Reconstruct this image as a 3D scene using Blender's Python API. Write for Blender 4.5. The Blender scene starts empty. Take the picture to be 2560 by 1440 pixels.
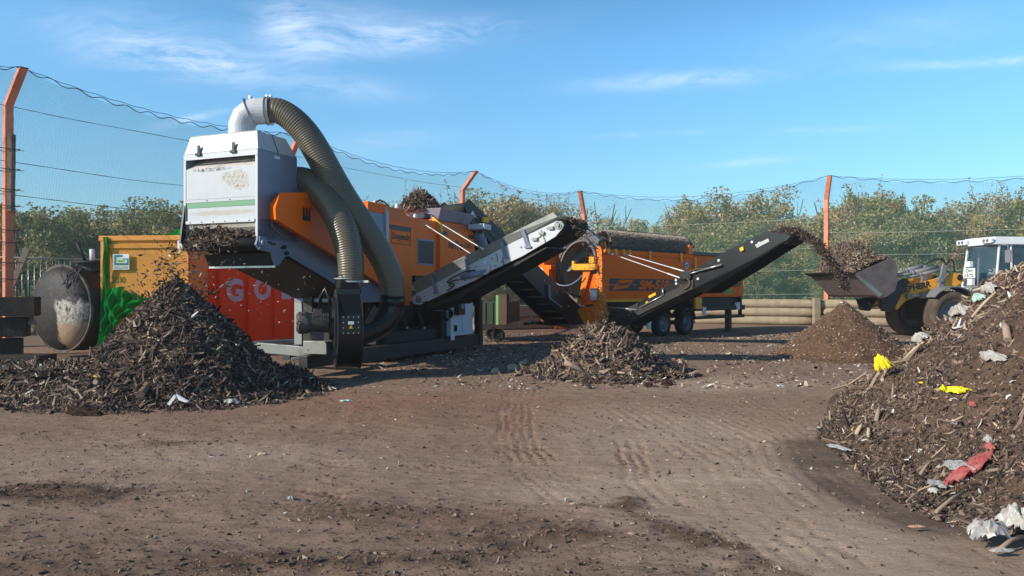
import bpy, math, random
import numpy as np
from mathutils import Vector, Matrix

S = bpy.context.scene
COL = S.collection
rnd = random.Random(11)
rng = np.random.default_rng(11)

# ------------------------------------------------------------------ camera
CZ = 1.6
HAZE = 0.0009
FP, CX, HY = 1900.0, 1280.0, 727.0
cd = bpy.data.cameras.new('camera')
cam = bpy.data.objects.new('camera', cd)
COL.objects.link(cam)
cam.location = (0, 0, CZ)
cam.rotation_euler = (math.radians(90), 0, 0)
cd.sensor_width = 36.0
cd.lens = 36.0 * FP / 2560.0
cd.shift_y = (HY - 720.0) / 2560.0
cd.clip_start = 0.1
cd.clip_end = 3000
S.camera = cam

# ------------------------------------------------------------------ light
SUN_EL = math.radians(27)
SUN_DIR = Vector((-0.89 * math.cos(SUN_EL), -0.45 * math.cos(SUN_EL), math.sin(SUN_EL))).normalized()
ld = bpy.data.lights.new('sun', 'SUN')
ld.energy = 3.7
ld.angle = math.radians(0.53)
ld.color = (1.0, 0.90, 0.77)
sun = bpy.data.objects.new('sun', ld)
COL.objects.link(sun)
sun.location = (-40, -20, 30)
sun.rotation_euler = (-SUN_DIR).to_track_quat('-Z', 'Y').to_euler()
S.view_settings.view_transform = 'Standard'
S.view_settings.look = 'None'
S.view_settings.exposure = 0.56
S.view_settings.gamma = 1.0
S.cycles.transparent_max_bounces = 24
S.cycles.max_bounces = 6
S.cycles.diffuse_bounces = 3


def srgb(r, g, b):
    def f(c):
        c /= 255.0
        return c / 12.92 if c <= 0.04045 else ((c + 0.055) / 1.055) ** 2.4
    return (f(r), f(g), f(b))


class NT:
    """small node-tree helper"""
    def __init__(s, tree):
        s.t = tree
        s.n = tree.nodes
        s.l = tree.links

    def new(s, kind, **kw):
        n = s.n.new(kind)
        for k, v in kw.items():
            setattr(n, k, v)
        return n

    def put(s, sock, val):
        if isinstance(val, bpy.types.NodeSocket):
            s.l.new(val, sock)
        elif val is not None:
            if hasattr(sock.default_value, '__len__') and not hasattr(val, '__len__'):
                sock.default_value = [val] * len(sock.default_value)
            elif hasattr(sock.default_value, '__len__') and len(sock.default_value) == 4 and len(val) == 3:
                sock.default_value = (*val, 1)
            else:
                sock.default_value = val

    def math(s, op, a, b=None, c=None, clamp=False):
        n = s.new('ShaderNodeMath', operation=op, use_clamp=clamp)
        s.put(n.inputs[0], a)
        if b is not None:
            s.put(n.inputs[1], b)
        if c is not None:
            s.put(n.inputs[2], c)
        return n.outputs[0]

    def mix(s, fac, a, b):
        n = s.new('ShaderNodeMix', data_type='RGBA')
        s.put(n.inputs[0], fac)
        s.put(n.inputs[6], a)
        s.put(n.inputs[7], b)
        return n.outputs[2]

    def noise(s, vec, scale, detail=4.0, rough=0.55, dist=0.0):
        n = s.new('ShaderNodeTexNoise')
        if vec is not None:
            s.l.new(vec, n.inputs['Vector'])
        n.inputs['Scale'].default_value = scale
        n.inputs['Detail'].default_value = detail
        n.inputs['Roughness'].default_value = rough
        n.inputs['Distortion'].default_value = dist
        return n.outputs[0]

    def ramp(s, fac, lo, hi, clamp=True):
        n = s.new('ShaderNodeMapRange', clamp=clamp)
        s.put(n.inputs[0], fac)
        s.put(n.inputs[1], lo)
        s.put(n.inputs[2], hi)
        n.inputs[3].default_value = 0
        n.inputs[4].default_value = 1
        return n.outputs[0]

    def mapping(s, vec, scale=(1, 1, 1), rot=(0, 0, 0), loc=(0, 0, 0)):
        n = s.new('ShaderNodeMapping')
        s.l.new(vec, n.inputs[0])
        n.inputs['Scale'].default_value = scale
        n.inputs['Rotation'].default_value = rot
        n.inputs['Location'].default_value = loc
        return n.outputs[0]


# ------------------------------------------------------------------ sky
w = bpy.data.worlds.new('World')
S.world = w
w.use_nodes = True
n = NT(w.node_tree)
bg = w.node_tree.nodes['Background']
sky = n.new('ShaderNodeTexSky', sky_type='NISHITA')
sky.sun_disc = False
sky.sun_elevation = SUN_EL
sky.sun_rotation = math.atan2(SUN_DIR.x, SUN_DIR.y)
sky.air_density = 1.0
sky.dust_density = 0.6
sky.ozone_density = 2.2
hs = n.new('ShaderNodeHueSaturation')
hs.inputs['Saturation'].default_value = 1.05
hs.inputs['Value'].default_value = 1.0
n.l.new(sky.outputs[0], hs.inputs['Color'])
tc = n.new('ShaderNodeTexCoord')
sep = n.new('ShaderNodeSeparateXYZ')
n.l.new(tc.outputs['Generated'], sep.inputs[0])
yy = n.math('MAXIMUM', sep.outputs[1], 0.08)
uu = n.math('DIVIDE', sep.outputs[0], yy)
vv = n.math('DIVIDE', sep.outputs[2], yy)
comb = n.new('ShaderNodeCombineXYZ')
n.l.new(uu, comb.inputs[0])
n.l.new(vv, comb.inputs[1])
# thin streaky cirrus: stretched, warped noise in the sky's own directions, gathered in a few patches
warp = n.new('ShaderNodeTexNoise')
warp.inputs['Scale'].default_value = 5.0
warp.inputs['Detail'].default_value = 3.0
n.l.new(comb.outputs[0], warp.inputs['Vector'])
va = n.new('ShaderNodeVectorMath', operation='MULTIPLY_ADD')
n.l.new(warp.outputs[1], va.inputs[0])
va.inputs[1].default_value = (0.16, 0.10, 0)
n.l.new(comb.outputs[0], va.inputs[2])
streak = n.noise(n.mapping(va.outputs[0], (2.6, 15.0, 1), (0, 0, 0.22)), 2.2, 9, 0.70)
fine = n.noise(n.mapping(va.outputs[0], (9.0, 30.0, 1), (0, 0, 0.45)), 2.4, 9, 0.72)
tex = n.math('ADD', n.math('MULTIPLY', streak, 0.7), n.math('MULTIPLY', fine, 0.3))
texm = n.ramp(tex, 0.40, 0.62)


def cloud(px, py, sx, sy, ang, amt):
    cu, cv = (px - CX) / FP, (HY - py) / FP
    a = n.math('SUBTRACT', uu, cu)
    b = n.math('SUBTRACT', vv, cv)
    ca, sa = math.cos(ang), math.sin(ang)
    p = n.math('DIVIDE', n.math('ADD', n.math('MULTIPLY', a, ca), n.math('MULTIPLY', b, sa)), sx / FP)
    q = n.math('DIVIDE', n.math('SUBTRACT', n.math('MULTIPLY', b, ca), n.math('MULTIPLY', a, sa)), sy / FP)
    r2 = n.math('ADD', n.math('MULTIPLY', p, p), n.math('MULTIPLY', q, q))
    return n.math('MULTIPLY', n.math('EXPONENT', n.math('MULTIPLY', r2, -1.0)), amt)


tot = None
for c in [(1010, 95, 250, 34, 0.10, .85), (730, 70, 95, 62, -0.75, .8), (850, 60, 200, 60, 0.0, .35),
          (430, 140, 200, 48, -0.12, .95), (560, 165, 90, 40, -0.2, .5), (850, 220, 170, 30, -0.1, .55),
          (1700, 200, 210, 20, 0.06, .85), (1640, 334, 120, 7, 0.05, .65), (1880, 406, 110, 10, 0.08, .5),
          (2460, 155, 230, 12, 0.04, .6), (480, 296, 120, 10, 0.25, .6), (2070, 325, 130, 8, 0.03, .3),
          (950, 355, 160, 30, 0.1, .28), (2250, 90, 300, 60, 0.1, .22), (250, 60, 260, 60, 0.0, .22)]:
    g = cloud(*c)
    tot = g if tot is None else n.math('ADD', tot, g)
soft = n.math('MULTIPLY', tot, n.math('ADD', n.math('MULTIPLY', texm, 0.92), 0.08))
cm = n.math('MULTIPLY', soft, 0.56, clamp=True)
# pale thin haze low down near the horizon
hz = n.math('EXPONENT', n.math('MULTIPLY', n.math('MAXIMUM', sep.outputs[2], 0.0), -9.0))
tint = n.new('ShaderNodeMix', data_type='RGBA', blend_type='MULTIPLY')
tint.inputs[0].default_value = 1.0
n.l.new(hs.outputs[0], tint.inputs[6])
tint.inputs[7].default_value = (0.56, 0.93, 1.04, 1)
# clear autumn air: the band above the horizon is brighter than the zenith
gain = n.new('ShaderNodeMapRange')
n.l.new(sep.outputs[2], gain.inputs[0])
gain.inputs[1].default_value = 0.30
gain.inputs[2].default_value = 0.72
gain.inputs[3].default_value = 1.32
gain.inputs[4].default_value = 0.36
gv = n.new('ShaderNodeVectorMath', operation='SCALE')
n.l.new(tint.outputs[2], gv.inputs[0])
low = n.new('ShaderNodeMapRange')
n.l.new(sep.outputs[2], low.inputs[0])
low.inputs[1].default_value = 0.02
low.inputs[2].default_value = 0.30
low.inputs[3].default_value = 0.70
low.inputs[4].default_value = 1.0
n.l.new(n.math('MULTIPLY', gain.outputs[0], low.outputs[0]), gv.inputs['Scale'])
c1 = n.mix(n.math('MULTIPLY', hz, 0.34), gv.outputs[0], (5.6, 6.4, 8.6))
c2 = n.mix(cm, c1, (7.6, 8.2, 9.6))
n.l.new(c2, bg.inputs['Color'])
bg.inputs['Strength'].default_value = 0.11


# ------------------------------------------------------------------ pixels of the photograph -> points in the yard
def P(px, py, Y):
    return Vector(((px - CX) / FP * Y, Y, CZ + (HY - py) / FP * Y))


class Frame:
    def __init__(s, ox, oy, ang, oz=0.0):
        s.M = Matrix.Translation((ox, oy, oz)) @ Matrix.Rotation(ang, 4, 'Z')
        s.I = s.M.inverted()
        s.o = s.I @ Vector((0, 0, CZ))

    def d(s, px, py):
        return s.I.to_3x3() @ Vector(((px - CX) / FP, 1.0, (HY - py) / FP))

    def on(s, ax, px, py, val):
        d = s.d(px, py)
        return s.o + d * ((val - s.o[ax]) / d[ax])

    def x(s, px, py, v):
        return s.on(0, px, py, v)

    def y(s, px, py, v):
        return s.on(1, px, py, v)

    def z(s, px, py, v):
        return s.on(2, px, py, v)

    def at(s, px, py, Y):
        return s.I @ P(px, py, Y)


WORLD = Frame(0, 0, 0)


# ------------------------------------------------------------------ mesh builder
class MB:
    def __init__(s, frame=WORLD):
        s.fr = frame
        s.v, s.f, s.m, s.sm = [], [], [], []
        s.cuts = []

    def add(s, verts, faces, mi=0, smooth=False):
        b = len(s.v)
        if verts:
            s.cuts.append(b)
        M = s.fr.M
        s.v += [M @ Vector(p) for p in verts]
        s.f += [[i + b for i in f] for f in faces]
        s.m += [mi] * len(faces)
        s.sm += [smooth] * len(faces)
        return s

    def box(s, lo, hi, mi=0):
        x0, y0, z0 = lo
        x1, y1, z1 = hi
        s.add([(x0, y0, z0), (x1, y0, z0), (x1, y1, z0), (x0, y1, z0), (x0, y0, z1), (x1, y0, z1), (x1, y1, z1), (x0, y1, z1)],
              [(0, 3, 2, 1), (4, 5, 6, 7), (0, 1, 5, 4), (1, 2, 6, 5), (2, 3, 7, 6), (3, 0, 4, 7)], mi)
        return s

    def loft(s, a, b, mi=0, cap=True):
        k = len(a)
        fs = [(i, (i + 1) % k, (i + 1) % k + k, i + k) for i in range(k)]
        if cap:
            fs += [tuple(range(k - 1, -1, -1)), tuple(range(k, 2 * k))]
        s.add(list(a) + list(b), fs, mi)
        return s

    def prism(s, poly, off, mi=0):
        off = Vector(off)
        return s.loft([Vector(p) for p in poly], [Vector(p) + off for p in poly], mi)

    def bar(s, p0, p1, wd, ht, up=(0, 0, 1), mi=0):
        p0, p1 = Vector(p0), Vector(p1)
        d = (p1 - p0).normalized()
        sd = d.cross(Vector(up))
        if sd.length < 1e-4:
            sd = d.cross(Vector((0, 1, 0)))
        sd.normalize()
        u = sd.cross(d).normalized()
        a = [p0 + sd * (i * wd / 2) + u * (j * ht / 2) for i, j in ((-1, -1), (1, -1), (1, 1), (-1, 1))]
        return s.prism(a, p1 - p0, mi)

    def tube(s, path, r, seg=12, mi=0, cap=True, smooth=True):
        path = [Vector(p) for p in path]
        k = len(path)
        rr = r if hasattr(r, '__len__') else [r] * k
        vs, fs = [], []
        prev = None
        for i, p in enumerate(path):
            if i == 0:
                t = path[1] - p
            elif i == k - 1:
                t = p - path[i - 1]
            else:
                t = (path[i + 1] - p).normalized() + (p - path[i - 1]).normalized()
            t.normalize()
            if prev is None:
                u = t.cross(Vector((0, 0, 1)))
                if u.length < 1e-3:
                    u = t.cross(Vector((0, 1, 0)))
            else:
                u = prev - t * prev.dot(t)
            u.normalize()
            prev = u
            q = t.cross(u)
            for j in range(seg):
                a = 2 * math.pi * j / seg
                vs.append(p + (u * math.cos(a) + q * math.sin(a)) * rr[i])
        for i in range(k - 1):
            for j in range(seg):
                a, b = i * seg + j, i * seg + (j + 1) % seg
                fs.append((a, b, b + seg, a + seg))
        s.add(vs, fs, mi, smooth)
        if cap:
            b = len(s.v) - len(vs)
            for f in (list(range(b, b + seg))[::-1], list(range(b + (k - 1) * seg, b + k * seg))):
                s.f.append(f)
                s.m.append(mi)
                s.sm.append(False)
        return s

    def cyl(s, p0, p1, r, seg=20, mi=0, r2=None):
        return s.tube([p0, p1], [r, r if r2 is None else r2], seg, mi)

    def ring(s, c, ax, r0, r1, t, seg=28, mi=0):
        """flat ring of outer radius r1, inner r0, thickness t along ax"""
        c, ax = Vector(c), Vector(ax).normalized()
        u = ax.cross(Vector((0, 0, 1)))
        if u.length < 1e-3:
            u = Vector((1, 0, 0))
        u.normalize()
        q = ax.cross(u)
        vs, fs = [], []
        for j in range(seg):
            a = 2 * math.pi * j / seg
            d = u * math.cos(a) + q * math.sin(a)
            vs += [c + d * r0 - ax * t / 2, c + d * r1 - ax * t / 2, c + d * r1 + ax * t / 2, c + d * r0 + ax * t / 2]
        for j in range(seg):
            a, b = j * 4, ((j + 1) % seg) * 4
            for k in range(4):
                l = (k + 1) % 4
                fs.append((a + k, a + l, b + l, b + k))
        return s.add(vs, fs, mi, False)

    def lathe(s, c, ax, prof, seg=32, mi=0, smooth=True, mis=None):
        """profile of (along, radius) turned about ax through c"""
        c, ax = Vector(c), Vector(ax).normalized()
        u = ax.cross(Vector((0, 0, 1)))
        if u.length < 1e-3:
            u = Vector((1, 0, 0))
        u.normalize()
        q = ax.cross(u)
        k = len(prof)
        vs = []
        for (h, r) in prof:
            for j in range(seg):
                a = 2 * math.pi * j / seg
                vs.append(c + ax * h + (u * math.cos(a) + q * math.sin(a)) * r)
        for i in range(k - 1):
            fs = [(i * seg + j, i * seg + (j + 1) % seg, (i + 1) * seg + (j + 1) % seg, (i + 1) * seg + j) for j in range(seg)]
            b = len(s.v)
            if i == 0:
                s.add(vs, [], mi)
                base = b
            s.f += [[x + base for x in f] for f in fs]
            s.m += [mis[i] if mis else mi] * len(fs)
            s.sm += [smooth] * len(fs)
        return s

    def raw(s, verts, faces, mis, smooth=False):
        b = len(s.v)
        s.v += [Vector(p) for p in verts]
        s.f += [[i + b for i in f] for f in faces]
        s.m += list(mis)
        s.sm += [smooth] * len(faces)
        return s

    def build_each(s, name, mats, parent=None, bevel=0.0):
        """every piece that was added becomes a part of its own"""
        lo = 0
        fi = 0
        out = []
        for hi in s.cuts[1:] + [len(s.v)]:
            if hi <= lo:
                continue
            q = MB(WORLD)
            q.v = s.v[lo:hi]
            while fi < len(s.f) and max(s.f[fi]) < hi:
                q.f.append([i - lo for i in s.f[fi]])
                q.m.append(s.m[fi])
                q.sm.append(s.sm[fi])
                fi += 1
            out.append(q.build(name, mats, parent, bevel))
            lo = hi
        return out

    def build(s, name, mats, parent=None, bevel=0.0, loc=None, autosmooth=False):
        mats = mats if isinstance(mats, (list, tuple)) else [mats]
        top = parent
        while top is not None and top.parent is not None:
            top = top.parent
        if top is not None:
            inv = top.matrix_basis.inverted()
        elif loc is not None:
            inv = Matrix.Translation(-Vector(loc))
        else:
            inv = Matrix.Identity(4)
        me = bpy.data.meshes.new(name)
        me.from_pydata([inv @ p for p in s.v], [], s.f)
        for m in mats:
            me.materials.append(m)
        me.polygons.foreach_set('material_index', s.m)
        me.polygons.foreach_set('use_smooth', s.sm)
        me.validate()
        me.update()
        o = bpy.data.objects.new(name, me)
        COL.objects.link(o)
        if parent is not None:
            o.parent = parent
        elif loc is not None:
            o.location = loc
        if bevel > 0:
            b = o.modifiers.new('bevel', 'BEVEL')
            b.width = bevel
            b.segments = 2
            b.limit_method = 'ANGLE'
            b.angle_limit = math.radians(40)
            b.harden_normals = False
        return o


def np_mesh(name, verts, faces4, mats, mi=None, parent=None, smooth=False, loc=None):
    """big mesh of quads straight from numpy arrays (world coordinates)"""
    verts = np.asarray(verts, dtype=np.float64)
    if parent is not None:
        top = parent
        while top.parent is not None:
            top = top.parent
        M = np.array(top.matrix_basis.inverted())
        verts = verts @ M[:3, :3].T + M[:3, 3]
    elif loc is not None:
        verts = verts - np.array(loc)
    faces4 = np.asarray(faces4, dtype=np.int32)
    me = bpy.data.meshes.new(name)
    me.vertices.add(len(verts))
    me.vertices.foreach_set('co', verts.astype(np.float32).ravel())
    nf = len(faces4)
    me.loops.add(nf * 4)
    me.loops.foreach_set('vertex_index', faces4.ravel())
    me.polygons.add(nf)
    me.polygons.foreach_set('loop_start', np.arange(0, nf * 4, 4, dtype=np.int32))
    for m in (mats if isinstance(mats, (list, tuple)) else [mats]):
        me.materials.append(m)
    if mi is not None:
        me.polygons.foreach_set('material_index', np.asarray(mi, dtype=np.int32))
    me.polygons.foreach_set('use_smooth', np.full(nf, smooth))
    me.update(calc_edges=True)
    me.validate()
    o = bpy.data.objects.new(name, me)
    COL.objects.link(o)
    if parent is not None:
        o.parent = parent
    elif loc is not None:
        o.location = loc
    return o


def tag(o, label=None, cat=None, group=None, kind=None):
    if label:
        o['label'] = label
    if cat:
        o['category'] = cat
    if group:
        o['group'] = group
    if kind:
        o['kind'] = kind
    return o


def empty(name, frame_or_loc, label, cat, group=None):
    o = bpy.data.objects.new(name, None)
    COL.objects.link(o)
    if isinstance(frame_or_loc, Frame):
        o.matrix_basis = frame_or_loc.M
    else:
        o.matrix_basis = Matrix.Translation(frame_or_loc)
    o.empty_display_size = 0.3
    return tag(o, label, cat, group)


def text(body, name, mat, frame, org, right, up, width, height, parent, extrude=0.003, bold=0.0, shear=0.0, space=1.0):
    """flat lettering as its own thin mesh: lower-left corner at org, filling width x height"""
    cu = bpy.data.curves.new('lettering', 'FONT')
    cu.body = body
    cu.size = 1.0
    cu.extrude = 0.0
    cu.offset = bold
    cu.shear = shear
    cu.space_character = space
    tmp = bpy.data.objects.new('lettering', cu)
    COL.objects.link(tmp)
    bpy.context.view_layer.update()
    dg = bpy.context.evaluated_depsgraph_get()
    me = bpy.data.meshes.new_from_object(tmp.evaluated_get(dg))
    bpy.data.objects.remove(tmp)
    co = np.array([v.co[:] for v in me.vertices])
    lo, hi = co.min(0), co.max(0)
    R, U = Vector(right).normalized(), Vector(up).normalized()
    N = R.cross(U)
    org = Vector(org)
    mb = MB(frame)
    sx, sy = width / (hi[0] - lo[0]), height / (hi[1] - lo[1])
    vs = [org + R * ((p[0] - lo[0]) * sx) + U * ((p[1] - lo[1]) * sy) + N * extrude for p in co]
    mb.add(vs, [tuple(p.vertices) for p in me.polygons])
    bpy.data.meshes.remove(me)
    return mb.build(name, mat, parent)


# ------------------------------------------------------------------ materials
MATS = {}


def pm(name, base, rough=0.55, metal=0.0, var=0.12, scale=2.0, bump=0.0, bscale=30.0, dirt=None, dlo=0.5, dhi=0.68,
       dscale=1.6, damt=0.7, spec=0.5, coat=0.0, streak=None):
    m = bpy.data.materials.new(name)
    m.use_nodes = True
    t = NT(m.node_tree)
    bs = m.node_tree.nodes['Principled BSDF']
    tc = t.new('ShaderNodeTexCoord')
    vec = tc.outputs['Object']
    base = tuple(base)
    hi = tuple(min(1, c * (1 + var)) for c in base)
    lo = tuple(c * (1 - var) for c in base)
    nz = t.noise(vec, scale, 5, 0.6)
    c = t.mix(t.ramp(nz, 0.3, 0.7), lo, hi)
    rg = rough
    if dirt is not None:
        dn = t.noise(vec, dscale, 8, 0.68)
        dm = t.math('MULTIPLY', t.ramp(dn, dlo, dhi), damt)
        if streak:
            sn = t.noise(t.mapping(vec, (9, 9, 0.7)), 1.2, 6, 0.6)
            dm = t.math('MAXIMUM', dm, t.math('MULTIPLY', t.ramp(sn, 0.55, 0.75), streak))
        c = t.mix(dm, c, dirt)
        rg = t.math('ADD', t.math('MULTIPLY', dm, 0.9 - rough), rough)
    t.put(bs.inputs['Base Color'], c)
    t.put(bs.inputs['Roughness'], rg)
    bs.inputs['Metallic'].default_value = metal
    bs.inputs['Specular IOR Level'].default_value = spec
    bs.inputs['Coat Weight'].default_value = coat
    bs.inputs['Coat Roughness'].default_value = 0.15
    if bump > 0:
        bn = t.noise(vec, bscale, 6, 0.65)
        b = t.new('ShaderNodeBump')
        b.inputs['Strength'].default_value = bump
        b.inputs['Distance'].default_value = 0.03
        t.l.new(bn, b.inputs['Height'])
        t.l.new(b.outputs[0], bs.inputs['Normal'])
    MATS[name] = m
    return m


DUST = srgb(120, 98, 78)
M_ORANGE = pm('orange paint', srgb(255, 112, 4), 0.45, var=0.04, dirt=srgb(180, 80, 20), dlo=0.55, dhi=0.9, damt=0.25, dscale=1.3, streak=0.08, spec=.25)
M_ORANGE2 = pm('worn orange paint', srgb(255, 108, 0), 0.5, var=0.05, dirt=srgb(160, 64, 16), dlo=0.5, dhi=0.85, damt=0.25, dscale=1.6, streak=0.08, spec=.15)
M_ORMUD = pm('mud spattered orange paint', srgb(232, 122, 16), 0.45, var=0.08, dirt=srgb(66, 38, 24), dlo=0.56, dhi=0.63, damt=0.85, dscale=7.0, streak=0.25)
M_YEL = pm('yellow paint', srgb(240, 168, 20), 0.4, var=0.06, dirt=DUST, damt=0.4)  # also paints the sunlit orange of the bay cheeks
M_WHITE = pm('white paint', srgb(190, 193, 199), 0.42, var=0.03, dirt=srgb(176, 172, 166), dlo=0.58, dhi=0.85, damt=0.35, dscale=1.5)
M_CABW = pm('cab white paint', srgb(224, 226, 228), 0.35, var=0.03, dirt=srgb(180, 172, 164), dlo=0.58, dhi=0.85, damt=0.35, dscale=2.0)
M_BELTU = pm('black belt underside', srgb(17, 17, 18), 0.9, var=0.2, spec=0.05)
M_SILVER = pm('silver grey paint darkened for shade', srgb(122, 130, 152), 0.38, var=0.04, dirt=srgb(110, 104, 98), dlo=0.6, dhi=0.85, damt=0.35)  # silver made darker: the shade on the machine's side is in the colour
M_GALV = pm('dull galvanised sheet', srgb(134, 138, 136), 0.5, metal=0.3, var=0.1, dirt=srgb(96, 90, 80), damt=0.5)
M_BLACK = pm('black paint', srgb(21, 22, 26), 0.34, var=0.1, dirt=srgb(64, 56, 50), dlo=0.55, dhi=0.9, damt=0.3, dscale=2.2)
M_BLACKDUST = pm('dusty black steel', srgb(34, 34, 37), 0.5, var=0.12, dirt=srgb(84, 74, 66), dlo=0.45, dhi=0.85, damt=0.5, dscale=2.4)
M_DARK = pm('dark steel', srgb(20, 20, 22), 0.6, var=0.15, dirt=srgb(54, 47, 42), damt=0.35)
M_RUBBER = pm('rubber', srgb(24, 24, 25), 0.8, var=0.15, dirt=srgb(70, 62, 55), dlo=0.5, dhi=0.8, damt=0.4, dscale=3)
M_TYRE = pm('dusty tyre rubber', srgb(70, 60, 52), 0.9, var=0.15, dirt=srgb(120, 100, 82), dlo=0.4, dhi=0.7, damt=0.6, dscale=2.5, bump=0.3)
M_DECAL = pm('dark decal', srgb(42, 40, 52), 0.45, var=0.05)
M_INK = pm('black lettering', srgb(26, 24, 26), 0.5, var=0.04)
M_GREYINK = pm('pale lettering', srgb(206, 202, 212), 0.55, var=0.05, dirt=srgb(150, 110, 90), dlo=0.6, dhi=0.75, damt=0.4, dscale=5)
M_RED = pm('scratched red paint', srgb(255, 80, 6), 0.55, var=0.05, dirt=srgb(170, 44, 12), dlo=0.55, dhi=0.8, damt=0.25, streak=0.15, spec=.25)
M_CONT = pm('faded orange container paint', srgb(224, 146, 54), 0.6, var=0.1, dirt=srgb(190, 110, 60), dlo=0.5, dhi=0.7, damt=0.5, dscale=4)
M_GREEN = pm('green stripe paint', srgb(96, 146, 112), 0.5, var=0.05)
M_STEEL = pm('bare steel', srgb(178, 178, 176), 0.35, metal=0.7, var=0.1, dirt=DUST, damt=0.3)
M_POST = pm('faded salmon post paint', srgb(222, 130, 96), 0.55, var=0.1, dirt=srgb(150, 78, 56), damt=0.6, dscale=3, streak=0.3)
M_BOARD = pm('weathered board', srgb(120, 104, 90), 0.85, var=0.2, scale=9, dirt=srgb(70, 58, 48), damt=0.7, streak=0.5)
M_SLEEPER = pm('tarred timber', srgb(44, 37, 33), 0.85, var=0.3, scale=6, dirt=srgb(84, 70, 60), dlo=0.55, dhi=0.75, damt=0.6, streak=0.4, bump=0.5)
M_LOG = pm('weathered log darkened for shade', srgb(154, 140, 118), 0.85, var=0.18, scale=3, dirt=srgb(112, 96, 76), dlo=0.45, dhi=0.75, damt=0.6, dscale=4, bump=0.4)  # base tone darkened to carry the shade on the wall
M_ROPE = pm('dark green rope', srgb(30, 52, 50), 0.8)
M_WIRE = pm('line wire', srgb(62, 66, 70), 0.7, var=0.05)
M_WIREP = pm('pale line wire', srgb(168, 172, 158), 0.7, var=0.05)
M_RUST = pm('rusty brown plate', srgb(92, 72, 60), 0.8, var=0.15, dirt=srgb(70, 44, 32), damt=0.6)
M_DKGREEN = pm('dark green skip paint', srgb(40, 56, 40), 0.6, var=0.15, dirt=srgb(70, 62, 50), damt=0.5)
M_LGREEN = pm('pale green skip edge', srgb(120, 176, 104), 0.6, var=0.1)
M_BLUEG = pm('blue grey paint', srgb(120, 132, 150), 0.42, var=0.06, dirt=DUST, damt=0.35)
M_LGREY = pm('loader grey paint', srgb(120, 122, 126), 0.45, var=0.06, dirt=DUST, damt=0.5)
M_LYEL = pm('loader yellow paint', srgb(236, 160, 34), 0.42, var=0.06, dirt=srgb(120, 92, 66), damt=0.45)
M_BUCKET = pm('worn bucket steel', srgb(116, 108, 108), 0.5, metal=0.35, var=0.15, dirt=srgb(96, 74, 60), dlo=0.42, dhi=0.7, damt=0.75, dscale=2.2)
M_HUB = pm('tyre rim paint', srgb(120, 120, 128), 0.5, var=0.08, dirt=srgb(76, 66, 60), damt=0.6)
M_TEAL = pm('teal sign ink', srgb(28, 120, 140), 0.6, var=0.04)
M_LIME = pm('lime sign ink', srgb(120, 180, 40), 0.6, var=0.04)
M_SIGNW = pm('white sign board', srgb(222, 226, 228), 0.6, var=0.03)
M_WARNY = pm('warning yellow', srgb(236, 180, 20), 0.5, var=0.03)
M_OLIVEN = pm('olive stencil ink', srgb(74, 76, 16), 0.7, var=0.05)
M_BLUEINK = pm('blue sticker ink', srgb(40, 60, 140), 0.5, var=0.03)
M_LEAFST = pm('leaf green sticker', srgb(120, 150, 30), 0.5, var=0.2, scale=12)

# soils and shredded wood
SOIL = pm('dark compost', srgb(66, 51, 42), 0.95, var=0.3, scale=7, bump=0.9, bscale=40, spec=0.1)
SOILR = pm('brown compost', srgb(98, 80, 69), 0.95, var=0.25, scale=5, bump=0.9, bscale=45, spec=0.1)
SOILF = pm('fine sieved compost', srgb(102, 79, 64), 0.95, var=0.3, scale=26, bump=0.9, bscale=70, spec=0.1)
CH = [pm('chip very dark', srgb(56, 47, 43), 0.85, var=0.25, scale=5, spec=0.25),
      pm('chip dark', srgb(86, 72, 65), 0.85, var=0.25, scale=5, spec=0.25),
      pm('chip brown', srgb(122, 103, 91), 0.85, var=0.2, scale=5, spec=0.2),
      pm('chip tan', srgb(156, 136, 119), 0.85, var=0.2, scale=5, spec=0.2),
      pm('chip pale', srgb(182, 164, 142), 0.85, var=0.15, scale=5, spec=0.2),
      pm('plastic shred white', srgb(214, 212, 208), 0.5, var=0.08),
      pm('plastic shred yellow', srgb(216, 190, 30), 0.5, var=0.08)]
M_BARK = pm('bark', srgb(84, 70, 58), 0.9, var=0.25, scale=6, bump=0.4)
M_TWIG = pm('grey twig', srgb(108, 92, 82), 0.9, var=0.2, scale=6)


def leaf_mat(name, c, tr=0.35):
    m = bpy.data.materials.new(name)
    m.use_nodes = True
    t = NT(m.node_tree)
    m.node_tree.nodes.remove(m.node_tree.nodes['Principled BSDF'])
    out = m.node_tree.nodes['Material Output']
    g = t.new('ShaderNodeNewGeometry')
    c1 = tuple(v * 0.65 for v in c)
    c2 = tuple(min(1, v * 1.35) for v in c)
    cc = t.mix(g.outputs['Random Per Island'], c1, c2)
    d = t.new('ShaderNodeBsdfDiffuse')
    tl = t.new('ShaderNodeBsdfTranslucent')
    t.l.new(cc, d.inputs[0])
    t.l.new(cc, tl.inputs[0])
    mx = t.new('ShaderNodeMixShader')
    mx.inputs[0].default_value = tr
    t.l.new(d.outputs[0], mx.inputs[1])
    t.l.new(tl.outputs[0], mx.inputs[2])
    t.l.new(mx.outputs[0], out.inputs[0])
    return m


LEAF = [leaf_mat('leaf olive', srgb(170, 160, 112)), leaf_mat('leaf dark green', srgb(132, 134, 94)),
        leaf_mat('leaf yellow green', srgb(188, 174, 122)), leaf_mat('leaf rusty brown', srgb(194, 152, 118)),
        leaf_mat('leaf pale grey green', srgb(194, 182, 152))]


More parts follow.
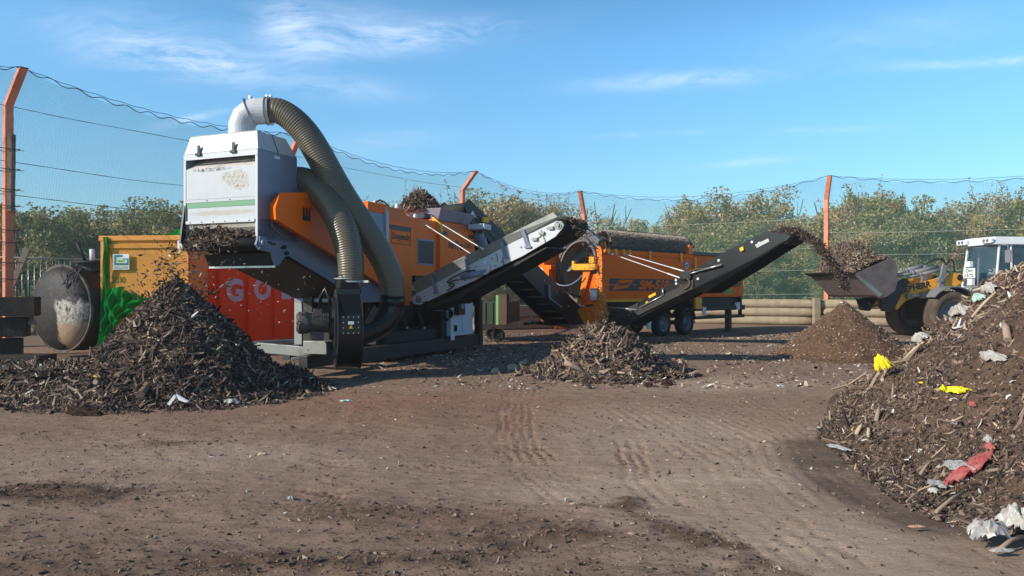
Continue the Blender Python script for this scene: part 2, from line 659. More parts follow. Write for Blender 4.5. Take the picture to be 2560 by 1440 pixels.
def net_mat(name, c, cell, thread, amt=1.0, sag=0.0):
    m = bpy.data.materials.new(name)
    m.use_nodes = True
    t = NT(m.node_tree)
    m.node_tree.nodes.remove(m.node_tree.nodes['Principled BSDF'])
    out = m.node_tree.nodes['Material Output']
    uv = t.new('ShaderNodeUVMap')
    sp = t.new('ShaderNodeSeparateXYZ')
    t.l.new(uv.outputs[0], sp.inputs[0])
    fr = []
    for k in (0, 1):
        f = t.math('FRACT', t.math('DIVIDE', sp.outputs[k], cell))
        fr.append(t.math('LESS_THAN', f, thread / cell))
    fac = t.math('MULTIPLY', t.math('MAXIMUM', fr[0], fr[1]), amt)
    d = t.new('ShaderNodeBsdfDiffuse')
    d.inputs[0].default_value = (*c, 1)
    tl = t.new('ShaderNodeBsdfTranslucent')
    tl.inputs[0].default_value = (*c, 1)
    m2 = t.new('ShaderNodeMixShader')
    m2.inputs[0].default_value = 0.3
    t.l.new(d.outputs[0], m2.inputs[1])
    t.l.new(tl.outputs[0], m2.inputs[2])
    tr = t.new('ShaderNodeBsdfTransparent')
    mx = t.new('ShaderNodeMixShader')
    t.l.new(fac, mx.inputs[0])
    t.l.new(tr.outputs[0], mx.inputs[1])
    t.l.new(m2.outputs[0], mx.inputs[2])
    t.l.new(mx.outputs[0], out.inputs[0])
    return m


M_NET = net_mat('fine green litter net', srgb(96, 140, 128), 0.03, 0.0038)
M_NETG = net_mat('bright green debris net', srgb(16, 146, 62), 0.02, 0.0155)
M_NETO = net_mat('loose debris net over paint', srgb(120, 150, 50), 0.03, 0.0024)


def glass_mat(name, c, rough=0.05, alpha=0.55):
    m = bpy.data.materials.new(name)
    m.use_nodes = True
    bs = m.node_tree.nodes['Principled BSDF']
    t = NT(m.node_tree)
    tc = t.new('ShaderNodeTexCoord')
    nz = t.noise(tc.outputs['Object'], 2.2, 3)
    t.put(bs.inputs['Base Color'], t.mix(nz, c, tuple(v * 0.7 for v in c)))
    bs.inputs['Roughness'].default_value = rough
    bs.inputs['Alpha'].default_value = alpha
    return m


M_GLASS = glass_mat('tinted cab glass', srgb(70, 96, 110))


# ------------------------------------------------------------------ noise on arrays
def vnoise(x, y, seed=0):
    x = np.asarray(x, float)
    y = np.asarray(y, float)
    xi, yi = np.floor(x).astype(np.int64), np.floor(y).astype(np.int64)
    fx, fy = x - xi, y - yi
    fx = fx * fx * (3 - 2 * fx)
    fy = fy * fy * (3 - 2 * fy)

    def h(a, b):
        k = (a * 374761393 + b * 668265263 + seed * 974634777) & 0xFFFFFFFF
        k = ((k ^ (k >> 13)) * 1274126177) & 0xFFFFFFFF
        return ((k ^ (k >> 16)) & 0xFFFF) / 65535.0
    a, b, c, d = h(xi, yi), h(xi + 1, yi), h(xi, yi + 1), h(xi + 1, yi + 1)
    return (a * (1 - fx) + b * fx) * (1 - fy) + (c * (1 - fx) + d * fx) * fy


def fbm(x, y, seed=0, oct=4, gain=0.5):
    t, a, s = 0, 1.0, 0
    for o in range(oct):
        t = t + a * vnoise(np.asarray(x) * 2 ** o, np.asarray(y) * 2 ** o, seed + o * 17)
        s += a
        a *= gain
    return t / s


def chip_arrays(pos, nrm, L, W, T, tilt=0.5, bend=0.25, R=None):
    """n bent, tapered splinters -> (n*12 verts, quads)"""
    R = R or rng
    k = len(pos)
    L, W, T = [np.broadcast_to(a, (k,)) for a in (L, W, T)]
    rv = R.normal(size=(k, 3))
    nrm = nrm + R.normal(size=(k, 3)) * tilt
    nrm /= np.linalg.norm(nrm, axis=1, keepdims=True) + 1e-9
    d = rv - nrm * (rv * nrm).sum(1, keepdims=True)
    d /= np.linalg.norm(d, axis=1, keepdims=True) + 1e-9
    s = np.cross(nrm, d)
    bz = (R.random(k) - 0.5) * 2 * bend * L
    bs = (R.random(k) - 0.5) * 2 * bend * L
    vs = np.zeros((k, 12, 3))
    for i, (a, tp) in enumerate(((-0.5, 0.55), (0.0, 1.0), (0.5, 0.5))):
        tap = tp * (0.75 + 0.5 * R.random(k))
        c = pos + d * (a * L)[:, None]
        if i != 1:
            c = c + nrm * bz[:, None] + s * bs[:, None]
        for j, (u, v) in enumerate(((-1, -1), (1, -1), (1, 1), (-1, 1))):
            vs[:, i * 4 + j] = c + s * (u * W / 2 * tap)[:, None] + nrm * (v * T / 2 * tap)[:, None]
    base = np.array([(0, 3, 2, 1), (8, 9, 10, 11)] + [(i * 4 + j, i * 4 + (j + 1) % 4, (i + 1) * 4 + (j + 1) % 4, (i + 1) * 4 + j)
                                                      for i in (0, 1) for j in range(4)])
    fs = (base[None] + (np.arange(k) * 12)[:, None, None]).reshape(-1, 4)
    return vs.reshape(-1, 3), fs


class Bulk:
    def __init__(s):
        s.v, s.f, s.m, s.n = [], [], [], 0

    def add(s, v, f, m):
        s.v.append(v)
        s.f.append(f + s.n)
        s.m.append(np.broadcast_to(m, (len(f),)) if np.ndim(m) == 0 else m)
        s.n += len(v)

    def chips(s, pos, nrm, L, W, T, probs, **kw):
        v, f = chip_arrays(pos, nrm, L, W, T, **kw)
        mi = rng.choice(len(probs), size=len(pos), p=np.array(probs) / sum(probs))
        s.add(v, f, np.repeat(mi, 10))

    def build(s, name, mats, parent=None, loc=None):
        return np_mesh(name, np.concatenate(s.v), np.concatenate(s.f), mats, np.concatenate(s.m), parent, loc=loc)


def grid_faces(nx, ny):
    i = np.arange((ny - 1) * nx).reshape(ny - 1, nx)[:, :-1].ravel()
    return np.stack([i, i + 1, i + nx + 1, i + nx], 1)



# ================================================================== GROUND
def G(px, py):
    Y = CZ * FP / (py - HY)
    return np.array([(px - CX) / FP * Y, Y])


def ell(x, y, c, rx, ry, ang=0.0):
    ca, sa = math.cos(ang), math.sin(ang)
    a, b = x - c[0], y - c[1]
    p, q = (a * ca + b * sa) / rx, (b * ca - a * sa) / ry
    return np.exp(-(p * p + q * q))


RUT0, RUT1 = G(1545, 1255), G(1915, 1440)


def dark_mask(x, y):
    """churned dark compost lying on the yard"""
    n1 = fbm(x * 1.1 + 3, y * 2.2, 5, 5)
    n2 = fbm(x * 3.1, y * 6.2 + 9, 7, 4)
    m = ell(x, y, G(90, 1238), 0.85, 0.26) * 1.2 + ell(x, y, G(420, 1112), 0.7, 0.22) * 0.5
    for (a, b, rx, ry, s) in ((1330, 1330, .55, .35, .9), (1010, 1285, .7, .3, .6), (700, 1290, .6, .25, .6), (1080, 1400, .9, .22, .8),
                              (300, 1350, .9, .2, .3), (620, 1405, .8, .2, .5), (890, 1340, .6, .2, .6), (1500, 1265, .3, .1, .9), (200, 1180, 1.2, .3, .2)):
        m = m + ell(x, y, G(a, b), rx, ry) * s * .5
    # berm along the rut line
    d = RUT1 - RUT0
    L = np.hypot(*d)
    d = d / L
    t = (x - RUT0[0]) * d[0] + (y - RUT0[1]) * d[1]
    s = (x - RUT0[0]) * d[1] - (y - RUT0[1]) * d[0]
    wob = (fbm(t * 3, t * 0 + 2, 31, 3) - .5) * .22
    m = m + np.exp(-((s + .05 + wob * 1.3) / 0.15) ** 2) * ((t > -.1) & (t < L + .5)) * .62
    base = np.clip((5.9 - y) / 2.0, 0, 1) * (s > -0.0) * .34
    m = m + base
    return np.clip((m * (0.35 + 1.3 * n2) + (n1 - .5) * .7 * (m > .05)) * 1.0, 0, 1.2)


TRACKS = [  # wheel paths across the yard: points of the photograph's ground, width, grooves, strength, lug pitch
    ([(1305, 965), (1285, 1060), (1300, 1120), (1345, 1185), (1430, 1250)], .5, 5, .8, 40),
    ([(1560, 1080), (1575, 1140), (1602, 1190), (1670, 1260), (1790, 1340)], .36, 3, .8, 34),
    ([(1010, 985), (930, 1060), (850, 1140), (800, 1210), (800, 1300)], .46, 6, .55, 42),
    ([(1640, 985), (1800, 1040), (1930, 1105), (1990, 1180), (2090, 1270), (2320, 1400)], .8, 6, .5, 30),
    ([(1540, 1010), (1690, 1085), (1800, 1170), (1870, 1270), (2050, 1420)], .7, 5, .45, 30),
    ([(150, 1090), (480, 1120), (800, 1105), (1120, 1050), (1420, 1000)], .5, 5, .4, 36),
    ([(1750, 930), (1850, 1000), (1960, 1060), (2030, 1140)], .55, 5, .45, 30),
]


def tracks(x, y):
    """lug prints of a tyre: (depth mask)"""
    out = np.zeros_like(x)
    for (a, b, ln, wd, ang, k, cur) in ((790, 1235, 0.5, .40, .06, 6, 0.15), (800, 1160, .5, .42, .08, 6, .1), (1290, 1065, 1.0, .46, .0, 5, -.12),
                                  (1320, 1130, .6, .5, -.25, 5, -.3), (1585, 1150, .7, .3, .02, 3, -.25), (1090, 1165, .25, .3, -.1, 4, 0), (900, 1080, .7, .5, .5, 5, .2)):
        c = G(a, b)
        dx, dy = x - c[0], y - c[1]
        ca, sa = math.cos(ang), math.sin(ang)
        u = dx * ca - dy * sa - cur * (dy / max(ln, .1)) ** 2 * .3
        v = dx * sa + dy * ca
        f = np.clip(1 - np.abs(v) / ln, 0, 1) ** .5 * (np.abs(u) < wd / 2)
        ph = u / wd * k
        g = np.exp(-((ph - np.round(ph)) / .16) ** 2)
        lug = 0.5 + 0.5 * (np.sin(v * 46 + np.round(ph) * 1.7) > -0.2)
        out = np.maximum(out, f * g * lug)
    for (pix, wd, k, amt, lugf) in TRACKS:
        w_ = [G(*q) for q in pix]
        acc = 0.0
        for i in range(len(w_) - 1):
            a, b = w_[i], w_[i + 1]
            d = b - a
            L = float(np.hypot(*d))
            d = d / L
            t_ = (x - a[0]) * d[0] + (y - a[1]) * d[1]
            u = (x - a[0]) * d[1] - (y - a[1]) * d[0] + .03 * np.sin((t_ + acc) * 2.1)
            on = (t_ > -.02) & (t_ < L + .02) & (np.abs(u) < wd / 2)
            ph = u / wd * k
            g = np.exp(-((ph - np.round(ph)) / .15) ** 2)
            lug = .55 + .45 * (np.sin((t_ + acc) * lugf + np.round(ph) * 1.9) > -.1)
            br = np.clip(fbm(x * 1.3 + i, y * 1.3, 91, 3) * 2.6 - .75, 0, 1)
            out = np.maximum(out, on * g * lug * amt * br)
            acc += L
    return out


def ground_z(x, y):
    near = np.clip((24 - y) / 8, 0, 1) * np.clip((16 - np.abs(x)) / 4, 0, 1)
    z = (fbm(x * .35, y * .35, 1, 3) - .5) * .07
    z = z + (fbm(x * 1.7, y * 1.7, 2, 4) - .5) * .035
    z = z + (fbm(x * 6, y * 9, 3, 4) - .5) * .018 + (fbm(x * 13, y * 24, 8, 3) - .5) * .009
    dm = dark_mask(x, y)
    z = z + dm * (.012 + .055 * (fbm(x * 9, y * 9, 4, 4) - .35))
    z = z - tracks(x, y) * .030
    return z * near * np.clip((y - 1.5), 0, 1)


xs = np.concatenate([np.array([-300, -200, -110, -70, -50, -38, -30, -24, -20]), np.arange(-17, -6.5, .22), np.arange(-6.5, 5.2, .032),
                     np.arange(5.2, 17, .22), np.array([18, 20, 24, 30, 38, 50, 70, 110, 200, 300])])
ys = np.concatenate([np.array([-60, -20, -6, 0, 2.0]), np.arange(3.0, 8, .028), np.arange(8, 13, .05), np.arange(13, 30, .2),
                     np.array([31, 33, 36, 40, 46, 55, 70, 100, 160, 300])])
X, Y = np.meshgrid(xs, ys)
Zg = ground_z(X, Y)
yard = np_mesh('ground', np.stack([X, Y, Zg], -1).reshape(-1, 3), grid_faces(len(xs), len(ys)), [], smooth=True)
tag(yard, kind='structure')
att = yard.data.attributes.new('soil', 'FLOAT_COLOR', 'POINT')
dk = np.clip(dark_mask(X, Y) + tracks(X, Y) * .85, 0, 1)
red = np.clip(ell(X, Y, G(950, 1010), 3.2, 1.6) * .9 + ell(X, Y, G(1290, 1060), .35, 1.3) * .8 + ell(X, Y, G(1200, 1290), .4, .15) * .7, 0, 1) * (.4 + 1.0 * fbm(X * .9, Y * 1.6, 41, 4))
lite = np.clip(ell(X, Y, G(1800, 1120), 1.5, 2.6, .3) * .9 + ell(X, Y, G(1950, 1330), 1.0, 1.6) * 1.0 + ell(X, Y, G(500, 1160), 2.2, 1.0) * .55 + ell(X, Y, G(1480, 1220), .8, .4) * .8
               + ell(X, Y, G(1850, 960), 2.2, 1.0) * .8, 0, 1) * (.35 + 1.1 * fbm(X * .8 + 5, Y * 1.7, 43, 4))
# damp curved band beside the heap
damp = np.zeros_like(X)
for i in range(24):
    q = i / 23
    a, b = 2035 + 60 * q * 1 + 330 * q ** 2, 1110 + 210 * q
    damp = np.maximum(damp, np.clip(ell(X, Y, G(a, b), .30 + .12 * q, .26) * 1.7, 0, 1))
damp = damp * (.55 + .7 * fbm(X * 2, Y * 3, 47, 3))
cols = np.stack([dk, np.clip(red, 0, 1), np.clip(lite, 0, 1), np.clip(damp, 0, 1)], -1).reshape(-1, 4)
att.data.foreach_set('color', cols.astype(np.float32).ravel())

gm = bpy.data.materials.new('yard soil')
gm.use_nodes = True
t = NT(gm.node_tree)
bs = gm.node_tree.nodes['Principled BSDF']
tc = t.new('ShaderNodeTexCoord')
vec = tc.outputs['Object']
at = t.new('ShaderNodeAttribute', attribute_name='soil')
sp = t.new('ShaderNodeSeparateColor')
t.l.new(at.outputs['Color'], sp.inputs[0])
big = t.noise(t.mapping(vec, (.5, .9, 1)), 1.2, 6, .6)
mid = t.noise(t.mapping(vec, (1, 1.8, 1)), 4.5, 8, .68)
fin = t.noise(vec, 55, 6, .7)
c = t.mix(t.ramp(big, .3, .7), srgb(138, 114, 99), srgb(160, 136, 119))
c = t.mix(t.math('MULTIPLY', t.ramp(mid, .47, .7), .75), c, srgb(112, 93, 81))
c = t.mix(t.math('MULTIPLY', sp.outputs[1], .55), c, srgb(146, 100, 78))
c = t.mix(t.math('MULTIPLY', sp.outputs[2], .9), c, srgb(186, 165, 147))
c = t.mix(t.math('MULTIPLY', at.outputs['Alpha'], .85), c, srgb(92, 78, 70))
c = t.mix(t.ramp(t.math('ADD', sp.outputs[0], t.math('MULTIPLY', t.math('SUBTRACT', mid, .5), .8)), .25, .75), c, srgb(104, 84, 71))
c = t.mix(t.math('MULTIPLY', t.ramp(fin, .35, .75), .3), c, srgb(100, 82, 70))
spk = t.new('ShaderNodeTexVoronoi')
spk.inputs['Scale'].default_value = 60
t.l.new(vec, spk.inputs['Vector'])
sm = t.math('MULTIPLY', t.math('LESS_THAN', spk.outputs['Distance'], .13), t.math('GREATER_THAN', t.noise(vec, 9, 4), .56))
c = t.mix(t.math('MULTIPLY', sm, .55), c, srgb(186, 170, 152))
t.put(bs.inputs['Base Color'], c)
bs.inputs['Roughness'].default_value = .95
bs.inputs['Specular IOR Level'].default_value = .12
b1 = t.new('ShaderNodeBump')
b1.inputs['Strength'].default_value = .8
b1.inputs['Distance'].default_value = .05
t.l.new(mid, b1.inputs['Height'])
b2 = t.new('ShaderNodeBump')
b2.inputs['Strength'].default_value = .95
b2.inputs['Distance'].default_value = .012
t.l.new(t.noise(vec, 38, 8, .75), b2.inputs['Height'])
t.l.new(b1.outputs[0], b2.inputs['Normal'])
t.l.new(b2.outputs[0], bs.inputs['Normal'])
yard.data.materials.append(gm)


def gz(x, y):
    return ground_z(np.atleast_1d(np.asarray(x, float)), np.atleast_1d(np.asarray(y, float)))


# loose crumbs, splinters and pebbles on the yard
bk = Bulk()
k = 80000
x = rng.uniform(-5.5, 3.6, k)
y = 3.6 + rng.random(k) ** 1.3 * 7
keep = rng.random(k) < np.clip(dark_mask(x, y) * .8, 0.035, 1)
x, y = x[keep], y[keep]
s = np.clip(rng.lognormal(-5.15, .5, len(x)), .003, .02)
up = np.tile([0, 0, 1.0], (len(x), 1))
bk.chips(np.stack([x, y, gz(x, y) + s * .2], 1), up, s * 3.0, s, s * .7, [1.4, 5, 5, .8, .12, 0, 0], tilt=.6)
k = 9000
x = rng.uniform(-6.5, 4.5, k)
y = 3.6 + rng.random(k) ** .8 * 9.5
s = np.clip(rng.lognormal(-5.3, .55, k), .0025, .02)
bk.chips(np.stack([x, y, gz(x, y) + s * .2], 1), np.tile([0, 0, 1.0], (k, 1)), s * 3.2, s, s * .6, [3, 5, 4, 2, 1.0, .4, 0], tilt=.4)
# chaff and pale shreds strewn between the machines
k = 24000
x = rng.uniform(-3, 13, k)
y = rng.uniform(12.5, 29, k)
keep = rng.random(k) < np.clip(fbm(x * .35, y * .5, 61, 4) * 1.7 - .45, .08, 1)
x, y = x[keep], y[keep]
s = np.clip(rng.lognormal(-3.85, .5, len(x)), .010, .07)
bk.chips(np.stack([x, y, gz(x, y) + s * .15], 1), np.tile([0, 0, 1.0], (len(x), 1)), s * 2.6, s, s * .35, [3, 4, 4, 4, 3, 1.6, .03], tilt=.4)
tag(bk.build('wood_debris', CH), 'loose crumbs, splinters and pale shreds scattered over the dirt yard', 'debris', kind='stuff')

# ================================================================== DISTANT RISE
mb = MB()
hx = np.linspace(-160, 260, 40)
a = [(q, 150, -1) for q in hx]
vs, fs = [], []
for i, q in enumerate(hx):
    h = 7.5 + 3.5 * float(fbm(np.array([q * .02]), np.array([1.0]), 81, 3)[0])
    vs += [(q, 100, 0), (q, 118, h), (q, 230, h * 1.02)]
for i in range(len(hx) - 1):
    for j in (0, 1):
        fs.append((i * 3 + j, i * 3 + 3 + j, i * 3 + 4 + j, i * 3 + 1 + j))
mb.add(vs, fs, 0, True)
M_HILL = pm('far wooded rise', srgb(88, 104, 70), .95, var=.3, scale=.35, bump=.6, bscale=2, spec=.1)
tag(mb.build('hill', M_HILL), kind='structure')

# ================================================================== NET FENCE
LINE1 = Vector((4.65, 7.5, 0)).normalized()
POSTS = [  # base x, base y, lean vector of the bent tip, bend height, top height
    (P(20, 740, 18.8), Vector((.44, -.12, 0)), 6.17, 7.06),
    (P(724, 500, 25.6), Vector((.42, -.2, 0)), 6.05, 6.84),
    (P(1156, 500, 33.7), Vector((.60, -.3, 0)), 6.05, 6.84),
    (P(1460, 540, 40.5), Vector((-.26, -.5, 0)), 5.7, 6.84),
    (P(2066, 500, 35.2), Vector((-.06, -.5, 0)), 5.8, 6.84),
]
plabels = ['salmon orange post with grey board strapped to it, leaning in behind the timber stack',
           'salmon orange post whose bent tip shows behind the white hood of the air separator',
           'salmon orange post with bent tip rising behind the black feed conveyor',
           'salmon orange post rising behind the head of the white side conveyor',
           'salmon orange post standing at the log wall left of the wheel loader']
TIPS = []
for i, (b, ln, zb, zt) in enumerate(POSTS):
    p0, p1 = Vector((b.x, b.y, 0)), Vector((b.x, b.y, zb))
    p2 = Vector((b.x, b.y, zt)) + ln
    TIPS.append(p2)
    o = empty('net_post', p0, plabels[i], 'post', 'net posts')
    w_ = .19
    mb = MB()
    q = Vector((.6, .8, 0)) * w_ / 2
    r_ = Vector((.8, -.6, 0)) * w_ / 2
    sq = [q + r_, q - r_, -q - r_, -q + r_]
    vs = [p0 + s_ for s_ in sq] + [p1 + s_ for s_ in sq] + [p2 + s_ for s_ in sq]
    fs = [(j, (j + 1) % 4, (j + 1) % 4 + 4, j + 4) for j in range(4)] + [(j + 4, (j + 1) % 4 + 4, (j + 1) % 4 + 8, j + 8) for j in range(4)] + [(8, 9, 10, 11), (3, 2, 1, 0)]
    mb.add(vs, fs)
    mb.build('shaft', M_POST, o, .012)
    mb = MB()
    mb.prism([p2 + s_ * 1.06 + Vector((0, 0, .002)) for s_ in sq], (0, 0, .02))
    mb.build('cap', M_BARK, o)
    if i == 0:
        mb = MB()
        c = Vector((b.x, b.y, 0)) + Vector((.8, -.6, 0)) * .17
        mb.bar(c + Vector((0, 0, 3.55)), c + Vector((.02, 0, 5.45)), .11, .16, (0, 1, 0))
        mb.build('board', M_BOARD, o)
        mb = MB()
        for z in (3.7, 4.1, 4.6, 5.1, 3.1, 2.8, 2.3, 1.9):
            pts = []
            for j in range(17):
                a = 2 * math.pi * j / 16
                pts.append(Vector((b.x, b.y, z + .02 * math.sin(a * 2))) + Vector((math.cos(a) * .25, math.sin(a) * .25, 0)))
            mb.tube(pts, .011, 5)
            mb.bar(pts[3], pts[3] + Vector((.22, -.1, -.03)), .012, .012)
        mb.build_each('wire_tie', M_WIRE, o)


def wavy(a, b, k, sag, amp, seed, lead=0.0):
    R = random.Random(seed)
    ph = R.random() * 6
    out = []
    for i in range(k + 1):
        q = i / k
        p = a.lerp(b, q)
        p = p + Vector((0, 0, -4 * sag * q * (1 - q) + amp * math.sin(q * k * 0.9 + ph) * (0 if i in (0, k) else 1)))
        out.append(p)
    return out


def net_panel(i, A, B, baseA, baseB, sag, zb, label, wires, wm, seed, amp=.06):
    ln = (B - A).length
    k = 46
    top = wavy(A, B, k, sag, amp, seed)
    rows = 14
    vs, uv, fs = [], [], []
    mid = [baseA.lerp(baseB, q / k) for q in range(k + 1)]
    for r in range(rows + 1):
        q = r / rows
        for c in range(k + 1):
            tp = top[c]
            bt = mid[c] + Vector((0, 0, zb))
            if q < .14:
                kn = mid[c] + Vector((0, 0, tp.z - .95))
                p = tp.lerp(kn, q / .14)
            else:
                kn = mid[c] + Vector((0, 0, tp.z - .95))
                p = kn.lerp(bt, (q - .14) / .86)
            n_ = .05 * math.sin(c * .9 + r * .7 + seed) * math.sin(q * 3.1)
            p = p + Vector((n_, n_, 0))
            vs.append(p)
            uv.append((ln * c / k, p.z))
    for r in range(rows):
        for c in range(k):
            a = r * (k + 1) + c
            fs.append((a, a + 1, a + k + 2, a + k + 1))
    mb = MB()
    mb.add(vs, fs, 0, True)
    org = baseA.copy()
    o = empty('safety_net', org, label, 'net', 'litter nets between the posts')
    me = mb.build('mesh_sheet', M_NET, o)
    ul = me.data.uv_layers.new(name='UVMap')
    for lp in me.data.loops:
        ul.data[lp.index].uv = uv[lp.vertex_index]
    mb = MB()
    mb.tube(wavy(A, B, k * 2, sag, amp * .8, seed), .011, 5)
    tp2 = wavy(A + Vector((0, 0, .02)), B + Vector((0, 0, .02)), k * 2, sag * .82, amp * .2, seed + 5)
    mb.tube(tp2, .008, 5)
    mb.build('top_rope', M_ROPE, o)
    for (z, sg) in wires:
        mb = MB()
        off = Vector((0, -.08, 0))
        mb.tube(wavy(baseA + Vector((0, 0, z)) + off, baseB + Vector((0, 0, z)) + off, 16, sg, .008, seed + int(z * 10)), .008, 5)
        mb.build('line_wire', wm, o)
    return o


bases = [Vector((b.x, b.y, 0)) for (b, *_r) in POSTS]
pre_t, pre_b = TIPS[0] - LINE1 * 8.5, bases[0] - LINE1 * 8.5
nxt_b = P(2860, 500, 30.5)
nxt_b = Vector((nxt_b.x, nxt_b.y, 0))
nxt_t = nxt_b + Vector((-.1, -.5, 6.7))
W1 = [(6.17, .1), (4.8, .1), (3.98, .1)]
net_panel(0, pre_t, TIPS[0], pre_b, bases[0], .45, .2, 'litter net left of the post with the strapped board, cut by the picture edge', W1, M_WIRE, 3)
net_panel(1, TIPS[0], TIPS[1], bases[0], bases[1], .45, .2, 'fine litter net sloping up behind the tank and the white hood', W1, M_WIRE, 4)
net_panel(2, TIPS[1], TIPS[2], bases[1], bases[2], .6, .2, 'litter net behind the hoses and orange body of the air separator', W1, M_WIREP, 5, .05)
net_panel(3, TIPS[2], TIPS[3], bases[2], bases[3], .55, .2, 'litter net behind the black feed conveyor and white side conveyor', W1, M_WIREP, 6, .05)
net_panel(4, TIPS[3], TIPS[4], bases[3], bases[4], .75, .2, 'green litter net hung behind the trommel brush', [(5.0, .1), (3.6, .1), (2.6, .1), (1.45, .05)], M_WIREP, 7, .05)
net_panel(5, TIPS[4], nxt_t, bases[4], nxt_b, .5, .2, 'green litter net behind the wheel loader', [(4.3, .1), (3.3, .1), (2.6, .1), (1.45, .05)], M_WIREP, 8, .05)


# ================================================================== TREES AND BUSHES
def crown_mesh(name, R, w, h, leaves, size, mats, probs, flat=.55, bare=0.0):
    """leaf faces gathered in many ragged clumps through the crown's volume; twigs run out of the top"""
    k = 70
    th = R.uniform(0, 2 * math.pi, k)
    rr = np.sqrt(R.random(k))
    zz = R.random(k) ** .8
    env = np.where(zz < .55, .75 + .45 * zz, 1.0 - (zz - .55) ** 1.5 * 1.55)
    cx, cy = np.cos(th) * rr * w / 2 * env, np.sin(th) * rr * w / 2 * env * .8
    cz = h * (.08 + .86 * zz) + R.normal(size=k) * .18
    cr = R.uniform(.35, .85, k) * w / 6
    ci = R.integers(0, k, leaves)
    d = R.normal(size=(leaves, 3))
    d /= np.linalg.norm(d, axis=1, keepdims=True)
    d *= (R.random(leaves) ** .45)[:, None]
    p = np.stack([cx[ci], cy[ci], cz[ci]], 1) + d * cr[ci][:, None] * np.array([1.1, 1.1, .85])
    # low skirt
    p[:, 2] = np.maximum(p[:, 2], .05 + R.random(leaves) * .3)
    # shoots
    ns = int(26 * (1 + bare))
    sv, sf, nb = [], [], 0
    tips = []
    for i in range(ns):
        a = R.integers(0, k)
        b0 = np.array([cx[a], cy[a], cz[a]])
        dr = np.array([R.normal() * .35, R.normal() * .35, 1.0])
        L = R.uniform(.4, .95) * (1.0 if cz[a] > h * .55 else .6) * (1 + bare * .5)
        tp = b0 + dr / np.linalg.norm(dr) * L
        tips.append((b0, tp))
        s_ = np.array([.012, 0, 0])
        u_ = np.array([0, .012, 0])
        sv += [b0 - s_, b0 + s_, tp + s_ * .3, tp - s_ * .3, b0 - u_, b0 + u_, tp + u_ * .3, tp - u_ * .3]
        sf += [(nb, nb + 1, nb + 2, nb + 3), (nb + 4, nb + 5, nb + 6, nb + 7)]
        nb += 8
    ti = R.integers(0, ns, int(leaves * .12))
    q = R.random(len(ti))
    A = np.array([a for a, b in tips])[ti]
    B = np.array([b for a, b in tips])[ti]
    pp = A + (B - A) * q[:, None] + R.normal(size=(len(ti), 3)) * .07
    p = np.concatenate([p, pp])
    n_ = len(p)
    nr = R.normal(size=(n_, 3)) + np.array([0, 0, .5])
    nr /= np.linalg.norm(nr, axis=1, keepdims=True)
    rv = R.normal(size=(n_, 3))
    u = np.cross(nr, rv)
    u /= np.linalg.norm(u, axis=1, keepdims=True) + 1e-9
    v = np.cross(nr, u)
    sz = size * R.uniform(.5, 1.3, n_)
    u, v = u * sz[:, None], v * (sz * .55)[:, None]
    vs = np.stack([p - u, p - v, p + u, p + v], 1).reshape(-1, 3)
    fs = np.arange(n_ * 4).reshape(-1, 4)
    mi = R.choice(len(probs), size=n_, p=np.array(probs) / sum(probs))
    # clumps lean towards one tint
    cl = R.choice(len(probs), size=k, p=np.array(probs) / sum(probs))
    mm = R.random(leaves) < .55
    mi[:leaves][mm] = cl[ci][mm]
    sv = np.array(sv)
    vs2 = np.concatenate([vs, sv])
    fs2 = np.concatenate([fs, np.array(sf) + len(vs)])
    mi2 = np.concatenate([mi, np.full(len(sf), len(probs))])
    return np_mesh(name, vs2, fs2, list(mats) + [M_TWIG], mi2)


def make_bush(seed, w, h, leaves, size, mats, probs, name='hedge_tree', bare=0.0, stems=7):
    R = np.random.default_rng(seed)
    r = bpy.data.objects.new(name, None)
    COL.objects.link(r)
    c = crown_mesh('crown', R, w, h, leaves, size, mats, probs, bare=bare)
    c.parent = r
    mb = MB()
    for i in range(stems):
        a = R.uniform(0, 6.28)
        b0 = Vector((math.cos(a) * w * .06, math.sin(a) * w * .06, -.1))
        b1 = Vector((math.cos(a) * w * .18 + R.normal() * .2, math.sin(a) * w * .18, h * .42))
        b2 = Vector((math.cos(a) * w * .32 + R.normal() * .3, math.sin(a) * w * .3, h * R.uniform(.75, 1.0)))
        mb.tube([b0, b0.lerp(b1, .5) + Vector((R.normal() * .08, R.normal() * .08, 0)), b1, b2], [.085, .065, .05, .015], 6)
        for j in range(3):
            s0 = b1.lerp(b2, R.uniform(0, .8))
            mb.tube([s0, s0 + Vector((R.normal() * .5, R.normal() * .5, R.uniform(.5, 1.2)))], [.025, .008], 5)
    t_ = mb.build('trunk', M_BARK, r)
    return r


PROTO = [
    make_bush(1, 5.2, 6.0, 14000, .08, [LEAF[0], LEAF[1], LEAF[2], LEAF[3]], [5, 3, 2, .6]),
    make_bush(2, 6.0, 6.0, 14000, .08, [LEAF[0], LEAF[4], LEAF[3], LEAF[2]], [4, 3, 2, 1.4], bare=.5),
    make_bush(3, 5.5, 6.0, 13000, .078, [LEAF[3], LEAF[0], LEAF[4], LEAF[2]], [3, 3, 2, 1], bare=1.2),
    make_bush(4, 5.2, 6.0, 15000, .08, [LEAF[1], LEAF[0], LEAF[2], LEAF[4]], [4, 4, 1.6, .5]),
    make_bush(5, 6.2, 6.0, 9000, .07, [LEAF[4], LEAF[3], LEAF[0], LEAF[2]], [3, 3, 2, 1], bare=1.2, stems=14),
]
used = [False] * 5
KIND = ['olive green bushy tree', 'mixed olive and grey green bushy tree', 'rust tinged thinning bush', 'dark green dense bushy tree', 'sparse half bare bush with grey twigs']


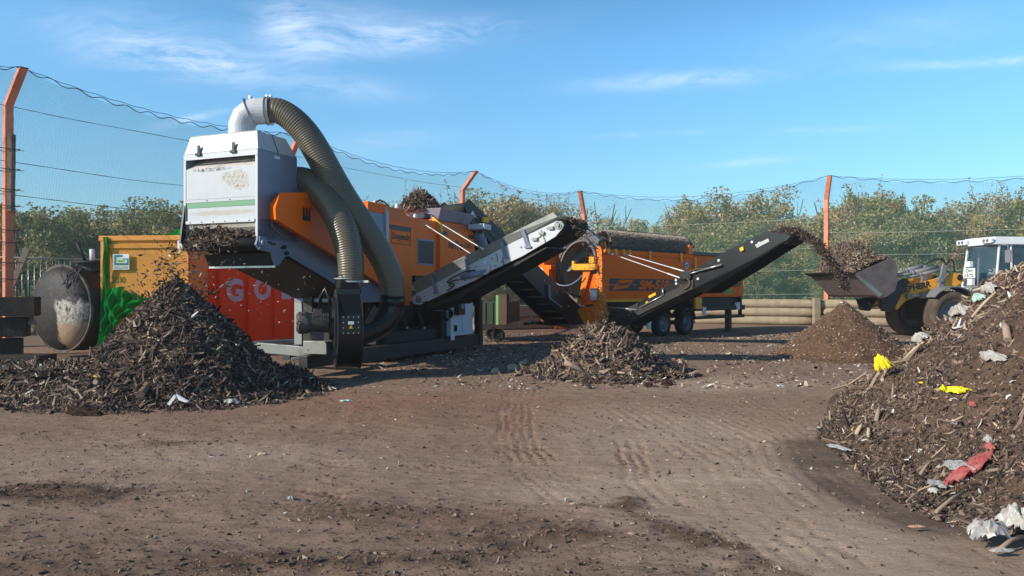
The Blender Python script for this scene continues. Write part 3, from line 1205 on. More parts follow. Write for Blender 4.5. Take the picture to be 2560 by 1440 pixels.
def place_tree(kind, px, top, Y, label, rot=0.0, wx=1.0):
    h = CZ + (HY - top) / FP * Y
    s = h / 6.4
    x = (px - CX) / FP * Y
    src = PROTO[kind]
    if used[kind]:
        r = src.copy()
        COL.objects.link(r)
        for ch in list(src.children):
            c = ch.copy()
            COL.objects.link(c)
            c.parent = r
    else:
        r = src
        used[kind] = True
    r.location = (x, Y, 0)
    r.scale = (s * wx, s * wx, s)
    r.rotation_euler = (0, 0, rot)
    tag(r, label, 'tree', 'hedge trees behind the nets')
    return r


TREES = [  # kind, px, top py, depth, what it stands by
    (3, -190, 520, 27, 'at the far left edge behind the mesh fence'), (0, -60, 535, 28, 'left of the leaning board'), (3, 70, 505, 27.5, 'behind the post with the strapped board'),
    (0, 170, 528, 29, 'between the post and the tank'), (3, 270, 512, 29.5, 'above the tank'), (3, 360, 520, 31, 'above the netted container'),
    (3, 440, 486, 29, 'tallest at the left side of the white hood'), (1, 540, 500, 34, 'hidden mostly by the white hood'), (0, 700, 510, 37, 'behind the lower hose'), (1, 830, 500, 39, 'behind the upper hose'),
    (4, 930, 480, 42, 'right of the upper hose'), (1, 1000, 508, 43, 'behind the engine cover of the air separator'), (4, 1085, 478, 43, 'left of the black feed conveyor'),
    (2, 1150, 480, 46, 'behind the hopper heap'), (1, 1230, 470, 43, 'right of the bent post tip'), (2, 1305, 520, 45, 'above the white side conveyor'), (4, 1330, 505, 44, 'with twigs above the white side conveyor'),
    (2, 1400, 545, 47, 'low behind the head of the white conveyor'), (4, 1440, 490, 46, 'at the post behind the white conveyor head'), (2, 1490, 560, 48, 'low behind the trommel brush'),
    (0, 1560, 600, 56, 'low behind the brush'), (3, 1640, 590, 56, 'low right of the distant tree'),
    (1, 1720, 520, 47, 'left of the tall autumn tree'), (1, 1770, 478, 47, 'above the trommel engine housing'), (2, 1850, 512, 48, 'behind the head of the black conveyor'), (1, 1910, 470, 49, 'tall one left of the right hand post'),
    (2, 1985, 530, 47, 'beside the right hand post'), (0, 1960, 580, 44, 'low at the right hand post'), (1, 2060, 515, 48, 'behind the right hand post'),
    (4, 2140, 462, 46, 'twiggy one right of the right hand post'), (1, 2170, 480, 47, 'above the loader bucket'), (0, 2230, 470, 44, 'broad one above the bucket heap'), (3, 2290, 530, 42, 'behind the loader lift arms'),
    (1, 2350, 505, 45, 'left of the loader cab'), (2, 2440, 510, 44, 'brownish behind the loader cab'), (0, 2480, 485, 46, 'above the cab roof'), (4, 2520, 470, 45, 'twiggy over the cab roof'),
    (0, 2580, 490, 43, 'at the right edge'), (3, 2690, 500, 43, 'beyond the right edge'), (1, 2150, 560, 42, 'low behind the bucket'), (3, 1800, 575, 44, 'low behind the trommel engine housing'),
    (2, 2400, 590, 41.5, 'low rusty one by the cab'), (3, 2060, 600, 42, 'low dense one by the log wall'), (0, 1880, 590, 43, 'low over the log wall'), (2, 1290, 600, 41, 'low behind the white conveyor'),
    (1, 1180, 600, 40, 'low behind the skip trailer'),
]
for i, (kd, px, tp, d, wh) in enumerate(TREES):
    o = place_tree(kd, px, tp, d, KIND[kd] + ' ' + wh, rot=rnd.uniform(0, 6.28), wx=rnd.uniform(.95, 1.2))

# the lone tree far beyond the gap and the bushes at its foot
far = make_bush(9, 7.0, 6.0, 5200, .17, [LEAF[4], LEAF[0], LEAF[2]], [4, 3, 1], name='distant_tree')
x_ = (1588 - CX) / FP * 95
far.location = (x_, 95, 2.8)
far.scale = (.62, .62, 1.27)
tag(far, 'lone round pale green tree far off in the gap above the trommel brush', 'tree')
for px, tp, d, lab in ((1560, 560, 90, 'dark green far bush at the foot of the distant tree'), (1620, 556, 92, 'far bush right of the distant tree'), (1665, 553, 86, 'yellowish far bush farthest right in the gap'), (1530, 572, 84, 'low far bush left of the distant tree')):
    r = place_tree(3 if 'dark' in lab else 0, px, tp, d, lab, rnd.uniform(0, 6), 1.0)
    r['group'] = 'far bushes in the gap'


# ================================================================== LEFT SIDE: mesh fence, sleepers, tank, containers
fa, fb = P(-330, 700, 20.0), P(300, 700, 23.5)
fdir = Vector((fb.x - fa.x, fb.y - fa.y, 0)).normalized()
for i, lab in enumerate(('galvanised mesh fence panel behind the timber stack at the left picture edge', 'galvanised mesh fence panel behind the scorched tank',
                         'galvanised mesh fence panel ending behind the netted container')):
    b = Vector((fa.x, fa.y, .5)) + fdir * (i * 3.0 - .2)
    o = empty('fence_panel', b, lab, 'fence panel', 'mesh fence panels')
    mb = MB()
    for q in (0.03, 2.9):
        mb.tube([b + fdir * q, b + fdir * q + Vector((0, 0, 2.08))], .024, 8)
    for z in (.06, 2.06):
        mb.tube([b + fdir * .03 + Vector((0, 0, z)), b + fdir * 2.9 + Vector((0, 0, z))], .02, 8)
    mb.build('frame', M_STEEL, o)
    mb = MB()
    for j in range(1, 19):
        c = b + fdir * (j * 2.9 / 19)
        mb.tube([c + Vector((0, 0, .06)), c + Vector((0, 0, 2.06))], .008, 5)
    for z in (.7, 1.4):
        mb.tube([b + Vector((0, 0, z)), b + fdir * 2.9 + Vector((0, 0, z))], .006, 4)
    mb.build('mesh_infill', M_STEEL, o)
    mb = MB()
    for q in (0.03, 2.9):
        c = b + fdir * q
        mb.box((c.x - .3, c.y - .12, 0), (c.x + .3, c.y + .12, .5))
    mb.build_each('foot', M_DARK, o, .02)

# grey board leaning in front of the mesh fence
a, b = P(12, 738, 19.2), P(68, 622, 19.4)
mb = MB()
mb.bar(a + Vector((-.03, 0, -.25)), b, .16, .05, (0, 1, 0))
tag(mb.build('leaning_board', M_BOARD, loc=a, bevel=.004), 'grey board leaning against the salmon post at the left edge', 'board')

for i, (x1, y0, y1, lab) in enumerate(((88, 743, 790, 'dark tarred timber beam, topmost of the stack beside the tank'),
                                       (66, 794, 843, 'dark tarred timber beam, second from the top of its stack'),
                                       (52, 847, 891, 'dark tarred timber beam, low in the stack and shortest'))):
    pa = P(-150, y0, 15.6)
    pb = P(x1, y1, 16.1 + .05 * i)
    z0, z1 = CZ + (HY - y1) / FP * 16, CZ + (HY - y0) / FP * 16
    mb = MB()
    d = Vector((pb.x - pa.x, pb.y - pa.y, 0)).normalized()
    s_ = Vector((-d.y, d.x, 0))
    a0 = Vector((pa.x, pa.y, z0)) - d * .5
    b0 = Vector((pb.x, pb.y, z0))
    k = 12
    R = random.Random(i)
    vs = []
    for j in range(k + 1):
        c = a0.lerp(b0, j / k)
        for (u, v) in ((0, 0), (.42, 0), (.42, 1), (0, 1)):
            vs.append(c + s_ * (u + R.uniform(-.012, .012)) + Vector((0, 0, (z1 - z0) * v + R.uniform(-.012, .012))))
    fs = [(j * 4 + q, j * 4 + (q + 1) % 4, j * 4 + 4 + (q + 1) % 4, j * 4 + 4 + q) for j in range(k) for q in range(4)]
    fs += [(3, 2, 1, 0), (k * 4, k * 4 + 1, k * 4 + 2, k * 4 + 3)]
    mb.add(vs, fs)
    tag(mb.build('timber_beam', M_SLEEPER, loc=a0, bevel=.015), lab, 'timber beam', 'stacked timber beams')
pa = P(-150, 895, 15.4)
mb = MB()
mb.box((-13.6, 15.6, 0), (-9.75, 16.3, .26))
tag(mb.build('timber_beam', M_SLEEPER, loc=(-12, 15.8, 0), bevel=.02), 'dark timber beam at the very bottom of the stack by the left edge, half buried', 'timber beam', 'stacked timber beams')
# crumpled sheet wedged between beams and tank


def film_sheet(name, c, r, mat, seed, sq, rot, nrm):
    """a torn piece of thin film lying crumpled: an open sheet with sharp creases, ragged edge, sagging to what carries it"""
    R = np.random.default_rng(seed)
    k = 34
    ph = R.uniform(0, 6, (7, 2))
    vs, fs, uvi = [], [], {}
    cx_, cy_ = R.uniform(-4, 4, 12), R.uniform(-4, 4, 12)
    an = R.uniform(0, math.pi, 12)
    fq_ = R.uniform(2.5, 12.0, 12)
    for j in range(k):
        for i in range(k):
            u, v = -1 + 2 * i / (k - 1), -1 + 2 * j / (k - 1)
            th = math.atan2(v, u)
            edge = 1 + .20 * math.sin(th * 2 + ph[0, 0]) + .09 * math.sin(th * 5 + ph[1, 0]) + .05 * math.sin(th * 11 + ph[2, 0])
            q = math.hypot(u, v)
            if q > .98 * edge:
                continue
            fold_ = sum((abs(math.sin((u * math.cos(an[m]) + v * math.sin(an[m])) * fq_[m] + cx_[m])) - .6) / (fq_[m] ** 1.0) for m in range(12))
            h = max(.0, (1 - (q / edge) ** 2)) ** .6 * .85 + fold_ * .62 * (1 - .5 * q)
            su = 1 - .25 * abs(math.sin(v * 4 + ph[3, 0]))
            sv = 1 - .25 * abs(math.sin(u * 4 + ph[4, 0]))
            uvi[(i, j)] = len(vs)
            vs.append((u * su * r * sq[0] * 1.1, v * sv * r * sq[1] * 1.1, max(-.25, h) * r * sq[2] * 1.3 - r * sq[2] * .45))
    for j in range(k - 1):
        for i in range(k - 1):
            q4 = [(i, j), (i + 1, j), (i + 1, j + 1), (i, j + 1)]
            if all(a in uvi for a in q4):
                fs.append([uvi[a] for a in q4])
    me = bpy.data.meshes.new(name)
    me.from_pydata(vs, [], fs)
    me.materials.append(mat)
    me.validate()
    o = bpy.data.objects.new(name, me)
    COL.objects.link(o)
    o.location = c
    n_ = Vector(nrm).lerp(Vector((0, 0, 1)), .35).normalized()
    o.rotation_euler = (n_.to_track_quat('Z', 'Y').to_matrix() @ Matrix.Rotation(rot, 3, 'Z')).to_euler()
    return o


def crumple(name, c, r, mat, seed, sq=(1, 1, .6), amp=.45, res=4, frame_rot=0.0, nrm=(0, 0, 1)):
    if 'film' in mat.name:
        return film_sheet(name, c, r, mat, seed, sq, frame_rot, nrm)
    return lump(name, c, r, mat, seed, sq, amp, res, frame_rot)


def lump(name, c, r, mat, seed, sq=(1, 1, .6), amp=.45, res=4, frame_rot=0.0):
    """a crumpled piece of film: a ball pressed into sharp folds"""
    import bmesh
    bm = bmesh.new()
    bmesh.ops.create_icosphere(bm, subdivisions=res, radius=1.0)
    R = np.random.default_rng(seed)
    dirs = R.normal(size=(26, 3))
    dirs /= np.linalg.norm(dirs, axis=1, keepdims=True)
    fr_ = R.uniform(2, 11, 26)
    ph = R.uniform(0, 6, 26)
    for v in bm.verts:
        p = np.array(v.co)
        s_ = sum((abs(math.sin(fr_[i] * float(p @ dirs[i]) + ph[i])) - .63) * (3.2 / fr_[i]) for i in range(26)) / 6
        f = max(.25, 1 + amp * s_ * 1.5)
        v.co = Vector(p * f * np.array(sq) * r)
    me = bpy.data.meshes.new(name)
    bm.to_mesh(me)
    bm.free()
    for p in me.polygons:
        p.use_smooth = False
    me.materials.append(mat)
    o = bpy.data.objects.new(name, me)
    COL.objects.link(o)
    o.location = c
    o.rotation_euler = (R.uniform(-.2, .2), R.uniform(-.2, .2), frame_rot)
    return o


M_FILM = pm('crumpled white film', srgb(168, 163, 158), .4, var=.12, scale=5, dirt=srgb(130, 116, 102), damt=.5, dscale=6)
M_FILMG = pm('crumpled grey film', srgb(150, 150, 150), .4, var=.2, scale=5, dirt=srgb(80, 74, 68), damt=.6, dscale=6)
M_FILMY = pm('yellow film', srgb(226, 210, 20), .45, var=.1, scale=5, dirt=srgb(150, 130, 30), damt=.3, dscale=8)
M_FILMR = pm('faded red film', srgb(172, 78, 80), .5, var=.2, scale=5, dirt=srgb(130, 96, 86), dlo=.42, dhi=.62, damt=.75, dscale=9)
M_FILMB = pm('pale mint film', srgb(170, 196, 186), .4, var=.1, scale=5, dirt=srgb(130, 130, 120), damt=.4, dscale=7)
M_FILMT = pm('tan film', srgb(190, 150, 120), .6, var=.2, scale=6, dirt=srgb(190, 90, 80), dlo=.5, dhi=.6, damt=.7, dscale=6)
tag(crumple('crumpled_film', P(72, 808, 16.4), .2, M_FILMG, 5, (1, .7, 1)), 'crumpled grey film wedged between the timber stack and the tank', 'plastic film')

# scorched tank lying on its side; dished end towards the yard
TK = P(152, 771, 18.2)
tn = Vector((-.40, -.915, 0)).normalized()
R_ = 1.03
tk_m = bpy.data.materials.new('scorched tank steel with sunlit patch')
tk_m.use_nodes = True
t = NT(tk_m.node_tree)
bs = tk_m.node_tree.nodes['Principled BSDF']
tc = t.new('ShaderNodeTexCoord')
vec = tc.outputs['Object']
sp = t.new('ShaderNodeSeparateXYZ')
t.l.new(vec, sp.inputs[0])
n1 = t.noise(vec, 2.2, 8, .7)
n2 = t.noise(vec, 9, 6, .7)
n3 = t.noise(t.mapping(vec, (5, 5, .8)), 2.0, 5, .6)
c = t.mix(t.ramp(n1, .42, .68), srgb(22, 20, 21), srgb(60, 43, 37))  # soot and rust, also standing in for shade beside the sunlit patch
c = t.mix(t.math('MULTIPLY', t.ramp(n2, .6, .7), .4), c, srgb(92, 86, 84))
c = t.mix(t.math('MULTIPLY', t.ramp(n3, .58, .7), .5), c, srgb(86, 56, 46))
# sunlit patch low on the dished end, put into the colour as pale paint
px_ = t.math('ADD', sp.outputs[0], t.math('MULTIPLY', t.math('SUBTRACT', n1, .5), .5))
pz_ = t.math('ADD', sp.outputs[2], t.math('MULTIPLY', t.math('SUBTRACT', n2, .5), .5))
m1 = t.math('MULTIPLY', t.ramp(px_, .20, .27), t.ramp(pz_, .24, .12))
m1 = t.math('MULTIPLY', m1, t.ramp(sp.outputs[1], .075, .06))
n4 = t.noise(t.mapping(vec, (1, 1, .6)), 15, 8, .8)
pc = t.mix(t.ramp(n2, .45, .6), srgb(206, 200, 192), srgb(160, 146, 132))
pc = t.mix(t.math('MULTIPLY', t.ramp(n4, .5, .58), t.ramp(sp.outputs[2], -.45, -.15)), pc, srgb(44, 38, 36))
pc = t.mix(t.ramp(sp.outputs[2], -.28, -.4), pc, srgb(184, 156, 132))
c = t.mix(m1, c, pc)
# the outermost rim has lost its soot
rim = t.math('MULTIPLY', t.ramp(sp.outputs[0], -.90, -.96), t.ramp(n2, .4, .5))
c = t.mix(t.math('MULTIPLY', rim, .8), c, srgb(170, 164, 154))
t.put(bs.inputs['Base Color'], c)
bs.inputs['Roughness'].default_value = .6
bp = t.new('ShaderNodeBump')
bp.inputs['Strength'].default_value = .5
bp.inputs['Distance'].default_value = .03
t.l.new(n2, bp.inputs['Height'])
t.l.new(bp.outputs[0], bs.inputs['Normal'])
tank = bpy.data.objects.new('storage_tank', None)
COL.objects.link(tank)
tank.matrix_basis = Matrix.Translation((TK.x, TK.y, TK.z)) @ Matrix.Rotation(math.atan2(tn.x, -tn.y), 4, 'Z')
tag(tank, 'scorched black steel tank on its side with a pale patch, beside the timber stack', 'tank')
tank_fr = Frame(0, 0, 0)
tank_fr.M = tank.matrix_basis.copy()
tank_fr.I = tank_fr.M.inverted()
mb = MB(tank_fr)  # local -y = outward through the dished end
prof = [(-.30, 0.001), (-.295, .25), (-.27, .5), (-.22, .72), (-.14, .88), (-.05, .97), (0, 1.0), (.06, R_), (2.4, R_), (2.5, .9), (2.62, .4), (2.65, .001)]
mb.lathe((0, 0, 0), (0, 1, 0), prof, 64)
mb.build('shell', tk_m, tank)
mb = MB(tank_fr)
mb.ring((0, .02, 0), (0, 1, 0), .98, 1.055, .05, 64)
mb.ring((0, .55, 0), (0, 1, 0), 1.0, 1.045, .03, 64)
mb.build('weld_rim', pm('scorched rim', srgb(112, 104, 97), .7, var=.2, scale=6, dirt=srgb(34, 30, 30), dlo=.42, dhi=.6, damt=.9, dscale=3), tank)
mb = MB(tank_fr)
mb.lathe((.28, .75, .9), (0, 0, 1), [(0, .42), (.2, .42), (.2, .56), (.25, .56), (.25, 0.001)], 32, 0, False)
mb.build('manhole_collar', M_DARK, tank)
mb = MB(tank_fr)
mb.tube([(.1, .6, 1.1), (-.12, .5, 1.62)], .035, 8)
mb.build('stub_pipe', M_DARK, tank)
mb = MB(tank_fr)
mb.tube([(.18, .7, 1.12), (.16, .7, 1.45)], .06, 10)
mb.build('vent_pipe', M_SIGNW, tank)
mb = MB(tank_fr)
for s_ in range(5):
    R = random.Random(s_)
    p = Vector((.55 + R.uniform(-.1, .2), -.05, .95))
    pts = []
    for j in range(10):
        pts.append(p.copy())
        p = p + Vector((R.uniform(-.07, .09), -.035 if j < 5 else 0, -R.uniform(.02, .1)))
    mb.tube(pts, .012, 5)
mb.build('loose_cable', M_WIRE, tank)

# ---- faded orange container with a debris net thrown over it
YC = Frame(*(lambda p: (p.x, p.y))(P(255, 700, 18.1)), math.radians(-6))
yc = empty('waste_container', YC, 'faded orange waste bin under green netting with white sign and number 3030', 'container')
wY, zT = 2.22, CZ + (HY - 590) / FP * 18.1
mb = MB(YC)
mb.box((0, 0, .18), (wY, .06, zT - .12))
mb.box((0, .06, .18), (.06, .8, zT - .12))
mb.box((wY - .06, .06, .18), (wY, .8, zT - .12))
mb.box((.06, .74, .18), (wY - .06, .8, zT - .12))
mb.box((.06, .06, .18), (wY - .06, .74, .28))
mb.build('body', M_CONT, yc)
mb = MB(YC)
mb.box((-.04, -.07, zT - .12), (wY + .04, .09, zT))
mb.box((-.04, .09, zT - .12), (.09, .84, zT))
mb.box((wY - .09, .09, zT - .12), (wY + .04, .84, zT))
mb.build('top_rail', M_CONT, yc, .01)
mb = MB(YC)
for x_ in (.0, 2.08):
    mb.box((x_, -.06, .18), (x_ + .12, -.003, zT - .123))
mb.box((.123, -.05, .20), (2.077, -.003, .36))
mb.box((.123, -.05, zT - .3), (2.077, -.003, zT - .2))
mb.build_each('rib', M_CONT, yc, .008)
mb = MB(YC)
mb.box((.15, .1, 0), (.33, .75, .178))
mb.box((1.83, .1, 0), (2.01, .75, .178))
mb.build_each('skid', M_DARK, yc)


def onY(px, py, y=-.085):
    return YC.y(px, py, y)


sg0, sg1 = onY(282, 674), onY(323, 635)
mb = MB(YC)
mb.box((sg0.x, -.088, sg0.z), (sg1.x, -.07, sg1.z))
sign = mb.build('sign_board', M_SIGNW, yc)


def sq_(x0, z0, x1, z1):
    a, b = sg0.x + (sg1.x - sg0.x) * x0, sg0.x + (sg1.x - sg0.x) * x1
    c, d = sg0.z + (sg1.z - sg0.z) * z0, sg0.z + (sg1.z - sg0.z) * z1
    return (a, -.092, c), (b, -.0885, d)


mb = MB(YC)
for q in ((.1, .28, .22, .94), (.22, .80, .62, .94), (.22, .28, .86, .42), (.86, .28, .96, .72), (.6, .64, .86, .72)):
    mb.box(*sq_(*q))
mb.build('emblem_bracket', M_TEAL, sign)
mb = MB(YC)
mb.box(*sq_(.3, .48, .74, .62))
mb.build('emblem_bar', M_LIME, sign)
p = sq_(.1, .07, .9, .2)
text('GOLLAN', 'lettering', M_TEAL, YC, (p[0][0], -.0885, p[0][2]), (1, 0, 0), (0, 0, 1), p[1][0] - p[0][0], p[1][2] - p[0][2], sign, .003, .02, 0, 1.25)
p0, p1 = onY(280, 708, -.005), onY(314, 692, -.005)
text('3030', 'number', M_OLIVEN, YC, (p0.x, -.003, p0.z), (1, 0, 0), (0, 0, 1), p1.x - p0.x, p1.z - p0.z, yc, .004, .02)


# draped nets: cloth sheets with folds, hung over the container end
def drape(name, frame, fn, nu, nv, mat, par=None, label=None, uvs=(2.2, 2.2)):
    vs, uv = [], []
    for j in range(nv + 1):
        for i in range(nu + 1):
            u, v = i / nu, j / nv
            vs.append(fn(u, v))
            uv.append((u * uvs[0], v * uvs[1]))
    fs = [(j * (nu + 1) + i, j * (nu + 1) + i + 1, (j + 1) * (nu + 1) + i + 1, (j + 1) * (nu + 1) + i) for j in range(nv) for i in range(nu)]
    mb = MB(frame)
    mb.add(vs, fs, 0, True)
    me = mb.build(name, mat, par, loc=None if par else frame.M @ Vector(vs[0]))
    ul = me.data.uv_layers.new(name='UVMap')
    for lp in me.data.loops:
        ul.data[lp.index].uv = uv[lp.vertex_index]
    return me


def fold(u, v, k=1.0):
    return .035 * math.sin(u * 23 + v * 5) + .025 * math.sin(u * 41 - v * 9) + .03 * math.sin(v * 17 + u * 8) * k


# left strip and lower swag share one net
L_ = lambda px, py: onY(px, py, -.14)
net_o = empty('debris_net', YC.M @ Vector((0, -.15, 0)), 'bright green debris net hanging in folds down the left corner of the faded orange container', 'net')


def strip(u, v):
    a = L_(256 - 13 * v ** 2, 592 + 294 * v)
    b = L_(268 + (18 * max(0, v - .55) if v > .3 else 0) - 4 * v, 592 + 294 * v)
    p = a.lerp(b, u)
    return Vector((p.x, -.12 + fold(u * .3, v), p.z))


def swag(u, v):
    q = 1 - v
    top = [(268, 722), (305, 716), (345, 740), (392, 748)]
    bot = [(246, 880), (272, 842), (300, 800), (385, 752)]
    f = u * 3
    i = min(2, int(f))
    g = f - i
    T = L_(top[i][0] + (top[i + 1][0] - top[i][0]) * g, top[i][1] + (top[i + 1][1] - top[i][1]) * g)
    B = L_(bot[i][0] + (bot[i + 1][0] - bot[i][0]) * g, bot[i][1] + (bot[i + 1][1] - bot[i][1]) * g)
    p = T.lerp(B, v)
    return Vector((p.x, -.17 + fold(u, v) * 1.6, p.z))


drape('hanging_strip', YC, strip, 8, 40, M_NETG, net_o, uvs=(.3, 2.8))
drape('swag', YC, swag, 40, 24, M_NETG, net_o, uvs=(1.6, 1.4))
drape('thin_cover', YC, lambda u, v: Vector((.1 + 2.0 * u, -.10 + fold(u, v) * .4, zT - .1 - 1.15 * v)), 40, 20, M_NETO, net_o, uvs=(2.0, 1.2))


def peak(u, v):
    a, b = YC.y(395, 586, .3), YC.y(452, 552, 1.0)
    base = YC.y(398 + 58 * u, 590, .3)
    h = (math.sin(min(1, v * 1.15) * math.pi / 2) * .52) * max(.02, u ** 1.2)
    return Vector((base.x + v * .25, .2 + .6 * v, zT + .01 + h + .03 * math.sin(u * 22 + v * 9)))


drape('heaped_net', YC, peak, 24, 12, M_NETG, net_o, uvs=(1.5, 1.5))

# ---- red container behind the separator
RC = Frame(*(lambda p: (p.x, p.y))(P(476, 700, 21.0)), math.radians(-33.5) + math.pi / 2)
# local x runs along its long side away from the camera, local y to the far side
rc = empty('waste_container', RC, 'scratched red roll-off container with big pale letters behind the air separator', 'container')
rz = 2.25
mb = MB(RC)
mb.box((-.2, 0, .2), (7.4, .06, rz))
mb.box((-.2, .06, .2), (-.14, 2.3, rz))
mb.box((7.34, .06, .2), (7.4, 2.3, rz))
mb.box((-.14, 2.24, .2), (7.34, 2.3, rz))
mb.box((-.14, .06, .2), (7.34, 2.24, .3))
mb.build('body', M_RED, rc)
mb = MB(RC)
for px in (500, 548, 620, 686, 735, 790, 850, 905):
    q = RC.y(px, 780, 0)
    mb.prism([(q.x - .09, -.003, .2), (q.x + .09, -.003, .2), (q.x + .05, -.09, .2), (q.x - .05, -.09, .2)], (0, 0, rz - .2))
mb.build_each('rib', M_RED, rc, .006)
mb = MB(RC)
mb.box((-.22, -.1, rz), (7.42, .1, rz + .1))
mb.box((-.22, -.11, .1), (7.42, .07, .197))
mb.build('side_rail', M_RED, rc, .01)
for ch, (x0, y0, x1, y1) in (('G', (566, 754, 608, 697)), ('O', (635, 750, 677, 695)), ('L', (704, 748, 738, 692))):
    a, b = RC.y(x0, y0, -.005), RC.y(x1, y1, -.005)
    text(ch, 'letter', M_GREYINK, RC, (a.x, -.004, a.z), (1, 0, 0), (0, 0, 1), b.x - a.x, abs(b.z - a.z), rc, .004, .045)
a, b = RC.y(489, 738, -.005), RC.y(538, 720, -.005)
text('3056', 'number', M_INK, RC, (a.x, -.004, a.z), (1, 0, 0), (0, 0, 1), b.x - a.x, b.z - a.z, rc, .004, .02)


# ================================================================== AIR SEPARATOR (orange and white machine at the left)
AF = Frame(-4.41, 13.2, math.radians(-22.65))   # local x: right hand side, local y: back along the machine
af = empty('air_separator', AF, 'white and orange air separator with two ribbed hoses, side conveyor and black fan', 'machine')
WD = 1.70


def A(px, py, x=0.0):
    return AF.x(px, py, x)


def AY(px, py, y):
    return AF.y(px, py, y)


stain = bpy.data.materials.new('white paint with stuck dust')
stain.use_nodes = True
t = NT(stain.node_tree)
bs = stain.node_tree.nodes['Principled BSDF']
tc = t.new('ShaderNodeTexCoord')
vec = tc.outputs['Object']
sp = t.new('ShaderNodeSeparateXYZ')
t.l.new(vec, sp.inputs[0])
n1 = t.noise(vec, 6, 6, .6)
n2 = t.noise(t.mapping(vec, (11, 8, 15)), 1.5, 9, .8)
c = t.mix(n1, srgb(176, 180, 188), srgb(186, 189, 195))


def blob(x0, z0, rx, rz, amp=.5):
    a = t.math('DIVIDE', t.math('SUBTRACT', sp.outputs[0], x0), rx)
    b = t.math('DIVIDE', t.math('SUBTRACT', sp.outputs[2], z0), rz)
    r = t.math('ADD', t.math('MULTIPLY', a, a), t.math('MULTIPLY', b, b))
    return t.math('SUBTRACT', t.math('ADD', 1.0, t.math('MULTIPLY', t.math('SUBTRACT', n1, .5), 2.2)), r)


m1 = t.ramp(t.math('MAXIMUM', blob(-.52, 3.60, .36, .16), blob(-.42, 3.46, .26, .10)), .15, .55)
m1 = t.math('MULTIPLY', m1, t.ramp(n2, .36, .56))
c = t.mix(t.math('MULTIPLY', m1, .8), c, srgb(164, 152, 136))
c = t.mix(t.math('MULTIPLY', m1, t.ramp(n2, .53, .6)), c, srgb(104, 90, 76))
run = t.noise(t.mapping(vec, (14, 6, .9)), 1.3, 6, .65)
c = t.mix(t.math('MULTIPLY', t.ramp(run, .52, .75), .35), c, srgb(140, 136, 132))
lip = t.math('MULTIPLY', t.ramp(blob(-1.05, 3.775, .5, .05), .0, .5), t.ramp(n2, .46, .54))
c = t.mix(lip, c, srgb(56, 46, 42))
low = t.math('MULTIPLY', t.ramp(blob(-.8, 2.99, 1.0, .055), .1, .7), .75)
c = t.mix(low, c, srgb(168, 156, 146))
specks = t.math('MULTIPLY', t.ramp(blob(-1.1, 4.25, .8, .2), .1, .6), t.ramp(t.noise(vec, 60, 3), .68, .72))
c = t.mix(specks, c, srgb(120, 112, 104))
t.put(bs.inputs['Base Color'], c)
bs.inputs['Roughness'].default_value = .4

# hood housing
zc, zt = 4.07, 4.40
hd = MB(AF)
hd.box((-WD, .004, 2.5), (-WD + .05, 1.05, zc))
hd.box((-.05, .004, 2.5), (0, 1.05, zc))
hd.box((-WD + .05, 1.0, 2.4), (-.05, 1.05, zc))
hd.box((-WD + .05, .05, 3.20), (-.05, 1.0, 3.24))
hood = hd.build('hood', M_SILVER, af, .006)  # sides darker than the white front, shade put into their paint
mb = MB(AF)  # tapered top
lo = [(-WD, 0, zc + .004), (0, 0, zc + .004), (0, 1.05, zc + .004), (-WD, 1.05, zc + .004)]
up = [(-WD + .08, .07, zt), (-.08, .07, zt), (-.08, .82, zt), (-WD + .08, .82, zt)]
mb.loft([Vector(p) for p in lo], [Vector(p) for p in up])
lid = mb.build('top_cover', stain, hood, .008)
mb = MB(AF)
mb.box((-WD + .1, .09, zt + .002), (-.1, .2, zt + .02))
mb.build('roof_strip', M_GALV, hood)
mb = MB(AF)  # dark gap line in the right side of the cover
mb.bar((.001, .52, zc + .01), (-.078, .45, zt - .005), .012, .012)
mb.build('seam', M_DARK, hood)
# front
mb = MB(AF)
mb.box((-WD, -.012, 3.965), (0, .002, zc - .002))
mb.box((-WD, -.012, 2.83), (-WD + .055, .002, 3.963))
mb.box((-.055, -.012, 2.55), (0, .002, 3.963))
mb.build('front_frame', M_WHITE, hood, .004)
mb = MB(AF)
mb.box((-WD + .057, -.004, 3.246), (-.057, .03, 3.80))
mb.box((-WD + .057, -.006, 3.19), (-.057, .03, 3.243))
mb.box((-WD + .09, -.004, 2.86), (-.057, .03, 3.09))
pf = mb.build('front_panel', stain, hood, .003)
mb = MB(AF)
mb.prism([(-WD + .06, .0, 3.80), (-WD + .06, .36, 4.03), (-WD + .06, .38, 4.0), (-WD + .06, .03, 3.78)], (WD - .12, 0, 0))
mb.build('slot_chute', pm('dusty white sheet', srgb(196, 190, 184), .7, var=.12, scale=6, dirt=srgb(110, 98, 88), dlo=.5, dhi=.7, damt=.6, dscale=5), hood)
mb = MB(AF)
mb.box((-WD + .08, -.007, 3.094), (-.057, .03, 3.186))
mb.build('green_stripe', M_GREEN, hood)
mb = MB(AF)
mb.box((-WD + .06, -.03, 2.805), (-.057, .03, 2.858))
for i in range(6):
    x_ = -1.52 + i * .27
    mb.cyl((x_, -.036, 2.83), (x_, -.03, 2.83), .012, 8, 1)
for i, x_ in enumerate((-1.15, -.62)):
    mb.cyl((x_, -.012, 3.217), (x_, -.004, 3.217), .012, 8, 1)
mb.build('bottom_lip', [M_WHITE, M_DARK], hood)
for x_ in (-1.33, -.53):
    mb = MB(AF)
    mb.box((x_ - .03, -.03, zc - .01), (x_ + .03, -.012, zc + .15))
    mb.box((x_ - .06, -.05, zc - .04), (x_ + .06, -.0125, zc + .01))
    mb.build('latch', M_BLACK, hood, .004)
mb = MB(AF)
pts = []
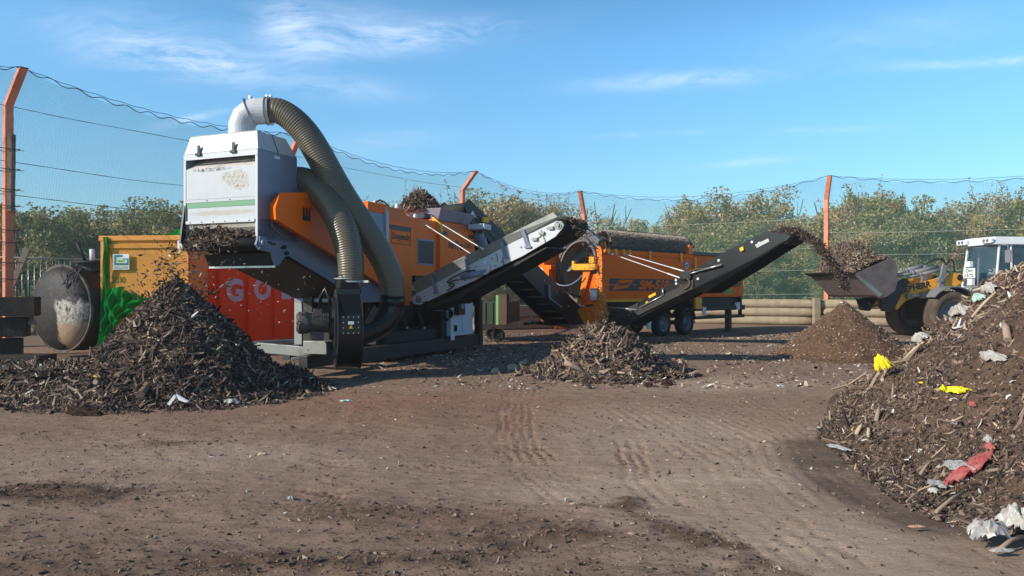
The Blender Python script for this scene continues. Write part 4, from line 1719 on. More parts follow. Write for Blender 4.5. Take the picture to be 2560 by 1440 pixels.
for i in range(9):
    a = math.pi * (.5 + .5 * i / 8)
    pts.append((-WD + .06, .42 + .42 * math.cos(a), 2.80 - .34 * (1 - math.sin(a)) * 0 - .3 * math.sin((1 - math.sin(a)) * math.pi / 2)))
prof = [(-WD + .06, .01, 2.80), (-WD + .06, .02, 2.72), (-WD + .06, .07, 2.65), (-WD + .06, .16, 2.60), (-WD + .06, .3, 2.585), (-WD + .06, .5, 2.6), (-WD + .06, .8, 2.8)]
mb.prism(prof, (WD - .12, 0, 0))
mb.build('belly_sheet', pm('dusty steel sheet', srgb(160, 154, 146), .5, metal=.3, var=.1, dirt=srgb(120, 104, 88), damt=.6), hood)
mb = MB(AF)
for (y_, z_) in ((.33, 3.75), (.3, 3.55), (.3, 3.2), (.62, 3.7), (.7, 3.5), (.03, 3.0), (.03, 2.7)):
    mb.cyl((0, y_, z_), (.008, y_, z_), .012, 8)
mb.box((.0005, .42, 3.97), (.004, .56, 4.02), 1)
mb.build_each('rivet', [M_STEEL, M_SIGNW], hood)

# conveyor flanks
side = [(646, 545), (644, 600), (640, 611), (649, 625), (679, 631), (689, 664), (697, 664), (713, 642), (722, 640), (905, 750), (990, 750), (990, 560), (880, 500), (730, 470), (725, 545)]
pr = [A(a, b) for a, b in side]
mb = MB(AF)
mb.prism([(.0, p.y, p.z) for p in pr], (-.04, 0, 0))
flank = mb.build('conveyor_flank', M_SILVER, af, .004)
mb = MB(AF)
rcx = A(655, 607)
mb.cyl((.0, rcx.y, rcx.z), (.07, rcx.y, rcx.z), .075, 16)
mb.box((.0, rcx.y - .09, rcx.z - .11), (.03, rcx.y + .09, rcx.z + .11))
mb.cyl((.07, rcx.y, rcx.z), (.1, rcx.y, rcx.z), .03, 10)
mb.build('bearing', M_BLUEG, flank, .006)
mb = MB(AF)
R = random.Random(4)
for i in range(13):
    q = A(705 + i * 19, 622 + i * 9.5)
    mb.cyl((0, q.y, q.z), (.01, q.y, q.z), .014, 8)
for (a, b) in ((672, 606), (683, 610), (706, 620)):
    q = A(a, b)
    mb.box((0, q.y - .05, q.z - .015), (.02, q.y + .05, q.z + .015), 1)
for (a, b) in ((708, 618), (714, 633)):
    q = A(a, b)
    mb.box((0, q.y - .03, q.z - .03), (.05, q.y + .03, q.z + .03), 1)
mb.build_each('bolt', [M_STEEL, M_DARK], flank)
mb = MB(AF)
mb.prism([(-WD, -.12, 2.47), (-WD, .7, 2.3), (-WD, .7, 3.2), (-WD, -.02, 3.15)], (.04, 0, 0))
mb.build('conveyor_flank', M_BLACK, af)
# belt, head roller, deflector
mb = MB(AF)
mb.cyl((-WD - .02, rcx.y, rcx.z), (-.06, rcx.y, rcx.z), .125, 24)
mb.build('head_roller', M_DARK, af)
mb = MB(AF)
mb.cyl((-WD - .1, rcx.y, rcx.z), (-WD - .02, rcx.y, rcx.z), .10, 14)
mb.box((-WD - .16, rcx.y - .1, rcx.z - .08), (-WD - .1, rcx.y + .1, rcx.z + .08))
mb.build('bearing', M_WHITE, af, .01)
mb = MB(AF)
tp0 = Vector((0, rcx.y + .02, rcx.z + .127))
e0, e1 = A(722, 640), A(905, 750)
dirn = Vector((0, e1.y - e0.y, e1.z - e0.z)).normalized()
tp1 = tp0 + dirn * 4.2
mb.prism([(-WD + .05, tp0.y, tp0.z), (-WD + .05, tp1.y, tp1.z), (-WD + .05, tp1.y, tp1.z - .02), (-WD + .05, tp0.y, tp0.z - .02)], (WD - .1, 0, 0))
mb.build('belt', M_RUBBER, af)
mb = MB(AF)
mb.prism([(-WD + .02, e0.y + .1, e0.z + .06), (-WD + .02, e1.y + .1, e1.z + .06), (-WD + .02, e1.y, e1.z), (-WD + .02, e0.y - .1, e0.z - .02)], (WD - .07, 0, 0))
mb.build('belt_underside', M_DARK, af)
d0, d1 = A(676, 632, -.05), A(688, 664, -.05)
mb = MB(AF)
mb.prism([(-WD + .1, d0.y, d0.z), (-WD + .1, d0.y + .02, d0.z), (-WD + .1, d1.y + .02, d1.z), (-WD + .1, d1.y, d1.z)], (WD - .15, 0, 0))
mb.prism([(-WD + .1, d1.y - .004, d1.z), (-WD + .1, d1.y + .03, d1.z), (-WD + .1, d1.y + .03, d1.z - .035), (-WD + .1, d1.y - .004, d1.z - .035)], (WD - .15, 0, 0), 1)
mb.build('deflector', [M_BLACKDUST, M_STEEL], af)

# orange shroud over the incline
outer = [(700, 481), (766, 481), (800, 512), (990, 640), (990, 735), (812, 624), (690, 549), (688, 520)]
inner = [(697, 481), (772, 481), (806, 510), (990, 640), (990, 740), (806, 628), (672, 548), (672, 511)]
po = [A(a, b, .24) for a, b in outer]
pi_ = [Vector((.002, p.y, p.z)) for p in [A(a, b, .002) for a, b in inner]]
mb = MB(AF)
mb.loft(pi_, po)
shroud = mb.build('shroud', M_ORANGE, af, .006)
a, b = A(754, 559, .245), A(781, 516, .245)
mb = MB(AF)
mb.box((.2405, a.y, a.z), (.248, b.y, b.z))
eb = mb.build('emblem_plate', M_ORANGE2, shroud)
mb = MB(AF)
a, b = A(757, 551, .25), A(776, 521, .25)
w3 = (b.y - a.y)
mb.box((.2485, a.y, a.z), (.253, b.y, a.z + (b.z - a.z) * .38))
for q in (0, .38, .76):
    mb.box((.2485, a.y + w3 * q, a.z + (b.z - a.z) * .384), (.253, a.y + w3 * (q + .24), b.z))
mb.build('emblem', M_INK, eb)
mb = MB(AF)  # conduit loop under shroud
pts = [A(680, 552, .03), A(680, 566, .03), A(708, 592, .03), A(716, 594, .03), A(742, 584, .03)]
mb.tube(pts, .012, 6)
mb.build('conduit', M_SILVER, af)

# tall grey case behind the hoses and the light column at the engine cover
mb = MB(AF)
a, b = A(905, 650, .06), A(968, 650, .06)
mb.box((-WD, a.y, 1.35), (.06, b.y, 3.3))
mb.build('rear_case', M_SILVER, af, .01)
mb = MB(AF)
a, b = A(945, 545, .04), A(966, 545, .04)
mb.box((-WD + .1, a.y - .4, 3.302), (.05, b.y, CZ + 3.3 - 1.6 + .22))
mb.build('rear_cover', M_ORANGE2, af, .01)
mb = MB(AF)
q = A(968, 530, .1)
mb.tube([(.08, q.y, 1.5), (.08, q.y, q.z - .05), (.0, q.y + .05, q.z + .1)], .05, 10)
mb.build('column', M_WHITE, af)
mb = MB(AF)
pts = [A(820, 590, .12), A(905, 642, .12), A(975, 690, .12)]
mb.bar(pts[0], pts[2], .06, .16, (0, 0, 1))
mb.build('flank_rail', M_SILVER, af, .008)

# orange engine cover in three bays
X1 = .10
ya, yb = A(970, 640, X1).y, A(1187, 640, X1).y
mb = MB(AF)
b1y = (A(970, 640, X1).y, A(1030, 640, X1).y)
b2y = (b1y[1], A(1100, 640, X1).y)
b3y = (b2y[1], yb)
z_st = A(972, 548, X1).z
z_t1 = A(972, 516, -.12).z
zb1 = A(1000, 754, X1).z
z3 = A(1150, 580, X1).z
z3t = A(1150, 560, -.1).z
zb3 = A(1150, 700, X1).z
zm = A(1060, 548, .0).z


def bay(mb, y0, y1, x, zl, zs, ztop, xt=-.14):
    mb.loft([Vector(p) for p in ((-WD, y0, zl), (x, y0, zl), (x, y0, zs), (xt, y0, ztop), (-WD, y0, ztop))],
            [Vector(p) for p in ((-WD, y1, zl), (x, y1, zl), (x, y1, zs), (xt, y1, ztop), (-WD, y1, ztop))])


bay(mb, b1y[0], b1y[1], X1, zb1, z_st, z_t1)
bay(mb, b2y[0] + .002, b2y[1] - .002, X1 - .08, A(1060, 690, X1 - .08).z, zm, zm + .03)
bay(mb, b3y[0], b3y[1], X1, zb3, z3, z3t)
cover = mb.build('engine_cover', M_ORANGE, af, .008)
mb = MB(AF)  # front cheeks of the orange bays; yellow stands in for sun on them
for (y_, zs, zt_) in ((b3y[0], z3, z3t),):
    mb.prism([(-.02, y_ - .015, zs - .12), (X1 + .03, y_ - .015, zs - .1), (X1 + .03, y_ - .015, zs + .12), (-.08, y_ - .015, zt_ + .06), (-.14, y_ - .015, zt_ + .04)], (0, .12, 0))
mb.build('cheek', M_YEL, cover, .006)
mb = MB(AF)
for (p0, p1) in (((974, 571), (1028, 553)), ((1103, 590), (1119, 579)), ((1171, 590), (1185, 582))):
    y0, y1 = A(p0[0], 570, X1 + .002).y, A(p1[0], 570, X1 + .002).y
    zc_ = z_st - .16 if p0[0] < 1000 else z3 - .09
    mb.box((X1 + .0005, y0, zc_ - .045), (X1 + .004, y1, zc_ + .05))
mb.build_each('dark_band', M_DECAL, cover)
# maker's plate: framed lettering
a, b = A(978, 606, X1), A(1026, 582, X1)
mb = MB(AF)
th = .014
zA, zB = a.z - .02, b.z + .03
mb.box((X1 + .0005, a.y, zA), (X1 + .005, b.y, zA + th))
mb.box((X1 + .0005, a.y, zB - th), (X1 + .005, b.y, zB))
mb.box((X1 + .0005, a.y, zA + th), (X1 + .005, a.y + th, zB - th))
mb.box((X1 + .0005, b.y - th, zA + th), (X1 + .005, b.y, zB - th))
mb.build('name_frame', M_INK, cover)
hgt = (zB - zA)
text('Doppstadt', 'lettering', M_INK, AF, (X1 + .001, a.y + .05, zA + hgt * .2), (0, 1, 0), (0, 0, 1), (b.y - a.y) - .1, hgt * .56, cover, .004, .03)
a, b = A(1120, 622, X1), A(1158, 600, X1)
text('AirFlex', 'lettering', M_INK, AF, (X1 + .001, a.y, a.z + .01), (0, 1, 0), (0, 0, 1), b.y - a.y, .22, cover, .004, .035)
a, b = A(1160, 622, X1), A(1176, 600, X1)
text('1500', 'lettering', M_INK, AF, (X1 + .001, a.y, a.z + .01 + .01), (0, 1, 0), (0, 0, 1), b.y - a.y, .13, cover, .004, .01, .15)
a, b = A(1043, 662, .02), A(1085, 611, .02)
mb = MB(AF)
mb.box((.0205, a.y, a.z), (.03, b.y, b.z + .1), 0)
mb.box((.0305, a.y + .04, a.z + .04), (.034, b.y - .04, b.z + .06), 1)
for i in range(14):
    z_ = a.z + .06 + i * (b.z - a.z) / 14
    mb.box((.0345, a.y + .05, z_), (.04, b.y - .05, z_ + .008), 1)
mb.build('grille', [M_SILVER, M_DECAL], cover)
mb = MB(AF)
a, b = A(1040, 712, .03), A(1082, 682, .03)
mb.box((-.6, a.y, a.z), (.0, b.y + .2, b.z - .02))
mb.build('recess', M_DARK, af)
mb = MB(AF)
mb.box((X1 - .3, A(1008, 755, X1).y, zb1 - .09), (X1, A(1024, 755, X1).y, zb1 - .003))
mb.build('bracket', M_ORANGE2, af, .006)
# beacons, cable and little fittings on the roof
mb = MB(AF)
for (px, py) in ((938, 512), (993, 519), (1038, 545), (1092, 553), (1078, 549)):
    q = A(px, py, -.25)
    mb.lathe((q.x, q.y, q.z - .02), (0, 0, 1), [(0, .05), (.09, .05), (.12, .03), (.13, .001)], 12)
mb.build_each('roof_lamp', M_WHITE, af)
mb = MB(AF)
pts = [A(940, 506, -.2), A(950, 500, -.2), A(962, 506, -.2), A(973, 517, -.2)]
mb.tube(pts, .02, 6)
q = A(1058, 540, -.5)
mb.box((q.x - .2, q.y - .3, q.z - .08), (q.x + .2, q.y + .3, q.z + .04))
mb.build('roof_cable', M_BLACK, af)

# feed hopper at the back
ha, hb = A(1100, 550, -.05), A(1183, 550, -.05)
zh0, zh1 = A(1140, 556, -.05).z, A(1140, 528, -.05).z
mb = MB(AF)
lo = [(-WD + .15, ha.y + .1, zh0), (-.15, ha.y + .1, zh0), (-.15, hb.y - .1, zh0), (-WD + .15, hb.y - .1, zh0)]
up = [(-WD + .05, ha.y, zh1), (-.02, ha.y, zh1), (-.02, hb.y + .1, zh1), (-WD + .05, hb.y + .1, zh1)]
mb.loft([Vector(p) for p in lo], [Vector(p) for p in up])
mb.build('feed_hopper', pm('hopper steel', srgb(150, 140, 156), .45, var=.06, dirt=DUST, damt=.4), af, .01)

# base frame, sole plate, dark innards
mb = MB(AF)
XB = .32
yA_, yB_ = A(905, 880, XB).y, A(1208, 866, XB).y
zb0, zb2 = .12, .42
mb.box((XB - .2, yA_, zb0), (XB, yB_, zb2))
mb.box((-WD, yA_, zb0), (-WD + .2, yB_, zb2))
for q in np.linspace(yA_ + .3, yB_ - .2, 6):
    mb.box((-WD + .2, q - .1, zb0 + .05), (XB - .2, q + .1, zb2 - .05))
mb.box((XB - .25, yA_ - 1.7, .16), (XB - .05, yA_ - .002, .40))
mb.build('base_frame', M_BLACKDUST, af, .01)
mb = MB(AF)
q0, q1 = A(945, 800, .1).y, A(1115, 800, .1).y
mb.box((-WD + .1, q0, zb2 + .002), (.05, q1 + 1.2, .74))
mb.box((-WD + .1, q0, .742), (-.5, q1 + 1.6, 1.6))
mb.box((.052, q0 + .2, .43), (.2, q1 - .3, .68))
mb.build('plinth', M_DARK, af, .01)
mb = MB(AF)
a0 = A(968, 800, .12)
mb.box((-.3, a0.y - .12, zb2), (.12, a0.y + .12, 1.45))
mb.build('leg_column', M_BLACK, af, .01)
for pth in ([(1002, 762), (1000, 785), (1008, 805), (1012, 825)], [(1040, 762), (1046, 790), (1054, 808), (1056, 826)]):
    mb = MB(AF)
    mb.tube([A(a, b, .12) for a, b in pth], .07, 10)
    q = A(*pth[-1], .12)
    mb.cyl(q + Vector((0, 0, .03)), q + Vector((0, 0, .08)), .08, 12, 1)
    mb.build('duct_hose', [M_RUBBER, M_STEEL], af)
mb = MB(AF)  # hoop frame at the rear end
yh = A(1203, 800, .34).y
zh = A(1203, 737, .34).z
mb.bar((.26, yh, zb0), (.26, yh, zh - .14), .18, .18, (0, 1, 0))
mb.bar((.26, yh, zh - .14), (.26, yh - .16, zh), .18, .18, (0, 1, 0))
mb.bar((.26, yh - .15, zh), (.26, yh - 1.3, zh), .18, .18, (1, 0, 0))
mb.bar((-WD + .1, yh, zb0), (-WD + .1, yh, zh - .1), .18, .18, (0, 1, 0))
mb.bar((.17, yh, zh - .2), (-WD + .2, yh, zh - .2), .18, .18, (0, 0, 1))
mb.build('hoop_frame', M_BLACK, af, .02)

# switch cabinet
XC = .42
c0, c1 = A(1127, 853, XC), A(1182, 747, XC)
mb = MB(AF)
mb.box((XC - .5, c0.y, .46), (XC, c1.y, CZ + .0 + (c1.z - 1.6)))
cab = mb.build('switch_cabinet', pm('cabinet paint', srgb(206, 208, 220), .4, var=.03, dirt=srgb(150, 146, 150), damt=.3), af, .008)
ym = A(1155, 800, XC).y
mb = MB(AF)
mb.box((XC + .0005, ym - .006, .5), (XC + .003, ym + .006, c1.z - .03))
mb.box((XC + .0005, ym + .05, .98), (XC + .03, ym + .08, 1.3))
q = A(1139, 821, XC)
mb.box((XC + .0005, q.y - .08, q.z - .08), (XC + .02, q.y + .04, q.z + .09))
mb.box((XC + .0205, q.y - .03, q.z - .03), (XC + .05, q.y + .0, q.z + .06))
mb.build_each('handle', M_DARK, cab)
q = A(1142, 772, XC)
mb = MB(AF)
mb.box((XC + .0005, q.y - .16, q.z - .15), (XC + .14, q.y + .2, q.z + .16))
mb.box((XC + .141, q.y - .02, q.z + .0), (XC + .146, q.y + .15, q.z + .12), 1)
mb.build('control_box', [M_BLACK, M_BLUEG], cab, .01)
mb = MB(AF)
mb.box((XC + .0005, c0.y + .0, .36), (XC + .006, c0.y + .2, .52))
mb.build('notice', M_SIGNW, cab)
mb = MB(AF)
q = A(1116, 785, .45)
for i in range(4):
    pts = []
    for j in range(13):
        a = 2 * math.pi * j / 12
        pts.append(q + Vector((.02 * i, math.cos(a) * (.17 + .02 * i), math.sin(a) * (.16 - .015 * i))))
    mb.tube(pts, .02, 6)
mb.build('cable_coil', M_BLACK, af)
mb = MB(AF)
q = A(1112, 845, .3)
mb.box((-.3, A(1103, 820, .3).y, .43), (.3, A(1125, 820, .3).y, 1.1))
mb.build('cable_tray', M_DARK, af)

# skid rails running out to the front
mb = MB(AF)
for (a, b, c, d, dep) in ((622, 866, 818, 884, 1), (728, 894, 812, 886, 0)):
    if dep:
        p0, p1 = AF.at(a, b, 15.6), AF.at(c, d, 15.0)
        mb.bar(p0, p1, .12, .2)
    else:
        p0, p1 = AF.at(a, b + 4, 14.5), AF.at(c, d, 14.6)
        mb.bar(p0, p1, .07, .06)
p0, p1 = AF.at(625, 858, 16.6), AF.at(745, 852, 17.2)
mb.bar(p0, p1, .1, .08)
mb.build_each('skid_rail', M_GALV, af, .01)
mb = MB(AF)
p = AF.at(752, 800, 17.0)
mb.box((p.x - .1, p.y - .1, .3), (p.x + .1, p.y + .1, 1.9))
p = AF.at(776, 800, 16.6)
mb.box((p.x - .12, p.y - .1, .3), (p.x + .12, p.y + .1, 1.9), 1)
mb.build_each('front_leg', [M_GALV, M_DARK], af)
mb = MB(AF)
p = AF.at(798, 862, 14.25)
mb.box((p.x - .28, p.y - .12, .42), (p.x + .25, p.y + .12, .66))
mb.build('motor_foot', M_GALV, af, .01)

# fan: scroll case seen edge on, motor to its left, inlet bend to its right
FC = P(868, 822, 13.95)
fe = Vector((-.955, -.296, 0)).normalized()     # shaft axis, pointing to the motor
fq = Vector((-fe.y * -1, fe.x * -1, 0))          # across the case, towards the camera
if fq.y > 0:
    fq = -fq
M_fan = Matrix((fe.to_4d(), fq.to_4d(), Vector((0, 0, 1, 0)), Vector((FC.x, FC.y, FC.z, 1)))).transposed()
for i in range(3):
    M_fan[3][i] = 0
FF = Frame(0, 0, 0)
FF.M = M_fan
M_fan[3][3] = 1
fan_mb = MB(FF)
RF = .715
pr = []
for i in range(40):
    a = math.radians(60) + 2 * math.pi * i / 40 * (300 / 360)
    pr.append((RF * math.cos(a), RF * math.sin(a)))
pr = [(q, z) for q, z in pr]
HT = .74
ring_pts = []
for i in range(41):
    a = math.radians(62) - math.radians(304) * i / 40
    ring_pts.append((.2, RF * math.cos(a), RF * math.sin(a)))
outl = [(.2, -.33, HT), (.2, .33, HT)]
poly = [outl[1]] + ring_pts + [outl[0]]
fan_mb.prism(poly, (-.4, 0, 0))
fan = fan_mb.build('fan_case', M_BLACK, af, .008)
mb = MB(FF)
mb.ring((.21, 0, 0), (1, 0, 0), .6, RF + .03, .018, 48)
mb.ring((-.21, 0, 0), (1, 0, 0), .6, RF + .03, .018, 48)
mb.lathe((.2, 0, 0), (1, 0, 0), [(0.002, .38), (.05, .36), (.05, .2), (.12, .2), (.12, .001)], 32, 0, False)
for i in range(3):
    a = math.radians(20 + 120 * i)
    mb.box((.202, math.cos(a) * .45 - .03, -.5), (.25, math.cos(a) * .45 + .03, .55))
mb.build('case_flange', M_BLACKDUST, fan)
mb = MB(FF)
zq = .10
yq = RF + .005
mb.box((-.15, yq - .06, zq - .16), (.15, yq + .012, zq + .16), 0)
for i in range(4):
    for j in range(4):
        if i in (0, 3) or j in (0, 3):
            c = Vector((-.13 + i * .087, yq + .012, zq - .14 + j * .093))
            mb.cyl(c, c + Vector((0, .01, 0)), .012, 8, 1)
mb.box((-.05, yq + .0125, zq + .01), (.05, yq + .016, zq + .065), 2)
mb.prism([(-.035, yq + .0125, zq - .06), (.035, yq + .0125, zq - .06), (0, yq + .0125, zq + .005)], (0, .004, 0), 3)
mb.build('hatch_plate', [M_BLACK, M_STEEL, M_SIGNW, M_WARNY], fan)
mb = MB(FF)  # square to round adaptor
zz = HT
seg = 24
lo_, up_ = [], []
for i in range(seg):
    a = 2 * math.pi * (i + .5) / seg
    cx_, cy_ = math.cos(a), math.sin(a)
    m_ = max(abs(cx_), abs(cy_))
    lo_.append(Vector((.2 * cx_ / m_, .33 * cy_ / m_, zz + .002)))
    up_.append(Vector((.215 * cx_, .215 * cy_, zz + .17)))
mb.loft(lo_, up_)
mb.cyl((0, 0, zz + .17), (0, 0, zz + .24), .218, 24)
mb.ring((0, 0, zz + .18), (0, 0, 1), .2, .26, .02, 28, 1)
mb.build('outlet_adaptor', [M_BLACK, M_STEEL], fan)
mb = MB(FF)
mz = .12
prof = [(.32, .001), (.32, .12), (.34, .19), (.36, .19), (.36, .165)]
mb.lathe((0, 0, mz), (1, 0, 0), prof, 28, 0, False)
for i in range(18):
    x0 = .36 + i * .019
    mb.lathe((0, 0, mz), (1, 0, 0), [(x0, .165), (x0, .175 + .012 * (i % 2)), (x0 + .019, .175 + .012 * (i % 2)), (x0 + .019, .165)], 28, 0, False)
mb.lathe((0, 0, mz), (1, 0, 0), [(.70, .165), (.70, .2), (.86, .2), (.9, .15), (.9, .001)], 28, 0, False)
mb.box((.42, -.13, mz - .3), (.66, .13, mz - .16))
mb.box((.45, -.08, mz + .17), (.6, .08, mz + .25))
mb.build('motor', pm('dusty motor paint', srgb(92, 84, 80), .6, var=.1, dirt=srgb(120, 100, 82), damt=.6), af, .004)
mb = MB(FF)
mb.tube([(.5, 0, mz + .24), (.48, .05, mz + .45), (.4, .1, mz + .62), (.33, .12, mz + .45), (.31, .12, mz + .3)], .035, 8)
mb.build('motor_cable', M_BLACK, af)


def smooth_path(ctrl, k):
    """Catmull-Rom through control points"""
    pts = [Vector(p) for p in ctrl]
    pts = [pts[0] * 2 - pts[1]] + pts + [pts[-1] * 2 - pts[-2]]
    out = []
    n_ = len(pts) - 3
    for s_ in range(n_):
        p0, p1, p2, p3 = pts[s_:s_ + 4]
        for i in range(k):
            q = i / k
            out.append(.5 * ((2 * p1) + (p2 - p0) * q + (2 * p0 - 5 * p1 + 4 * p2 - p3) * q * q + (3 * p1 - p0 - 3 * p2 + p3) * q ** 3))
    out.append(pts[-2])
    return out


def resample(pts, step):
    d = [0]
    for i in range(1, len(pts)):
        d.append(d[-1] + (pts[i] - pts[i - 1]).length)
    n_ = max(3, int(d[-1] / step))
    out, j = [], 0
    for i in range(n_ + 1):
        s_ = d[-1] * i / n_
        while j < len(d) - 2 and d[j + 1] < s_:
            j += 1
        q = (s_ - d[j]) / max(1e-9, d[j + 1] - d[j])
        out.append(pts[j].lerp(pts[j + 1], q))
    return out


M_HOSE = pm('ribbed hose', srgb(88, 81, 68), .42, var=.10, scale=3, dirt=srgb(120, 104, 82), dlo=.5, dhi=.8, damt=.35, dscale=2.5, spec=.6)
M_HOSER = pm('hose spiral rib', srgb(100, 91, 74), .3, var=.08, spec=.7)


def hose(ctrl, r, name):
    pts = resample(smooth_path([AF.at(a, b, d) for a, b, d in ctrl], 14), .0075)
    rr, mi = [], []
    for i in range(len(pts)):
        q = i / (len(pts) - 1)
        rr.append(r * (1 + .20 * math.sin(math.pi * q) ** .8) * (1.0 + (.014, .009, -.005, -.008, -.005, .009)[i % 6]))
    mb = MB(AF)
    mb.tube(pts, rr, 32)
    seg = 32
    for i in range(len(pts) - 1):
        if i % 6 in (0, 5):
            for j in range(seg):
                mb.m[i * seg + j] = 1
    return mb.build(name, [M_HOSE, M_HOSER], af)


hose([(877, 716, 13.95), (877, 675, 13.95), (873, 632, 13.98), (860, 580, 14.02), (838, 530, 14.1), (808, 486, 14.2), (776, 458, 14.32), (742, 448, 14.45), (712, 450, 14.55)], .222, 'suction_hose')
hose([(672, 277, 14.05), (698, 278, 14.05), (732, 299, 14.08), (767, 337, 14.14), (801, 393, 14.2), (832, 450, 14.27), (864, 504, 14.33), (898, 553, 14.4), (931, 602, 14.46), (960, 652, 14.52), (978, 700, 14.58), (982, 742, 14.6)], .222, 'suction_hose')
mb = MB(AF)
mb.tube([AF.at(a, b, d) for a, b, d in ((605, 340, 14.05), (605, 313, 14.05), (613, 293, 14.05), (629, 281, 14.05), (645, 278, 14.05), (674, 277, 14.05))], .242, 28, 0, True, False)
elb = mb.build('outlet_bend', M_WHITE, af)
mb = MB(AF)
ux = (AF.at(674, 277, 14.05) - AF.at(645, 278, 14.05)).normalized()
for px in (626, 668, 677):
    c = AF.at(px, 279 if px < 640 else 277.5, 14.05)
    d = ux if px > 640 else (AF.at(645, 278, 14.05) - AF.at(613, 293, 14.05)).normalized()
    mb.ring(c, d, .2, .265, .016, 32)
    mb.box((c.x - .02, c.y - .03, c.z + .24), (c.x + .02, c.y + .03, c.z + .29))
mb.build('clamp_ring', M_STEEL, elb)
# lower connectors
mb = MB(AF)
p0, p1 = AF.at(982, 738, 14.6), AF.at(980, 766, 14.62)
mb.cyl(p0, p1, .235, 28)
mb.ring(p0, (p1 - p0), .2, .25, .02, 28, 1)
pth = [(981, 764, 14.62), (974, 786, 14.6), (958, 806, 14.52), (934, 822, 14.4), (900, 834, 14.2), (872, 836, 14.05)]
mb.tube([AF.at(*p) for p in pth], .238, 14, 0, True, False)
mb.bar(AF.at(938, 770, 14.3), AF.at(914, 812, 14.1), .05, .16)
mb.build('inlet_bend', M_BLACK, af)
mb = MB(AF)
p0 = AF.at(878, 704, 13.95)
mb.ring(p0, (0, 0, 1), .21, .245, .03, 28)
mb.box((p0.x + .22, p0.y - .02, p0.z - .02), (p0.x + .38, p0.y + .02, p0.z + .02))
mb.build('hose_clamp', M_STEEL, af)

# white side conveyor reaching out to the right
CF = Frame(-2.02, 17.65, math.atan2(-2.2, 3.2))   # x along it, y to its far side
PL = -.46


def C(px, py, y=PL):
    return CF.y(px, py, y)


plate = [(1028, 745), (1036, 737), (1076, 715), (1137, 682), (1210, 644), (1281, 606), (1392, 552), (1403, 553), (1409, 562), (1405, 572), (1388, 592), (1305, 641), (1229, 676), (1185, 702), (1107, 735), (1050, 762), (1034, 760)]
pp = [C(*p) for p in plate]
mb = MB(CF)
mb.prism(pp, (0, .035, 0))
cplate = mb.build('side_conveyor_plate', M_WHITE, af, .004)
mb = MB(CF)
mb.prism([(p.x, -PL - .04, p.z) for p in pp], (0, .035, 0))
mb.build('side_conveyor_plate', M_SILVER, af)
mb = MB(CF)
hp, tp = C(1396, 566), C(1047, 748)
for p, r_ in ((hp, .13), (tp, .11)):
    mb.cyl((p.x, PL + .04, p.z), (p.x, -PL - .05, p.z), r_, 20)
dn = (hp - tp).normalized()
nn = Vector((-dn.z, 0, dn.x))
for s_ in (1, -1):
    a0, a1 = tp + nn * (.12 * s_), hp + nn * (.14 * s_)
    mb.prism([(a0.x, PL + .04, a0.z), (a1.x, PL + .04, a1.z), (a1.x, PL + .04, a1.z - .02), (a0.x, PL + .04, a0.z - .02)], (0, -2 * PL - .09, 0))
mb.lathe((hp.x, PL + .05, hp.z), (0, 1, 0), [(0, .15), (-2 * PL - .1, .15)], 20)
mb.build('conveyor_belt', M_RUBBER, af)
mb = MB(CF)
b0, b1 = C(1115, 742), C(1362, 614)
mb.prism([(b0.x, PL + .06, b0.z - .02), (b1.x, PL + .06, b1.z - .02), (b1.x, PL + .06, b1.z - .05), (b0.x, PL + .06, b0.z - .16)], (0, -2 * PL - .12, 0))
b2 = C(1060, 765)
mb.prism([(b2.x, PL + .1, b2.z + .05), (b0.x - .02, PL + .1, b0.z - .0), (b0.x - .02, PL + .1, b0.z - .1), (b2.x, PL + .1, b2.z - .1)], (0, -2 * PL - .2, 0))
mb.build('conveyor_underframe', M_DARK, af)
mb = MB(CF)
sk = [(1031, 707), (1116, 662), (1258, 593), (1382, 531), (1394, 542), (1392, 551), (1281, 605), (1210, 643), (1137, 681), (1040, 735)]
lo_e = [C(a, b, PL + .01) for a, b in sk[5:]]
hi_e = [C(a, b, PL - .05) for a, b in sk[:5]]
poly = hi_e + lo_e
mb.prism(poly, (0, .012, 0))
mb.build('skirt', M_GALV, af)
mb = MB(CF)
q = C(1380, 531, -PL)
far_e = [(p.x, -PL - .02, p.z + .02) for p in [C(a, b) for a, b in ((1040, 735), (1392, 551), (1382, 531), (1031, 707))]]
mb.prism(far_e, (0, .012, 0))
mb.build('skirt', M_GALV, af)
for (a, b, c, d) in ((1077, 693, 1089, 729), (1161, 653, 1172, 688), (1252, 607, 1262, 641), (1305, 579, 1318, 614)):
    p0, p1 = C(a, b, PL - .07), C(c, d, PL - .015)
    mb = MB(CF)
    mb.prism([(p0.x - .04, p0.y, p0.z + .05), (p0.x + .04, p0.y, p0.z + .05), (p1.x + .07, p1.y, p1.z), (p1.x - .03, p1.y, p1.z - .03)], (0, .012, 0))
    mb.box((p1.x - .05, p1.y - .03, p1.z - .05), (p1.x + .1, p1.y + .0, p1.z - .01))
    mb.build('skirt_bracket', M_SILVER, cplate)
mb = MB(CF)
p0, p1 = C(1154, 694, PL - .05), C(1205, 682, PL - .05)
mb.cyl(p0, p1, .06, 14)
mb.cyl(C(1195, 685, PL - .05), C(1214, 676, PL - .05), .035, 10)
mb.build('fold_cylinder', M_SILVER, cplate)
mb = MB(CF)
q = C(1213, 669, PL)
mb.cyl(q + Vector((0, -.04, 0)), q + Vector((0, -.002, 0)), .15, 24)
mb.cyl(q + Vector((0, -.06, 0)), q + Vector((0, -.04, 0)), .045, 14)
mb.build('pivot_disc', M_WHITE, cplate)
mb = MB(CF)
